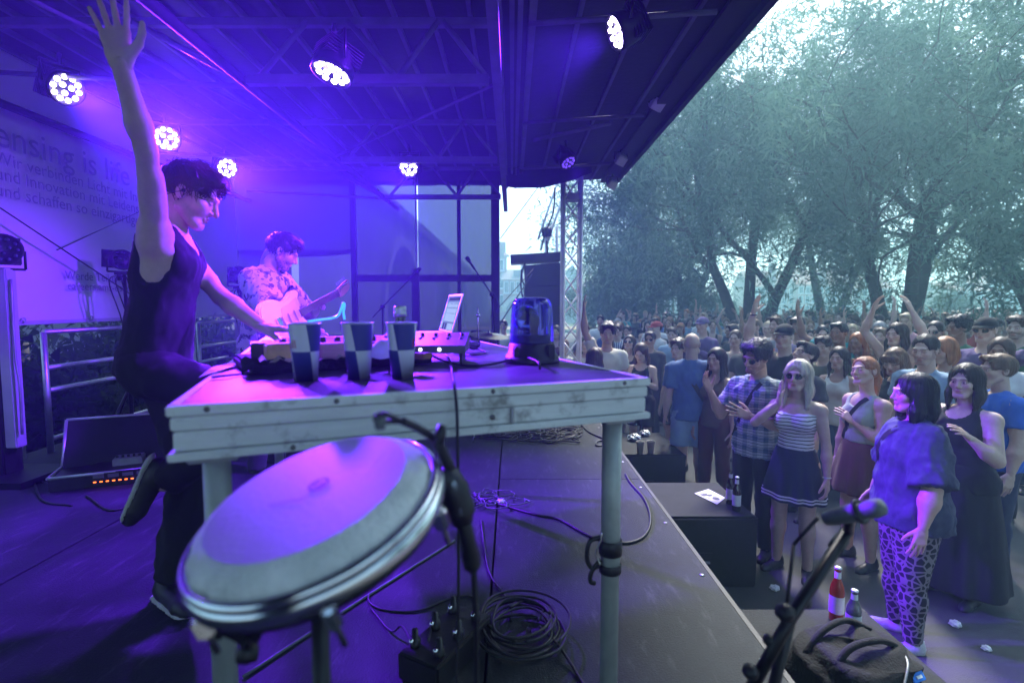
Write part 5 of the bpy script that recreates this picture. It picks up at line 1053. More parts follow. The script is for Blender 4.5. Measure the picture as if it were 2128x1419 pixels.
# ---- head templates (face towards +y, ears at the origin's level)
def head_ops(sex):
    f = sex == 'f'; j = .90 if f else 1.0
    o = [('u', EL((0, -.018, .032), (.0745, .096, .084)), .01), ('u', EL((0, .022, -.030), (.060 * j, .070, .080)), .025),
         ('u', RC((-.022 * j, .066, -.098), (.022 * j, .066, -.098), .019 * j, .019 * j), .022),
         ('u', RC((-.055 * j, .0, -.055), (-.026, .055, -.094), .022, .016), .022), ('u', RC((.055 * j, .0, -.055), (.026, .055, -.094), .022, .016), .022),
         ('u', EL((-.040, .056, -.022), (.026, .026, .026)), .02), ('u', EL((.040, .056, -.022), (.026, .026, .026)), .02),
         ('u', RC((-.034, .082, .020), (.034, .082, .020), .0115 if f else .014, .0115 if f else .014), .014),
         ('s', EL((-.031, .101, .001), (.019, .019, .013)), .010), ('s', EL((.031, .101, .001), (.019, .019, .013)), .010),
         ('u', EL((-.031, .078, .0), (.0135, .0125, .0105)), .003), ('u', EL((.031, .078, .0), (.0135, .0125, .0105)), .003),
         ('u', RC((0, .088, .014), (0, .106 if f else .109, -.030), .0068, .0105 if f else .012), .012), ('u', RC((-.012, .094, -.035), (.012, .094, -.035), .0082, .0082), .006),
         ('u', RC((-.017, .0835, -.0625), (.017, .0835, -.0625), .0048, .0048), .006), ('u', RC((-.009, .0895, -.0590), (.009, .0895, -.0590), .0046, .0046), .006),
         ('u', RC((-.013, .0850, -.0695), (.013, .0850, -.0695), .0062, .0062), .006), ('s', RC((-.019, .0895, -.0672), (0, .0950, -.0640), .0018, .0022), .004), ('s', RC((.019, .0895, -.0672), (0, .0950, -.0640), .0018, .0022), .004)]
    for s in (-1, 1):
        R = Matrix.Rotation(s * .32, 3, 'Z') @ Matrix.Rotation(.15, 3, 'X')
        o += [('u', EL((s * .078, -.012, -.004), (.0085, .019, .031), np.array(R)), .006), ('s', EL((s * .088, -.008, .001), (.006, .009, .014), np.array(R)), .004)]
    return o
def tint_head(v, beard=0., brow=.28, lips=.6, closed=False):
    t = np.ones((len(v), 4)); x, y, z = v.T; ax_ = np.abs(x); fr = y > .045
    def mul(mask, c): t[:, :3] *= 1 + mask[:, None] * (np.array(c) - 1)
    soft = lambda d: np.clip(1 - d, 0, 1)
    m = soft(((ax_ / .024) ** 2 + ((z + .0645) / .0105) ** 2) ** 1.5 * .7) * fr; mul(np.clip(m * 1.3, 0, 1), (lips + .22, lips - .05, lips - .02))
    br = np.abs(z - (.0185 + .006 * np.sin((ax_ - .010) / .040 * 3.0))) / .0048; mul(soft(br ** 2) * (ax_ > .010) * (ax_ < .050) * fr, (brow, brow * .9, brow * .85))
    if not closed:
        e = ((ax_ - .031) / .0125) ** 2 + (z / .0058) ** 2; mk = (e < 1) & fr; t[mk, :3] = (1.15, 1.25, 1.35)
        t[(((ax_ - .031) / .0058) ** 2 + (z / .0062) ** 2 < 1) & fr, :3] = (.12, .09, .08); ln = (np.abs(e - 1.25) < .35) & fr; t[ln, :3] *= .45
    else:
        ln = np.abs(z + .004 + ((ax_ - .031) / .016) ** 2 * -.003) / .0028; mul(soft(ln) * (np.abs(ax_ - .031) < .017) * fr, (.25, .2, .2))
    ck = soft((((ax_ - .042) / .022) ** 2 + ((z + .022) / .02) ** 2)) * fr; mul(ck * .5, (1.08, .86, .84)); mul(soft(((x / .015) ** 2 + ((z + .03) / .013) ** 2)) * (y > .095), (1.05, .85, .82))
    if beard > 0:
        bm_ = np.clip((-.040 - z) / .012, 0, 1) * (y > -.02 + .0 * z); ms = soft(((ax_ / .034) ** 2 + ((z + .047) / .009) ** 2)) * fr; bm_ = np.maximum(bm_, np.clip(ms * 2, 0, 1)) * (1 - np.clip(m * 2, 0, 1))
        sb = ((ax_ > .060) & (z < .01) & (y > -.005) & (y < .035)); bm_ = np.maximum(bm_, sb * .8); bm_ *= np.clip(.75 + .4 * wob(v, 260), 0, 1); mul(bm_ * beard, (.22, .16, .13))
    return t
_HEAD = {}
def head(sex, vox, **kw):
    k = (sex, vox)
    if k not in _HEAD: _HEAD[k] = grow(head_ops(sex), vox)
    v, F = _HEAD[k]; return v, F, tint_head(v, **kw)

# ---- hand templates: right hand, wrist at origin, fingers along +y, palm facing -z, thumb on -x
def hand_ops(curl, spread, thumb=.6):
    o = []; kn = [(-.028, .088), (-.009, .094), (.010, .090), (.027, .081)]; ln = [.040, .044, .041, .032]; rr = [.0088, .0092, .0088, .0078]
    o.append(('u', RC((-.008, .0, 0), (-.006, .03, 0), .020, .024, (0, 0, 1), .75), .01)); o.append(('u', RC((.010, .0, 0), (.012, .03, 0), .019, .022, (0, 0, 1), .75), .01))
    for i in range(4):
        x, y = kn[i]; o.append(('u', RC((x * .5, .015, 0), (x, y, .002), .0135, .0118), .010)); p = V(x, y, .002); a = 0; sp = (i - 1.5) * spread
        c = curl[i] if isinstance(curl, (list, tuple)) else curl
        for sgm, fr_ in enumerate((1., .68, .55)):
            a += c * (.75, 1.05, .75)[sgm]; d = V(math.sin(sp) * math.cos(a), math.cos(sp) * math.cos(a), -math.sin(a)); q = p + d * ln[i] * fr_
            o.append(('u', RC(p, q, rr[i] * (1 - .08 * sgm), rr[i] * (.92 - .1 * sgm)), .004)); p = q
    a = V(-.022, .020, -.004); b = a + .046 * nrm((-math.sin(thumb), math.cos(thumb), -.35)); c = b + .032 * nrm((-math.sin(thumb * .7), math.cos(thumb * .7), -.45)); d = c + .026 * nrm((-math.sin(thumb * .4), math.cos(thumb * .4), -.5))
    o += [('u', RC(a, b, .0155, .0120), .010), ('u', RC(b, c, .0115, .0098), .005), ('u', RC(c, d, .0098, .0075), .004)]
    return o
HANDP = dict(relaxed=(.42, .05, .5), open=(.10, .16, .9), flat=(.06, .03, .35), grip=(1.15, .02, .8), point=((.12, .55, .95, 1.1), .06, .5), soft=(.25, .08, .7))
_HAND = {}
def hand(pose, side, vox):
    k = (pose, vox)
    if k not in _HAND: _HAND[k] = grow(hand_ops(*HANDP[pose]), vox)
    v, F = _HAND[k]
    if side == 'L': v = v * V(-1, 1, 1); F = F[:, ::-1]
    return v, F
def basis(y, z):                                         # columns x, y, z with y exact
    y = nrm(y); z = np.asarray(z, float); z = nrm(z - y * (z @ y)); return np.stack([np.cross(y, z), y, z], 1)
def euler(yaw=0, pitch=0, roll=0):                       # yaw + = turn left, pitch + = look down, roll + = tilt to own right
    return np.array(Matrix.Rotation(yaw, 3, 'Z') @ Matrix.Rotation(-pitch, 3, 'X') @ Matrix.Rotation(roll, 3, 'Y'))
def ik(s, t, l1, l2, pole):
    d = t - s; L = min(np.linalg.norm(d), (l1 + l2) * .995); d = nrm(d); a = (l1 * l1 - l2 * l2 + L * L) / (2 * L); h = math.sqrt(max(l1 * l1 - a * a, 0)); pole = np.asarray(pole, float); pl = nrm(pole - d * (pole @ d))
    e = s + d * a + pl * h; return e, s + d * L

# ---- hair (in the head's frame)
def cut(c, n): return (np.asarray(c, float), nrm(n))
def hair_ops(st):
    cap = lambda e=0., z=0.: [('u', EL((0, -.022, .034 + z), (.0835 + e, .104 + e, .092 + e)), .01)]
    face = [('s', EL((0, .108, -.002), (.072, .062, .095)), .010), ('s', RC((0, .0, -.14), (0, -.06, -.15), .075, .075), .02), ('s', EL((-.075, .028, -.055), (.03, .045, .07)), .012), ('s', EL((.075, .028, -.055), (.03, .045, .07)), .012)]
    sf = [('s', EL((0, .108, -.012), (.063, .062, .103)), .010)]
    if st == 'buzz': return [('u', EL((0, -.02, .033), (.0775, .099, .087)), .01)] + face
    if st == 'short': return cap(.004) + [('u', RC((-.035, .066, .088), (.045, .062, .088), .026, .024), .03)] + face
    if st == 'fringe': return [('u', EL((0, -.022, .030), (.0795, .101, .088)), .01), ('u', EL((0, .004, .072), (.076, .096, .064)), .02)] + face + [('u', RC((-.04, .066, .092), (.045, .068, .092), .023, .022), .02)]
    if st == 'curly': return cap(.016, .012) + [('u', EL((-.04, .05, .09), (.045, .045, .035)), .02), ('u', EL((.04, .05, .09), (.045, .045, .035)), .02)] + face
    if st == 'slick': return cap(.003) + [('s', EL((0, .108, .008), (.080, .062, .092)), .012)] + face[1:]
    if st == 'bun': return cap(.003) + [('u', EL((0, -.135, .06), (.04, .035, .04)), .012), ('s', EL((0, .108, .004), (.078, .062, .094)), .012)] + face[1:]
    if st == 'pony': return cap(.003) + [('u', RC((0, -.115, .03), (0, -.15, -.04), .03, .03), .015), ('u', RC((0, -.15, -.04), (0, -.125, -.2), .032, .016), .015), ('s', EL((0, .108, .004), (.078, .062, .094)), .012)] + face[1:]
    L = {'long': -.27, 'bob': -.115, 'mid': -.18, 'bangs': -.15, 'blond': -.22}[st]
    o = cap(.007)
    for s in (-1, 1):
        o += [('u', RC((s * .070, -.010, .03), (s * .086, .004, L * .55), .030, .033, (s, .3, 0), .6), .03), ('u', RC((s * .086, .004, L * .55), (s * .078, .03 if L < -.13 else .01, L), .033, .018, (s, .3, 0), .65), .03)]
    o += [('u', RC((0, -.075, .0), (0, -.085, L * .5), .078, .088, (0, 1, 0), .52), .04), ('u', RC((0, -.085, L * .5), (0, -.07, L * .98), .088, .06, (0, 1, 0), .5), .03)]
    o += sf + [('s', RC((0, .04, -.13), (0, .06, -.3), .062, .075), .02)]
    if st == 'bangs': o += [('u', RC((-.05, .070, .055), (.05, .070, .055), .026, .026), .02), ('u', RC((-.055, .075, .03), (.055, .075, .03), .018, .018), .015)]
    if st == 'blond': o += [('u', RC((-.03, .045, .106), (-.073, .056, .025), .018, .015), .02), ('u', RC((.0, .045, .108), (.072, .056, .025), .018, .015), .02)]
    return o
def strands(ops, v, N, st, n=700, seed=1, wdt=.0016, length=.07):
    rg = np.random.default_rng(seed); pick = rg.choice(len(v), min(n, len(v)), replace=False); p = v[pick].copy(); nn_ = N[pick]
    keep = nn_ @ V(0, 0, 1) > -.5; p, nn_ = p[keep], nn_[keep]; m = len(p)
    longh = st in ('long', 'bob', 'mid', 'bangs', 'blond'); off = rg.uniform(-.001, .012 if st in ('curly', 'fringe') else .005, m); ph = rg.uniform(0, 6.28, m); dev = rg.normal(0, .35, (m, 3)); K = 5; pts = [p + nn_ * off[:, None]]
    crown = V(0, -.05, .12); le = length * rg.uniform(.6, 1.4, m) / K
    for k in range(K):
        q = pts[-1]; fl = q - crown; fl = fl / (np.linalg.norm(fl, axis=1, keepdims=True) + 1e-9) + dev * (1.6 if st == 'curly' else .5)
        if longh: fl = fl * .35 + V(0, 0, -1.1)
        if st in ('slick', 'bun', 'pony'): fl = V(0, -1., .05) + dev * .3
        if st == 'fringe': fl = fl + V(.15, .75, -.25) * (q[:, 2:3] > .05) + dev * .5
        if st == 'curly': fl = fl + np.stack([np.sin(ph + k * 1.9), np.cos(ph + k * 2.1), np.sin(ph * 2 + k)], 1) * .9
        e = 3e-3; g = np.stack([compose(ops, *(q + V(*d)).T) - compose(ops, *(q - V(*d)).T) for d in ((e, 0, 0), (0, e, 0), (0, 0, e))], 1); g = g / (np.linalg.norm(g, axis=1, keepdims=True) + 1e-9)
        fl = fl - g * (fl * g).sum(1, keepdims=True) * .92; fl = fl / (np.linalg.norm(fl, axis=1, keepdims=True) + 1e-9); q = q + fl * le[:, None]
        d = compose(ops, *q.T); q = q - g * (d - off * (1 + .25 * k))[:, None] * .8; pts.append(q)
    P = np.stack(pts, 1); T_ = P[:, 1:] - P[:, :-1]; T_ = np.concatenate([T_, T_[:, -1:]], 1); g = np.repeat(nn_[:, None], K + 1, 1); B = np.cross(T_, g); B = B / (np.linalg.norm(B, axis=2, keepdims=True) + 1e-9)
    wd = wdt * np.array([.8, 1, 1, .9, .6, .15])[None, :, None]; A = np.stack([P - B * wd, P + B * wd], 2).reshape(-1, 3)
    base = (np.arange(m) * 2 * (K + 1))[:, None] + np.arange(K)[None] * 2; F = np.stack([base, base + 1, base + 3, base + 2], 2).reshape(-1, 4); return A, F

# ---- materials for people
def skin_mat(name, c):
    if name in MATS: return MATS[name]
    m = pm(name, c, .48, 0, .07, 40, .1, 300, sub=.08); n, L, b = nodes(m); s = b.inputs['Base Color'].links[0].from_socket
    a = n.nodes.new('ShaderNodeAttribute'); a.attribute_name = 'tint'; mx = n.nodes.new('ShaderNodeMix'); mx.data_type = 'RGBA'; mx.blend_type = 'MULTIPLY'; mx.inputs[0].default_value = 1
    L.new(s, mx.inputs[6]); L.new(a.outputs['Color'], mx.inputs[7]); L.new(mx.outputs[2], b.inputs['Base Color']); return m
SKIN = [skin_mat('skin_fair', (.52, .37, .285)), skin_mat('skin_rosy', (.52, .34, .26)), skin_mat('skin_tan', (.44, .27, .19)), skin_mat('skin_brown', (.28, .16, .10)), skin_mat('skin_olive', (.46, .30, .21))]
def hair_mat(name, c): return pm(name, c, .42, 0, .45, 18, .35, 90, stretch=(1, 1, .16), spec=.4)
HAIR = dict(black=hair_mat('hair_black', (.010, .008, .008)), dark=hair_mat('hair_dark_brown', (.028, .016, .010)), brown=hair_mat('hair_brown', (.07, .038, .02)), light=hair_mat('hair_light_brown', (.16, .095, .05)),
            blond=hair_mat('hair_blond', (.42, .32, .19)), platinum=hair_mat('hair_platinum', (.62, .56, .44)), ginger=hair_mat('hair_ginger', (.33, .13, .045)), grey=hair_mat('hair_grey', (.30, .29, .28)))
def fab(name, c, var=.12, rough=.85): return pm('fabric_' + name, c, rough, 0, var, 7, .25, 420, sheen=.1 if max(c) > .03 else 0)
FAB = {k: fab(k, c) for k, c in dict(black=(.007, .007, .008), charcoal=(.04, .042, .047), navy=(.02, .028, .065), white=(.62, .62, .60), grey=(.26, .27, .28), blue=(.06, .13, .32), sky=(.24, .36, .50), royal=(.02, .12, .55), teal=(.03, .32, .28),
       green=(.05, .16, .07), olive=(.10, .11, .06), red=(.36, .03, .03), wine=(.10, .02, .025), rust=(.30, .11, .05), purple=(.10, .06, .20), lilac=(.30, .24, .42), pink=(.5, .26, .30), beige=(.40, .33, .25), tan=(.30, .21, .14), denim=(.07, .13, .27), mint=(.08, .50, .32), sage=(.30, .34, .30), cream=(.58, .54, .45), brown=(.11, .06, .04)).items()}
FAB['neon'] = fab('neon', (.25, .75, .25))
def pattern(name, fn):
    m = pm('fabric_' + name, (.5, .5, .5), .85, 0, 0, 7, .25, 420); n = m.node_tree; L = n.links; b = n.nodes['Principled BSDF']; tc = [x for x in n.nodes if x.type == 'TEX_COORD'][0]
    s = n.nodes.new('ShaderNodeSeparateXYZ'); L.new(tc.outputs['Object'], s.inputs[0])
    def mt(op, a, c=None):
        q = n.nodes.new('ShaderNodeMath'); q.operation = op
        for i, vv in enumerate((a, c)):
            if vv is None: continue
            if isinstance(vv, (int, float)): q.inputs[i].default_value = vv
            else: L.new(vv, q.inputs[i])
        return q.outputs[0]
    def mixc(f, a, c):
        q = n.nodes.new('ShaderNodeMix'); q.data_type = 'RGBA'; L.new(f, q.inputs[0])
        for i, vv in ((6, a), (7, c)):
            if isinstance(vv, tuple): q.inputs[i].default_value = vv + (1,)
            else: L.new(vv, q.inputs[i])
        return q.outputs[2]
    def nz(sc_, det=3, st=None):
        q = n.nodes.new('ShaderNodeTexNoise'); q.inputs['Scale'].default_value = sc_; q.inputs['Detail'].default_value = det; L.new(tc.outputs['Object'], q.inputs[0]); return q.outputs[0]
    L.new(fn(s.outputs, mt, mixc, nz, n, L, tc), b.inputs['Base Color']); FAB[name] = m; return m
def _stripe(o, mt, mixc, nz, n, L, tc):
    z = mt('ADD', o[2], mt('MULTIPLY', nz(7), .02)); return mixc(mt('LESS_THAN', mt('FRACT', mt('MULTIPLY', z, 38.)), .26), (.66, .66, .66), (.012, .012, .02))
pattern('striped', _stripe)
def _vstripe(o, mt, mixc, nz, n, L, tc): return mixc(mt('LESS_THAN', mt('FRACT', mt('MULTIPLY', mt('ADD', o[0], mt('MULTIPLY', nz(5), .03)), 28.)), .5), (.5, .53, .56), (.05, .08, .17))
pattern('vstriped', _vstripe)
def _plaid(o, mt, mixc, nz, n, L, tc):
    wv = mt('MULTIPLY', nz(5), .03); x = mt('FRACT', mt('MULTIPLY', mt('ADD', mt('ADD', o[0], mt('MULTIPLY', o[1], .6)), wv), 11.)); z = mt('FRACT', mt('MULTIPLY', mt('ADD', o[2], wv), 11.))
    a = mixc(mt('LESS_THAN', x, .45), (.42, .45, .47), (.06, .12, .20)); c = mixc(mt('LESS_THAN', z, .45), (.42, .45, .47), (.05, .10, .18)); q = n.nodes.new('ShaderNodeMix'); q.data_type = 'RGBA'; q.inputs[0].default_value = .5; L.new(a, q.inputs[6]); L.new(c, q.inputs[7])
    return mixc(mt('LESS_THAN', mt('FRACT', mt('MULTIPLY', z, 4.)), .18), q.outputs[2], (.03, .05, .09))
pattern('plaid', _plaid)
def _leo(o, mt, mixc, nz, n, L, tc):
    q = n.nodes.new('ShaderNodeTexVoronoi'); q.inputs['Scale'].default_value = 24; L.new(tc.outputs['Object'], q.inputs[0]); q.feature = 'DISTANCE_TO_EDGE'
    return mixc(mt('LESS_THAN', q.outputs['Distance'], .11), (.014, .012, .02), (.20, .17, .18))
pattern('leopard', _leo)
def _hawaii(o, mt, mixc, nz, n, L, tc):
    return mixc(mt('GREATER_THAN', nz(17, 7), .60), mixc(mt('GREATER_THAN', nz(26, 4), .56), (.55, .56, .55), (.20, .22, .26)), (.07, .075, .11))
pattern('leafprint', _hawaii)
def _tee(o, mt, mixc, nz, n, L, tc): return mixc(mt('MULTIPLY', nz(9, 8), nz(22, 6)), (.012, .016, .04), (.13, .145, .20))
pattern('faded_navy', _tee)
def _band(o, mt, mixc, nz, n, L, tc): return mixc(mt('LESS_THAN', mt('ABSOLUTE', mt('SUBTRACT', mt('ABSOLUTE', mt('SUBTRACT', o[2], .632)), .011)), .006), (.016, .022, .05), (.6, .6, .6))
pattern('banded_navy', _band)
def _tie(o, mt, mixc, nz, n, L, tc): return mixc(mt('GREATER_THAN', nz(4, 3), .5), (.05, .40, .30), (.10, .45, .55))
pattern('tealdye', _tie)
SHOE = pm('shoe_black', (.02, .02, .022), .5, 0, .3, 30); SHOE_W = pm('shoe_white', (.5, .5, .5), .5, 0, .2, 30); SOLE = pm('shoe_sole', (.45, .45, .43), .7, 0, .1, 20); SHADES = pm('shades_black', (.008, .008, .012), .08, 0, 0, 1, coat=1)

# ---- the person
def person(pos, yaw, H, label, sex='m', skin=0, hair=('short', 'dark'), top=('tshirt', 'black'), bottom=('trousers', 'denim'), shoes='b', arms=None, legs=None, lean=(0, 0, 0), head_e=(0, 0, 0), girth=1., bust=1., vox=.011, hvox=.0042,
           beard=0., closed=False, extras=(), group=None, strand=0, simple=False, hands=('relaxed', 'relaxed'), hipz=0., name='person', cat='person', sway=(0, 0), hdo=(0, 0, 0), seed=0, shs=1., wave=1., hsc=1., armr=1., only_upper=False):
    s = H / 1.75; fem = sex == 'f'; g = girth; pos = np.asarray(pos, float); Rz = np.array(Matrix.Rotation(yaw, 3, 'Z')); w2l = lambda p: Rz.T @ (np.asarray(p, float) - pos)
    P = V(sway[0], sway[1], (.95 + hipz)) * s; RT = euler(*lean); tp = lambda *a: P + RT @ (V(*a) * s)
    tx, ty, tz_ = RT[:, 0], RT[:, 1], RT[:, 2]
    shw = (.165 if fem else .188) * shs; hp = .088 if not fem else .092
    def E(c, r): return EL(tp(*c), V(*r) * s, RT)
    tor = [E((0, 0, -.03), (.160 * (1.06 if fem else 1) * g, .112 * g, .115)), E((0, .004 * g, .12), ((.124 if fem else .142) * g, .098 * g, .15)), E((0, 0, .32), ((.142 if fem else .165) * (1 + (g - 1) * .7), .108 * (1 + (g - 1) * .8), .185)),
           RC(tp(-shw + .045, -.012, .415), tp(shw - .045, -.012, .415), .058 * s, .058 * s)]
    if fem: tor += [E((-.072, .078, .305), (.066 * bust, .062 * bust, .066 * bust)), E((.072, .078, .305), (.066 * bust, .062 * bust, .066 * bust))]
    else: tor += [E((-.075, .055, .355), (.075, .05, .06)), E((.075, .055, .355), (.075, .05, .06))]
    nk = RC(tp(0, -.022, .46), tp(0, .004, .60), (.052 if fem else .064) * s, (.046 if fem else .055) * s); trap = RC(tp(0, -.02, .44), tp(0, -.018, .505), .092 * s, .055 * s, ty, .6)
    hr = RT @ euler(*head_e) if head_e is not None else RT; hs = s ** .35 * (1.0 if fem else 1.04) * hsc; hc = tp(hdo[0], hdo[1], .585 + hdo[2]) + hr @ (V(0, .022, .088) * hs); HM = hr * hs
    hp2w = lambda v: v @ HM.T + hc
    nk2 = RC(tp(0, -.005, .56), hc + HM @ V(0, -.018, -.045), (.047 if fem else .056) * s, .054 * hs)
    lu, lf = .285 * s, .245 * s; ar = (.043 if fem else .049) * (1 + (g - 1) * .8) * s * armr
    A = {}; arms = arms or {}
    for sd, sg in (('R', 1), ('L', -1)):
        S = tp(sg * shw, -.012, .412); a = arms.get(sd, ('d', (.16, .02, -1), (.08, .22, -1))); hd = hn = None
        if (a[0] == 'd' and a[1][2] > .3) or (a[0] == 'w' and w2l(a[1])[2] > S[2] + .2): S = tp(sg * (shw - .025), -.012, .462)
        if a[0] == 'd': u, f_ = nrm(RT @ (V(*a[1]) * V(sg, 1, 1))), nrm(RT @ (V(*a[2]) * V(sg, 1, 1))); El = S + u * lu; W = El + f_ * lf
        else: El, W = ik(S, w2l(a[1]), lu, lf, Rz.T @ V(*a[2]))
        if len(a) > 3 and a[3] is not None: hd = nrm(Rz.T @ V(*a[3]) if a[0] == 'w' else RT @ (V(*a[3]) * V(sg, 1, 1)))
        if len(a) > 4 and a[4] is not None: hn = nrm(Rz.T @ V(*a[4]) if a[0] == 'w' else RT @ (V(*a[4]) * V(sg, 1, 1)))
        hd = nrm(W - El) if hd is None else hd; hn = (tx * sg if hn is None else hn)
        A[sd] = (S, El, W, hd, hn)
    limbs = []
    for sd in 'RL':
        S, El, W, hd, hn = A[sd]; limbs += [RC(S, El, ar * 1.08, ar * .80), RC(S + (El - S) * .28 + ty * .010, S + (El - S) * .66 + ty * .012, ar * .88, ar * .80), EL(S, (ar * 1.22,) * 3), RC(El, El + (W - El) * .32, ar * .80, ar * .94), RC(El + (W - El) * .3, W, ar * .90, .0265 * s * (1 if not fem else .92))]
        limbs.append(RC(tp((1 if sd == 'R' else -1) * (shw - .075), -.014, .425), S, .056 * s, ar * 1.14))
    Lg = {}; legs = legs or {}; th = .088 * g * (1.02 if fem else 1) * s; LT, LC = .43 * s, .405 * s
    for sd, sg in (('R', 1), ('L', -1)):
        Hj = P + V(sg * hp, 0, -.05) * s; a = legs.get(sd, ('d', (.035, .03, -1), (.03, -.05, -1)))
        if a[0] == 'd': K = Hj + nrm(V(*a[1]) * V(sg, 1, 1)) * LT; An = K + nrm(V(*a[2]) * V(sg, 1, 1)) * LC
        else: K, An = ik(Hj, w2l(a[1]), LT, LC, Rz.T @ V(*a[2]))
        fd = V(sg * .25, 1, 0) if len(a) < 4 or a[3] is None else Rz.T @ V(*a[3]); Lg[sd] = (Hj, K, An, nrm(fd))
    legp = []
    for sd in 'RL':
        Hj, K, An, fd = Lg[sd]; legp += [RC(Hj, K, th, .057 * s * (1 + (g - 1) * .7)), RC(K, K + (An - K) * .3, .055 * s, .057 * s * (1 + (g - 1) * .5)), RC(K + (An - K) * .25 , An, .056 * s * (1 + (g - 1) * .5), .037 * s)]
    k = .035 * s
    body = [('u', p, k) for p in tor] + [('u', trap, .03 * s), ('u', nk, .02 * s), ('u', nk2, .02 * s)] + [('u', p, .02 * s) for p in limbs] + [('u', p, .028 * s) for p in legp]
    feet = {}
    for sd in 'RL':
        An, fd = Lg[sd][2], Lg[sd][3]; sh = nrm(An - Lg[sd][1]); up = -sh if abs(fd @ sh) < .9 else V(0, 0, 1); up = nrm(up - fd * (up @ fd)); feet[sd] = (An, fd, up)
        body.append(('u', RC(An - up * .045 * s, An - up * .05 * s + fd * .13 * s, .03 * s, .026 * s), .02))
    bk, bc_ = bottom; tk, tcol = top
    # --- clothes
    cl = []; e0 = .010
    hem_z = {'crop': .10, 'tube': .085, 'tank': -.07, 'tshirt': -.10, 'shirt': -.13, 'loose': -.14, 'long': -.08, 'dress': -.10}.get(tk, -.08)
    hem = cut(tp(0, 0, hem_z), -tz_)
    if tk != 'none':
        e = e0 + (.018 if tk in ('loose', 'shirt') else .006 if tk in ('tshirt', 'long') else 0)
        to = [('u', p.grow(e * (1. if i < 3 else .5) * (1. if i else .6), (hem,)), k) for i, p in enumerate(tor)]
        if tk in ('tshirt', 'shirt', 'loose', 'long', 'tank') or tk == 'dress': to.append(('u', RC(tp(0, 0, .14), tp(0, 0, hem_z - .06), (.118 if fem else .128) * g * s + e, (.170 if fem else .158) * g * s + e + .012, ty, .74, (hem,)), .05))
        if tk in ('tshirt', 'shirt', 'loose', 'long', 'sweater'):
            fr_ = {'tshirt': .58, 'shirt': .7, 'loose': .98, 'long': 2.}[tk]
            for sd in 'RL':
                S, El, W, hd, hn = A[sd]
                if fr_ < 1.5:
                    u = El - S; en = S + u * fr_; to.append(('u', RC(S, S + u * min(fr_ + .1, 1.05), ar * 1.05 + e * .7, ar * (1.08 if tk != 'loose' else 1.5) + e + .004, cuts=(cut(en, u),)), .03))
                else:
                    to += [('u', RC(S, El, ar * 1.05 + e * .7, ar + e), .02), ('u', RC(El, W, ar + e, .032 * s + e, cuts=(cut(W - nrm(W - El) * .01, W - El),)), .02)]
                to.append(('u', RC(tp((1 if sd == 'R' else -1) * (shw - .085), -.014, .428), S, .052 * s + e * .6, ar * 1.06 + e * .6), .025))
            to.append(('u', trap.grow(.008, (cut(tp(0, 0, .50), tz_),)), .03)); to.append(('s', RC(tp(0, .02, .49), tp(0, .03, .7), .062 * s, .09 * s), .012))
        elif tk in ('tank', 'crop', 'dress'):
            neck = .075 if tk == 'tank' else .08
            to.append(('s', RC(tp(0, .07, .47), tp(0, .08, .62), neck * s, .11 * s), .012)); to.append(('s', RC(tp(0, -.02, .50), tp(0, -.02, .7), .075 * s, .1 * s), .012))
            for sg in (1, -1): to.append(('s', RC(tp(sg * (shw + .012), -.01, .33), tp(sg * (shw + .04), -.01, .60), .073 * s, .09 * s), .012))
        elif tk == 'tube':
            to = [('u', p.grow(e, (hem, cut(tp(0, 0, .375), tz_))), k) for p in tor]
        cl.append(('shirt' if tk in ('shirt', 'tshirt', 'loose') else 'top', to, FAB[tcol], 3.2 if tk in ('loose', 'shirt') else 2.2 if tk in ('tshirt', 'long') else 1.3))
    wz = .045
    if bk in ('trousers', 'shorts', 'leggings', 'jeans'):
        e = {'trousers': .014, 'jeans': .011, 'shorts': .02, 'leggings': .004}[bk]; ends = []
        bo = [('u', tor[0].grow(e * .7, (cut(tp(0, 0, wz), tz_),)), k), ('u', tor[1].grow(e * .5, (cut(tp(0, 0, wz), tz_),)), k)]
        for sd in 'RL':
            Hj, K, An, fd = Lg[sd]
            if bk == 'shorts': u = K - Hj; bo.append(('u', RC(Hj, K, th + e, .075 * s * g + e, cuts=(cut(Hj + u * .85, u),)), k))
            else: sh = An - K; bo += [('u', RC(Hj, K, th + e, .060 * s * (1 + (g - 1) * .7) + e), k), ('u', RC(K, K + sh * .35, .058 * s + e, .058 * s * (1 + (g - 1) * .5) + e), .02), ('u', RC(K + sh * .3, An + sh * .02, .057 * s * (1 + (g - 1) * .5) + e, .043 * s + e * 1.2, cuts=(cut(An - nrm(sh) * .0, sh),)), .02)]
        cl.append(({'shorts': 'shorts', 'leggings': 'leggings'}.get(bk, 'trousers'), bo, FAB[bc_], 1.6 if bk != 'leggings' else .6))
    elif bk in ('skirt', 'longskirt'):
        top_ = tp(0, 0, .10); bz = {'skirt': .62, 'longskirt': .12}[bk] * s; bot = V(P[0], P[1], bz)
        cl.append(('skirt', [('u', SK(top_, bot, .138 * g * s, (.245 if bk == 'skirt' else .27) * s * (1 + (g - 1) * .7), .8, 11 if bk == 'skirt' else 9, .07 if bk == 'skirt' else .05), .01)], FAB[bc_], .4))
    allcl = [ops for _, ops, _, _ in cl]
    # --- body mesh
    ex = max(vox, .0075)
    v, F = grow(body, max(vox, .0155))
    ts = [np.ones((len(v), 4))]
    if simple:                                              # far figures: drop what clothes cover
        pass
    ch = [(v, F, 0)]
    hv, hF, ht = head(sex, hvox, beard=beard, closed=closed, brow=.30 if hair[1] not in ('blond', 'platinum', 'ginger', 'grey') else .62, lips=.62 if fem else .72); ch.append((hp2w(hv), hF, 0)); ts.append(ht)
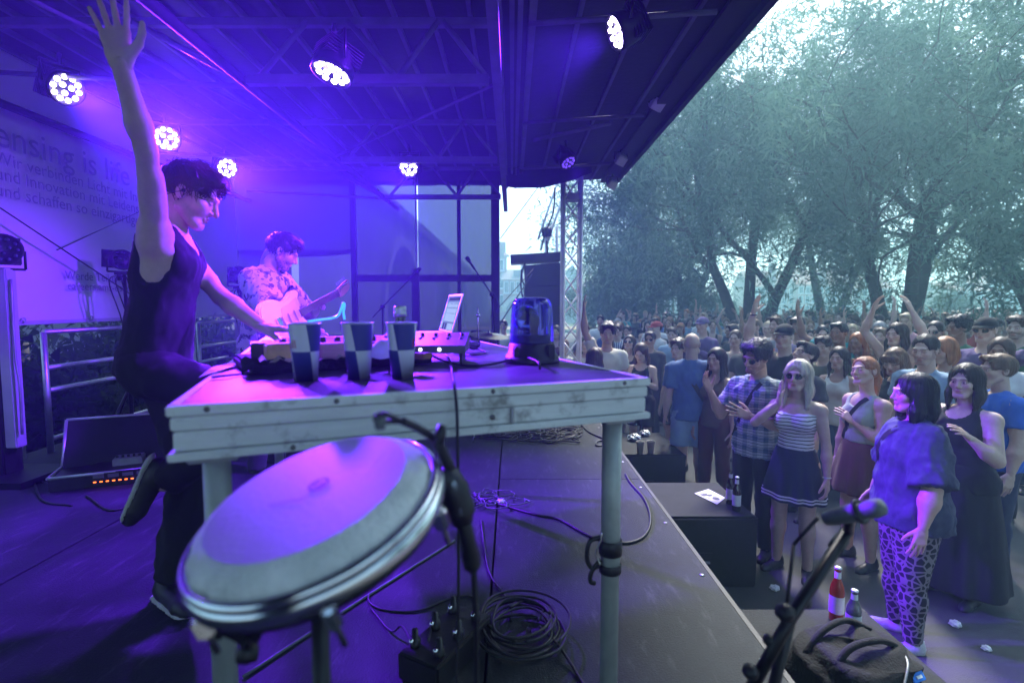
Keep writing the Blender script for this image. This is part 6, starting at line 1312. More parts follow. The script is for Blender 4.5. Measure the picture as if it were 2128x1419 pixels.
    for sd, hpz in zip('RL', hands):
        S, El, W, hd, hn = A[sd]; B = basis(hd, hn); hv, hF = hand(hpz, sd, .0044 if hvox < .004 else .0058 if hvox < .0055 else .0078 if hvox < .007 else .0098); hv = (hv * s * (.98 if fem else 1.04)) @ B.T + (W - nrm(hd) * .004); ch.append((hv, hF, 0)); ts.append(np.ones((len(hv), 4)))
    parts = []
    for nm, ops, m, fold in cl:
        cv, cF = grow(ops, max(vox, .012 if nm in ('shirt', 'top') else .015)); N = vnormals(cv, cF); fo = wob(cv * V(1, 1, .75), 26, seed) * .6 + wob(cv * V(1.3, 1.3, .6), 55, seed + 2) * .5 + wob(cv * V(1.2, 1.2, .8), 110, seed + 5) * .28
        cv = cv + N * (fo * .0042 * fold * s * wave)[:, None] + N * .0015; parts.append((nm, [(cv, cF, 0)], m))
    hst, hcol = hair
    if hst != 'bald':
        ops = hair_ops(hst); hv, hF = grow(ops, max(hvox, .006) if not simple else .011); N = vnormals(hv, hF)
        if hst == 'fringe': dsp = wob(hv * V(1, .6, 1), 95, seed) * .0055 + wob(hv, 210, seed + 1) * .0022
        elif hst == 'curly': dsp = wob(hv, 150, seed) * .006 + wob(hv, 330, seed + 1) * .003
        else: an = np.arctan2(hv[:, 0], hv[:, 1] + .02); dsp = np.sin(an * 26 + 3 * wob(hv, 25, seed)) * .0016 + np.sin(an * 61 + 4 * wob(hv, 40, seed)) * .0009 + wob(hv, 60, seed) * .0018
        hv = hv + N * dsp[:, None]; hch = [(hp2w(hv), hF, 0)]
        if strand and not simple: sv, sF = strands(ops, hv, vnormals(hv, hF), hst, strand, seed + 3, length=.11 if hst in ('long', 'mid', 'blond', 'bangs', 'bob') else .055); hch.append((hp2w(sv), sF, 0))
        parts.append(('hair', hch, HAIR[hcol]))
    if shoes != 'bare':
        for sd in 'RL':
            An, fd, up = feet[sd]; B = np.stack([np.cross(fd, up), fd, up], 1); loc = lambda a: An + B @ (V(*a) * s)
            so = [('u', RC(loc((0, -.035, -.040)), loc((0, .12, -.052)), .040 * s, .036 * s, B[:, 0], 1.), .02), ('u', RC(loc((0, -.02, 0)), loc((0, -.01, -.03)), .044 * s, .045 * s), .02), ('u', RC(loc((0, .13, -.056)), loc((0, .16, -.058)), .034 * s, .028 * s), .02)]
            so = [(o, p.grow(0, (cut(loc((0, 0, -.078)), -up), )), kk) for o, p, kk in so]; cv, cF = grow(so, max(vox * .8, .011)); parts.append(('shoe', [(cv, cF, 0)], SHOE if shoes == 'b' else SHOE_W))
            if not simple:
                so = [('u', RC(loc((0, -.04, -.075)), loc((0, .14, -.075)), .046 * s, .042 * s, up, .28), .01)]; cv, cF = grow(so, .014); parts.append(('sole', [(cv, cF, 0)], SOLE))
    xt = []
    for x in extras:
        if x in ('shades', 'glasses'):
            q = MB()
            for sg in (-1, 1):
                if x == 'shades': q.add([(sg * (.033 + .024 * math.cos(a)), .094 - .004 * abs(math.cos(a)) - (.012 * max(0, math.cos(a))), -.001 + .020 * math.sin(a)) for a in np.linspace(0, 6.28, 15)[:-1]], [tuple(range(14)) if sg > 0 else tuple(reversed(range(14)))], 0)
                q.tube([(sg * (.033 + .0245 * math.cos(a)), .0945 - .004 * abs(math.cos(a)) - (.012 * max(0, math.cos(a))), -.001 + .0205 * math.sin(a)) for a in np.linspace(0, 6.28, 15)[:-1]], .0022, 5, closed=True)
                q.tube([(sg * .057, .083, .004), (sg * .078, .03, .006), (sg * .080, -.005, .002)], .0022, 5)
            q.tube([(-.010, .096, .005), (.010, .096, .005)], .002, 5); xt.append(('sunglasses' if x == 'shades' else 'glasses', q, SHADES))
        if x.startswith('cap'):
            _, c = x.split(':'); q = MB(); vs = []; k2 = 22
            for i in range(8):
                t_ = i / 7 * math.pi / 2
                for j in range(k2): a = j / k2 * 6.2832; vs.append((.090 * math.cos(t_) * math.cos(a), -.015 + .112 * math.cos(t_) * math.sin(a), .038 + .092 * math.sin(t_)))
            q.add(vs, [(i * k2 + j, i * k2 + (j + 1) % k2, (i + 1) * k2 + (j + 1) % k2, (i + 1) * k2 + j) for i in range(7) for j in range(k2)], 0, True)
            bv = []
            for i in range(9):
                a = rad(25 + i * 130 / 8)
                bv += [(.088 * math.cos(a), -.015 + .110 * math.sin(a), .042), (.086 * math.cos(a), -.01 + .110 * math.sin(a) + .075 * math.sin(a) ** .6 * (1 - abs(math.cos(a)) ** 4), .030 - .01 * abs(math.cos(a)))]
            nb = len(bv); bv += [(x_, y_, z_ - .004) for x_, y_, z_ in bv]
            q.add(bv, [(2 * i, 2 * i + 1, 2 * i + 3, 2 * i + 2) for i in range(8)] + [(nb + 2 * i, nb + 2 * i + 2, nb + 2 * i + 3, nb + 2 * i + 1) for i in range(8)] + [(2 * i + 1, nb + 2 * i + 1, nb + 2 * i + 3, 2 * i + 3) for i in range(8)], 0, True); xt.append(('cap', q, FAB[c]))
        if x == 'strap' or x.startswith('strap:'):
            c = x.split(':')[1] if ':' in x else 'black'; q = MB(); pts = []
            for i in range(15):
                u = i / 14; a = tp(-.10 * 1 + .02, .0, .47) * (1 - u) + tp(.15 * g, .05, .0) * u; ys_ = np.linspace(.32, -.10, 85); L_ = a[None] + (ys_[:, None]) * ty[None]; dd_ = compose(allcl[0] + body[:8], *L_.T); hit = np.argmax(dd_ < .006); pts.append(L_[hit] if dd_[hit] < .006 else a)
            for i in range(14):
                a, b_ = pts[i], pts[i + 1]; d = nrm(np.cross(b_ - a, ty)) * .017; q.add([a - d, a + d, b_ + d, b_ - d], [(0, 1, 2, 3)], 0, True); q.add([a - d - ty * .012, a + d - ty * .012, b_ + d - ty * .012, b_ - d - ty * .012], [(0, 3, 2, 1)], 0, True)
            xt.append(('bag_strap', q, FAB[c]))
        if x == 'backstrap':
            q = MB(); pts = [tp(-.12, -.04, .45), tp(-.05, -.115, .36), tp(.05, -.13, .2), tp(.15, -.11, .05)]
            pts = [tuple(p) for p in smooth_path(pts, 5)]
            for a, b_ in zip(pts[:-1], pts[1:]):
                a, b_ = np.array(a), np.array(b_); d = nrm(np.cross(b_ - a, ty)) * .024; q.add([a - d, a + d, b_ + d, b_ - d], [(0, 3, 2, 1)], 0, True); q.add([a - d - ty * .006, a + d - ty * .006, b_ + d - ty * .006, b_ - d - ty * .006], [(0, 1, 2, 3)], 0, True)
            bc2 = tp(.2, -.10, -.08); q.box(bc2, (.08 * s, .24 * s, .28 * s), bev=.03); xt.append(('shoulder_bag', q, FAB['charcoal']))
        if x == 'bracelet':
            q = MB(); S, El, W, hd, hn = A['L']; q.tube([W - (W - El) * .06 + (basis(W - El, hn) @ V(.031 * math.cos(a), 0, .026 * math.sin(a))) * s for a in np.linspace(0, 6.28, 15)[:-1]], .0045, 6, closed=True); xt.append(('bracelet', q, ALU))
        if x == 'watch':
            q = MB(); S, El, W, hd, hn = A['R']; q.tube([W - (W - El) * .06 + (basis(W - El, hn) @ V(.033 * math.cos(a), 0, .028 * math.sin(a))) * s for a in np.linspace(0, 6.28, 15)[:-1]], .008, 6, closed=True); xt.append(('watch', q, BLACK))
        if x == 'earpiece':
            q = MB(); q.lathe([(0, -.006), (.007, -.005), (.008, 0), (.006, .005), (0, .006)], 10, (.086, -.004, .0), frame((1, 0, 0))); q.tube([(.086, -.004, -.002), (.088, -.03, -.02), (.07, -.07, -.06), (.02, -.09, -.12)], .0016, 5); xt.append(('earpiece', q, BLACK))
    if simple:
        mats = [SKIN[skin]]; allc = list(ch); tt = list(ts)
        for nm, c3, m in parts:
            if m not in mats: mats.append(m)
            for cv, cF, _ in c3: allc.append((cv, cF, mats.index(m))); tt.append(np.ones((len(cv), 4)))
        me = to_mesh(name, allc, tt); o = link(name, me, mats, None, label, cat, group); root = o
        for nm, q, m in xt:
            qq = q.mesh(nm)
            if nm in ('sunglasses', 'glasses', 'cap', 'earpiece'): qq.transform(Matrix([list(HM[i]) + [hc[i]] for i in range(3)] + [[0, 0, 0, 1]]))
            link(nm, qq, m, o)
    else:
        root = thing(name, (0, 0, 0), label, cat, group); link('body', to_mesh('body', ch, ts), [SKIN[skin]], root)
        for nm, c3, m in parts: link(nm, to_mesh(nm, c3), [m], root)
        for nm, q, m in xt:
            me = q.mesh(nm)
            if nm in ('sunglasses', 'glasses', 'cap', 'earpiece'): me.transform(Matrix([list(HM[i]) + [hc[i]] for i in range(3)] + [[0, 0, 0, 1]]))
            link(nm, me, m, root)
    root.location = pos; root.rotation_euler = (0, 0, yaw)
    root_info = dict(root=root, A={k_: [Rz @ q_ + pos for q_ in A[k_][:3]] for k_ in A}, hc=Rz @ hc + pos, feet={k_: Rz @ feet[k_][0] + pos for k_ in feet}, tp=lambda *a: Rz @ tp(*a) + pos, RT=Rz @ RT)
    return root_info
# ================================================================== THE PERFORMERS
def proj(p):
    x, y, z = p[0], p[1], p[2] - H_CAM; fw = y * CP - z * SP; up = y * SP + z * CP; return (1064 + FPX * x / fw, 709.5 - FPX * up / fw)
perf = person((-1.365, 2.0, 0), rad(-72), 1.76, 'man in black tank top raising one arm behind the table', 'm', 0, ('fringe', 'brown'), ('tank', 'black'), ('trousers', 'black'), 'b',
    arms={'R': ('w', at(243, 88, 1.56), (1, -.1, -.2), (-.16, -.03, 1), (-.35, 1, 0)), 'L': ('w', at(556, 690, 2.02), (-.4, .2, -1), (1, -.15, -.10), (0, .1, 1))},
    legs={'R': ('w', at(345, 1000, 1.84), (1, 0, -.4), (-.42, -.1, -1)), 'L': ('w', on(356, 1205, .085), (1, 0, 0), (.8, -.6, 0))},
    lean=(0, rad(9), 0), head_e=(rad(0), rad(16), 0), hdo=(0, .0, -.04), hipz=-.03, girth=.9, hsc=.93, armr=.88, shs=.95, hands=('open', 'flat'), vox=.009, hvox=.0035, beard=.18, closed=True, extras=('earpiece',), strand=1600, seed=4, wave=1.3)
gtr = person((-1.69, 3.56, 0), rad(-98), 1.70, 'bearded guitarist in leaf-print shirt behind the table', 'm', 0, ('fringe', 'dark'), ('loose', 'leafprint'), ('trousers', 'charcoal'), 'b',
    arms={'R': ('w', at(628, 690, 3.22), (-.6, -.5, -.4), (.9, .3, -.15), (-.5, .8, .3)), 'L': ('w', at(652, 655, 3.66), (.2, .8, -1), (.4, -.2, .8), (-.8, .5, .2))},
    lean=(0, rad(8), 0), head_e=(rad(26), rad(20), 0), hsc=.93, hdo=(0, .02, -.03), hipz=-.05, hands=('relaxed', 'grip'), vox=.011, hvox=.0042, beard=.95, closed=True, extras=('earpiece',), strand=1100, seed=9)
# electric guitar
gc = at(596, 664, 3.20); gl_ = (at(716, 600, 3.84) - gc).normalized(); gnv = Vector((.80, -.58, .12)); gnv = (gnv - gl_ * gnv.dot(gl_)).normalized(); GMx = frame(gnv, gl_)   # x along the neck, z out of the face
gt = thing('electric_guitar', gc, 'white electric guitar with dark neck held by the guitarist', 'guitar'); gt.rotation_euler = GMx.to_euler()
whiteg = pm('guitar_white', (.72, .72, .70), .18, 0, .03, 4, coat=.5)
out = [(-.20, -.02), (-.215, .06), (-.19, .125), (-.13, .155), (-.06, .145), (.0, .115), (.06, .12), (.12, .145), (.165, .14), (.175, .115), (.145, .085), (.12, .05), (.115, -.02), (.14, -.055), (.165, -.09), (.155, -.125), (.11, -.13), (.05, -.115), (-.01, -.12), (-.07, -.15), (-.14, -.16), (-.19, -.125), (-.205, -.07)]
def curve2(pts, n=4): P = [Vector((x, y, 0)) for x, y in pts]; P2 = smooth_path([P[-1]] + P + [P[0]], n); return [(p.x, p.y) for p in P2[n:-n - 1]]
oc = curve2(out); bm = bmesh.new(); f = bm.faces.new([bm.verts.new((x, y, -.022)) for x, y in oc]); ex_ = bmesh.ops.extrude_face_region(bm, geom=[f]); bmesh.ops.translate(bm, verts=[v for v in ex_['geom'] if isinstance(v, bmesh.types.BMVert)], vec=(0, 0, .044)); bmesh.ops.recalc_face_normals(bm, faces=bm.faces[:]); bmesh.ops.bevel(bm, geom=[e for e in bm.edges if len(e.link_faces) == 2 and any(len(f_.verts) > 8 for f_ in e.link_faces)], offset=.007, segments=3, affect='EDGES'); me = bpy.data.meshes.new('body'); bm.to_mesh(me); bm.free(); link('body', me, whiteg, gt)
pg = [(-.12, -.10), (-.13, -.04), (-.06, .0), (-.03, .075), (.06, .085), (.13, .1), (.135, .05), (.12, .03), (.118, -.03), (.13, -.08), (.1, -.11), (.02, -.1), (-.06, -.12)]
q = MB(); q.prism(curve2(pg), .0025, Matrix.Translation((0, 0, .0222))); q.build('pickguard', pm('pickguard_pale', (.55, .54, .52), .3), gt)
for x in (-.06, .0, .06): q = MB(); q.box((x, .0, .029), (.016, .075, .010), bev=.004); q.build('pickup', pm('pickup_cream', (.55, .52, .45), .4), gt)
q = MB(); q.box((-.10, 0, .030), (.035, .075, .014), bev=.003); q.tube([(-.095, -.035, .04), (-.04, -.06, .05), (.02, -.075, .045)], .003, 6); q.build('bridge', CHROME, gt)
for x, y in ((-.06, -.075), (-.09, -.09), (-.115, -.105)): q = MB(); q.lathe([(.010, 0), (.008, .012), (0, .013)], 12, (x, y, .0245)); q.build('knob', whiteg, gt)
rose = pm('rosewood', (.09, .035, .02), .4, 0, .2, 20); mapl = pm('maple', (.40, .20, .08), .35, 0, .1, 10)
q = MB(); q.box((.335, 0, .014), (.46, .046, .018), bev=.006); q.build('neck', mapl, gt); q = MB(); q.box((.335, 0, .026), (.46, .048, .006)); fbd = q.build('fingerboard', rose, gt)
for i in range(20): x = .565 - .648 * (1 - 2 ** (-(i + 1) / 12)); q = MB(); q.box((x, 0, .0295), (.0024, .047, .0016)); q.build('fret', CHROME, fbd)
hs_ = [(.565, -.024), (.60, -.036), (.70, -.018), (.735, .012), (.745, .045), (.715, .052), (.62, .036), (.565, .024)]
q = MB(); q.prism(curve2(hs_, 3), .014, Matrix.Translation((0, 0, .008))); hd_ = q.build('headstock', mapl, gt)
for i in range(6): q = MB(); c = (.605 + i * .022, .044 + i * .0025 * 1.2, .015); q.lathe([(0, -.004), (.006, -.004), (.006, .012), (0, .013)], 8, (c[0], c[1] - .02, .022)); q.box((c[0], c[1] + .012, .014), (.009, .018, .006), bev=.002); q.build('tuner', CHROME, hd_)
for i in range(6): y = -.018 + i * .0072; q = MB(); q.tube([(-.10, y * 1.3, .039), (.565, y, .0315)], .0006, 4, cap=False); q.tube([(.565, y, .0315), (.605 + i * .022, .026, .026)], .0006, 4, cap=False); q.build('string', CHROME, gt)
ws = perf and gt.matrix_basis
def gw(*a): return gc + GMx @ Vector(a)
q = MB(); sp0 = Vector(gtr['tp'](.05, .0, .50)); pts = smooth_path([gw(.165, .135, -.0), (gw(.165, .135, 0) + Vector(gtr['tp'](-.075, .115, .40))) / 2 + Vector((.03, -.02, 0)), Vector(gtr['tp'](-.075, .115, .40)), Vector(gtr['tp'](-.07, .0, .50)), Vector(gtr['tp'](-.04, -.10, .45)), Vector(gtr['tp'](.06, -.16, .25)), gw(-.21, .02, -.02)], 5)
o_ = pts[0].copy(); vs = []
for i, p in enumerate(pts):
    t_ = (pts[min(i + 1, len(pts) - 1)] - pts[max(i - 1, 0)]).normalized(); b_ = t_.cross(Vector((.8, -.5, .3))).normalized() * .022; vs += [p - o_ - b_, p - o_ + b_]
q.add(vs, [(2 * i, 2 * i + 1, 2 * i + 3, 2 * i + 2) for i in range(len(pts) - 1)], 0, True); q.build('strap', blackf, gt).matrix_parent_inverse = (Matrix.Translation(gc) @ GMx.to_4x4()).inverted() @ Matrix.Translation(o_)

# ================================================================== THE CROWD
UP = lambda x=.1, y=.15: ('d', (.30 + x, y, .85), (.05, .1, 1.))
ARM = dict(hang={}, up=dict(R=UP()), upl=dict(L=UP()), both=dict(R=('d', (.45, .3, .75), (-.45, .15, 1)), L=('d', (.45, .3, .75), (-.45, .15, 1))), crossed=dict(R=('d', (.18, .25, -1), (-.95, .35, .12)), L=('d', (.18, .30, -1), (-.95, .45, .2))),
           cup=dict(R=('d', (.2, .15, -1), (-.15, 1, .35))), phone=dict(R=('d', (.15, .5, -.8), (-.25, .6, .9)), L=('d', (.15, .5, -.8), (-.25, .6, .9))), clap=dict(R=('d', (.25, .35, -.8), (-.6, .6, .5)), L=('d', (.25, .35, -.8), (-.6, .6, .5))), chest=dict(L=('d', (.2, .2, -1), (-.75, .45, .55))), hair=dict(R=('d', (.55, .35, -.15), (-.55, .25, .9))), behind=dict(R=('d', (.2, -.15, -1), (-.35, -.2, -.6)), L=('d', (.2, -.15, -1), (-.35, -.2, -.6))))
def crowd(px, py, d, label, look=None, H=None, pose='hang', arms=None, near=None, **kw):
    x = (px - 1064) / FPX * d; top = at(px, py, d).z; Hh = H or max(1.42, min(1.98, top - G + .0)); look = look or (-.9, 2.4); yaw = math.atan2(-(look[0] - x), look[1] - d)
    near = d < 6.2 if near is None else near
    kw.setdefault('vox', .0125 if d < 4.8 else .019 if near else .028); kw.setdefault('hvox', .0046 if d < 4.8 else .0062 if near else .0095); kw.setdefault('strand', 900 if d < 4.8 else 350 if near else 120); kw.setdefault('hands', ('relaxed', 'soft'))
    kw.setdefault('seed', px % 17)
    return person((x, d, G), yaw, Hh / 1.0, label, arms=arms or ARM[pose], simple=not near, group='festival crowd', **kw)
# front rows, left to right
crowd(1236, 728, 5.9, 'woman with brown hair seen from behind by the stage corner', (1.1, 9), sex='f', hair=('mid', 'brown'), top=('tshirt', 'white'), bottom=('jeans', 'denim'), H=1.6)
crowd(1248, 655, 12.5, 'man in white T-shirt standing with crossed arms beside the crowd', pose='crossed', hair=('short', 'black'), top=('tshirt', 'white'), bottom=('trousers', 'black'), beard=.8, skin=2)
crowd(1284, 672, 9.2, 'man in vertically striped shirt looking down', hair=('short', 'brown'), top=('shirt', 'vstriped'), bottom=('jeans', 'navy'), head_e=(0, .25, 0))
crowd(1308, 697, 7.6, 'woman with dark sunglasses and sleeveless grey top looking up', sex='f', hair=('mid', 'dark'), top=('crop', 'charcoal'), bottom=('jeans', 'grey'), extras=('shades',), head_e=(0, -.3, 0))
crowd(1335, 712, 6.9, 'woman with long brown hair looking down at her hands', sex='f', hair=('long', 'brown'), top=('tank', 'black'), bottom=('shorts', 'black'), pose='clap', head_e=(0, .45, 0))
crowd(1352, 690, 8.2, 'man in black jacket and dark sunglasses', hair=('short', 'dark'), top=('long', 'charcoal'), bottom=('trousers', 'black'), extras=('shades',), skin=2)
crowd(1366, 668, 9.6, 'man in red cap and white shirt', hair=('buzz', 'brown'), top=('tshirt', 'white'), bottom=('jeans', 'denim'), extras=('cap:red',), look=(-3, 8))
crowd(1398, 682, 9.0, 'man with short brown hair between red cap and bald head', hair=('fringe', 'brown'), top=('tshirt', 'sky'), bottom=('jeans', 'navy'))
crowd(1439, 700, 5.7, 'bald man in blue polo shirt with shoulder bag, seen from behind', (2.6, 9.5), hair=('bald', 'grey'), top=('shirt', 'blue'), bottom=('shorts', 'sky'), extras=('backstrap',), girth=1.06, H=1.79)
crowd(1412, 706, 6.6, 'woman with reddish brown hair half hidden beside the bald man', (-1, 4), sex='f', hair=('curly', 'brown'), top=('tank', 'wine'), bottom=('skirt', 'black'))
crowd(1492, 724, 5.5, 'smiling woman with long curly brown hair beside the bald man', (.6, 4.2), sex='f', hair=('long', 'dark'), top=('tank', 'brown'), bottom=('trousers', 'wine'), skin=2)
crowd(1461, 658, 8.6, 'man in purple cap and purple jacket', (1.2, 7.2), hair=('buzz', 'brown'), top=('long', 'purple'), bottom=('trousers', 'navy'), extras=('cap:purple',), pose='clap')
crowd(1530, 685, 7.3, 'young woman with hair tied back in pale top', sex='f', hair=('bun', 'brown'), top=('tank', 'grey'), bottom=('jeans', 'denim'))
crowd(1560, 690, 6.9, 'man with short dark hair behind the curly-haired man', hair=('short', 'dark'), top=('tshirt', 'charcoal'), bottom=('jeans', 'navy'))
crowd(1579, 708, 4.35, 'man in plaid shirt and sunglasses with curly black hair', (-.6, 2.6), hair=('curly', 'black'), top=('shirt', 'plaid'), bottom=('trousers', 'black'), extras=('shades', 'strap'), skin=4, beard=.55,
      arms=dict(R=('d', (.25, .35, -.8), (.1, .55, .95)), L=('d', (.22, .3, -1), (-.65, .75, .35))), head_e=(rad(-8), rad(14), rad(-6)), hands=('soft', 'open'))
crowd(1632, 672, 5.6, 'man in black cap with raised arm and black wristband', hair=('buzz', 'dark'), top=('tshirt', 'black'), bottom=('jeans', 'charcoal'), extras=('cap:black', 'watch'), arms=dict(R=('d', (.35, .35, .5), (-.25, .1, 1))), girth=1.15, hands=('open', 'relaxed'))
crowd(1660, 655, 6.9, 'man with brown hair looking down beside the raised arm', hair=('fringe', 'dark'), top=('tshirt', 'lilac'), bottom=('jeans', 'navy'), head_e=(0, .2, 0))
crowd(1672, 712, 5.1, 'man in dark glasses tilting his face upward', (-2, 4), hair=('short', 'dark'), top=('tshirt', 'charcoal'), bottom=('jeans', 'navy'), extras=('glasses',), head_e=(0, -.4, 0))
crowd(1664, 745, 4.0, 'blonde woman in striped top with sunglasses, hand at her temple', (-.35, 1.6), sex='f', skin=0, hair=('blond', 'platinum'), top=('tube', 'striped'), bottom=('skirt', 'banded_navy'), extras=('shades', 'bracelet'), H=1.67, bust=.95,
      arms=dict(R=('w', at(1618, 838, 3.90), (-1, -.2, -.7), (.12, .05, 1), (-.9, .2, .2)), L=('d', (.20, .05, -1), (.10, .16, -1))), hands=('flat', 'relaxed'), head_e=(0, -.05, 0))
crowd(1714, 700, 6.0, 'man with thick dark hair behind the blonde woman', hair=('fringe', 'dark'), top=('tshirt', 'olive'), bottom=('jeans', 'navy'))
crowd(1748, 722, 5.6, 'young woman with dark shoulder-length hair and white top', sex='f', hair=('mid', 'dark'), top=('tank', 'white'), bottom=('jeans', 'denim'), skin=1)
crowd(1806, 737, 4.15, 'woman with tied ginger hair, grey top and black strap, eyes closed', (-1.2, 3.4), sex='f', skin=1, hair=('pony', 'ginger'), top=('crop', 'sage'), bottom=('skirt', 'wine'), extras=('strap',), H=1.68, girth=1.12, bust=1.1, closed=True,
      arms=dict(L=('d', (.18, .18, -1), (-.80, .45, .62)), R=('d', (.2, .0, -1), (.05, .2, -1))), head_e=(rad(8), rad(-12), rad(12)), hands=('relaxed', 'soft'))
crowd(1745, 668, 6.4, 'person in bright teal T-shirt stretching one arm high', (-1, 3), hair=('short', 'black'), top=('tshirt', 'tealdye'), bottom=('jeans', 'navy'), skin=3, arms=dict(R=('d', (.75, .2, .55), (.15, .1, 1))), hands=('soft', 'relaxed'))
crowd(1786, 690, 6.2, 'woman with auburn hair and green T-shirt raising both hands', (-1, 3), sex='f', hair=('mid', 'ginger'), top=('tshirt', 'green'), bottom=('jeans', 'black'), skin=3, pose='phone')
crowd(1868, 722, 4.9, 'woman with long brown fringe looking down at the ground', sex='f', hair=('bangs', 'light'), top=('tshirt', 'black'), bottom=('jeans', 'black'), head_e=(0, .3, 0))
crowd(1866, 668, 5.8, 'person with both bare arms raised and crossed above the head', (-1, 3.4), sex='f', hair=('mid', 'dark'), top=('tank', 'black'), bottom=('jeans', 'navy'), girth=1.1, pose='both', hands=('soft', 'soft'))
crowd(1929, 698, 4.55, 'moustached man with slicked-back hair and blue T-shirt', (-1.5, 2.2), skin=0, hair=('slick', 'dark'), top=('tshirt', 'sky'), bottom=('jeans', 'navy'), beard=.35, closed=True, head_e=(rad(4), rad(8), 0), H=1.84)
crowd(1912, 778, 3.15, 'dark-haired woman in faded navy T-shirt and leopard leggings', (.3, 3.75), sex='f', skin=1, hair=('mid', 'black'), top=('loose', 'faded_navy'), bottom=('leggings', 'leopard'), shoes='w', girth=1.55, bust=1.25, extras=('strap',), H=1.68, strand=1800,
      arms=dict(L=('d', (.46, .08, -1), (.14, .22, -1)), R=('d', (.46, .1, -1), (.1, .4, -1))), head_e=(rad(2), 0, 0))
crowd(2016, 752, 3.65, 'woman in long black dress with dark shoulder-length hair', (-1.2, 2.3), sex='f', skin=0, hair=('mid', 'dark'), top=('dress', 'black'), bottom=('longskirt', 'black'), girth=1.34, bust=1.15, H=1.68,
      arms=dict(R=('d', (.2, .0, -1), (.0, .25, -1)), L=('w', at(2012, 908, 3.42), (.7, -.3, -1), (-.8, -.25, .5), (.3, -.6, .7))), hands=('relaxed', 'soft'), head_e=(rad(10), 0, 0))
crowd(2085, 742, 4.1, 'person with fair hair in bright blue T-shirt behind black dress', (-1, 5), hair=('short', 'light'), top=('tshirt', 'royal'), bottom=('jeans', 'navy'), girth=1.3, H=1.70)
crowd(1945, 664, 6.2, 'person in round sunglasses with dark hair pulled back', sex='f', hair=('bun', 'dark'), top=('tank', 'black'), bottom=('jeans', 'navy'), extras=('shades',))
crowd(1995, 652, 6.0, 'person with large curly dark hair', (-1, 6), sex='f', hair=('curly', 'black'), top=('tshirt', 'green'), bottom=('jeans', 'navy'), skin=3)
crowd(2050, 648, 5.4, 'man in wide black cap and sunglasses with raised arm', hair=('buzz', 'brown'), top=('tshirt', 'purple'), bottom=('jeans', 'navy'), extras=('cap:black', 'shades'), arms=dict(L=('d', (.55, .25, .2), (-.25, .1, 1))), hands=('relaxed', 'open'))
crowd(2116, 642, 5.9, 'bearded man with brown hair at the right picture edge', hair=('fringe', 'brown'), top=('tshirt', 'green'), bottom=('jeans', 'navy'), beard=.8)
crowd(1046, 665, 11., 'man in white shirt standing left of the beacon far back', hair=('short', 'dark'), top=('tshirt', 'white'), bottom=('trousers', 'black'))
crowd(1156, 676, 9.5, 'woman with dark hair behind the truss tower', sex='f', hair=('mid', 'dark'), top=('tank', 'wine'), bottom=('jeans', 'navy'))
crowd(1172, 706, 8.2, 'woman in white T-shirt with tied-up hair behind the truss tower', sex='f', hair=('bun', 'light'), top=('tshirt', 'white'), bottom=('jeans', 'grey'))
crowd(1216, 672, 10.2, 'woman in grey T-shirt right of the truss tower', sex='f', hair=('pony', 'brown'), top=('tshirt', 'grey'), bottom=('jeans', 'navy'))
crowd(1218, 700, 7.9, 'woman in cream T-shirt lifting her forearm beside the truss tower', sex='f', hair=('mid', 'dark'), top=('tshirt', 'cream'), bottom=('jeans', 'navy'), pose='cup')
# two people beyond the gap in the gauze
person(at(640, 700, 12.5) * 1.0 + Vector((0, 0, 0)) - Vector((0, 0, at(640, 700, 12.5).z - (G + 1.4 - .82))), rad(150), 1.76, 'seated man in white shirt seen through the gauze gap', hair=('short', 'black'), top=('shirt', 'white'), bottom=('trousers', 'charcoal'), simple=True, vox=.018, hvox=.007, legs={'R': ('d', (.1, 1, -.1), (.0, .1, -1)), 'L': ('d', (.15, 1, -.1), (0, .1, -1))}, hipz=-.08, arms=ARM['clap'], group='people beyond the gauze')
person((at(716, 660, 12.0).x, 12.0, G), rad(120), 1.75, 'bearded person in pale shirt below the gauze gap', hair=('short', 'dark'), top=('tshirt', 'sky'), bottom=('jeans', 'navy'), simple=True, vox=.018, hvox=.007, beard=.9, group='people beyond the gauze')

# farther rows: a set of figures, each copied as an individual with clothes and hair of its own
rc = random.Random(12); proto = []
spec = [('m', 'short', 'tshirt', 'hang'), ('m', 'fringe', 'tshirt', 'cup'), ('f', 'mid', 'tank', 'hang'), ('f', 'long', 'tshirt', 'clap'), ('m', 'curly', 'tshirt', 'up'), ('f', 'bun', 'tank', 'up'), ('m', 'buzz', 'shirt', 'phone'), ('f', 'bob', 'tshirt', 'cup'), ('m', 'slick', 'shirt', 'crossed'), ('f', 'pony', 'tank', 'both'), ('m', 'short', 'tshirt', 'upl'), ('f', 'bangs', 'tshirt', 'hang')]
for i, (sx_, hr_, tp_, ps) in enumerate(spec):
    o = person((0, 0, 0), 0, 1.75, 'x', sx_, 0, (hr_, 'dark'), (tp_, 'white'), ('jeans', 'denim'), simple=True, vox=.028, hvox=.009, arms=ARM[ps], head_e=(rc.uniform(-.3, .3), rc.uniform(-.1, .2), rc.uniform(-.1, .1)), beard=(.7 if i in (1, 8) else .15 if sx_ == 'm' else 0), hands=('soft', 'relaxed'), seed=i, strand=0)['root']
    proto.append((o, sx_, hr_, ps))
taken = []; used = set()
for c in list(C.objects):
    if c.get('group') == 'festival crowd': taken.append((c.location.x, c.location.y))
cols = list(k for k in FAB if k in ('black', 'charcoal', 'navy', 'white', 'grey', 'blue', 'sky', 'teal', 'green', 'olive', 'red', 'wine', 'rust', 'purple', 'pink', 'beige', 'cream', 'brown')); wts = [6, 3, 3, 4, 3, 2, 2, 1, 1, 1, 1, 1, 1, 1, 1, 2, 2, 1]
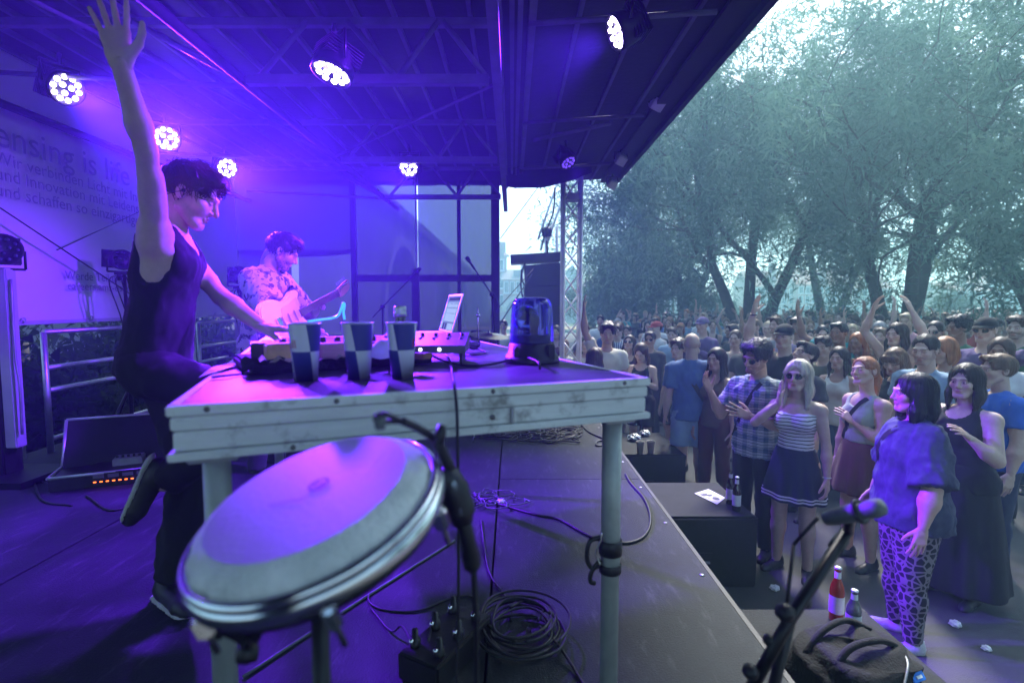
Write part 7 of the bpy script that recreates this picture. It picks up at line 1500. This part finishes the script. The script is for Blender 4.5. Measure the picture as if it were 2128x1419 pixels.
hw = [('black', 3), ('dark', 5), ('brown', 5), ('light', 3), ('blond', 2), ('grey', 1), ('ginger', 1)]
pz = dict(hang='', cup='forearm lifted', clap='hands together', up='arm raised', upl='left arm raised', phone='hands raised', crossed='arms folded', both='both arms raised')
hn_ = dict(short='short', fringe='tousled', mid='shoulder-length', long='long', curly='curly', bun='tied-up', buzz='cropped', bob='bobbed', slick='combed-back', pony='ponytailed', bangs='fringed')
d = 5.1; cnt = 0; labels = {}
while d < 31:
    px = (1262 if d > 6.5 else 1590) + max(0, (d - 8)) * 1.5 + rc.uniform(0, 40)
    while px < 2165:
        x = (px - 1064) / FPX * d + rc.uniform(-.12, .12); y = d + rc.uniform(-.35, .35); step = (.60 if d < 14 else .85) * FPX / d * rc.uniform(.85, 1.5)
        px += step
        if any((x - a) ** 2 + (y - b_) ** 2 < .44 ** 2 for a, b_ in taken): continue
        if (y - 19) ** 2 + (x - 8.4) ** 2 < 1.6 or (y - 17) ** 2 + (x - 12.5) ** 2 < 1.6: continue
        taken.append((x, y)); pi = rc.choices(range(len(proto)), [5, 4, 5, 5, 2.4, 2, 3, 4, 3, 1.4, 2, 5])[0]; src, sx_, hr_, ps = proto[pi]
        if pi in used: o = src.copy(); C.objects.link(o)
        else: o = src; used.add(pi)
        tcol = rc.choices(cols, wts)[0]; hcol = rc.choices([a for a, _ in hw], [b_ for _, b_ in hw])[0]
        for i, m in enumerate([rc.choices(SKIN, [5, 4, 2, 1, 3])[0], FAB[tcol], FAB[rc.choice(['navy', 'black', 'denim', 'charcoal', 'beige'])], HAIR[hcol], SHOE]):
            if i < len(o.material_slots): o.material_slots[i].link = 'OBJECT'; o.material_slots[i].material = m
        sH = (rc.gauss(1.80, .07) if sx_ == 'm' else rc.gauss(1.68, .06)) / 1.75; o.scale = (sH, sH, sH); yaw = math.atan2(-(-.9 - x), 2.4 - y) + rc.gauss(0, .3); o.location = (x, y, G); o.rotation_euler = (0, 0, yaw)
        zone = 'near the stage' if d < 10 else 'under the trees' if d < 18 else 'far back'
        lb = '%s %s with %s %s hair%s, %s' % ('woman in' if sx_ == 'f' else 'man in', tcol + ' top', hn_[hr_], {'dark': 'dark brown', 'light': 'light brown'}.get(hcol, hcol), ', ' + pz[ps] if pz[ps] else '', zone)
        o['label'] = lb; o['group'] = 'people in the crowd rows'; labels[lb] = labels.get(lb, 0) + 1; cnt += 1
    d += .82 if d < 12 else 1.25 if d < 20 else 2.2
same = {}
for c in C.objects:
    if c.get('group') == 'people in the crowd rows': same.setdefault(c['label'], []).append(c)
for lb, os_ in same.items():
    if len(os_) > 1:
        os_.sort(key=lambda o: o.location.x / o.location.y)
        for i, o in enumerate(os_): o['label'] = lb + ', ' + (('left', 'right')[i] if len(os_) == 2 else ('leftmost', 'rightmost')[i > 0] if i in (0, len(os_) - 1) else 'middle')
for i, pr in enumerate(proto):
    if i not in used: bpy.data.objects.remove(pr[0])
print('CROWD', cnt, 'dup labels', sum(1 for v in labels.values() if v > 1))
for nm, inf in (('perf', perf), ('gtr', gtr)):
    print(nm, 'head', proj(inf['hc']), {k: [tuple(round(c) for c in proj(p)) for p in v] for k, v in inf['A'].items()}, {k: proj(v) for k, v in inf['feet'].items()})
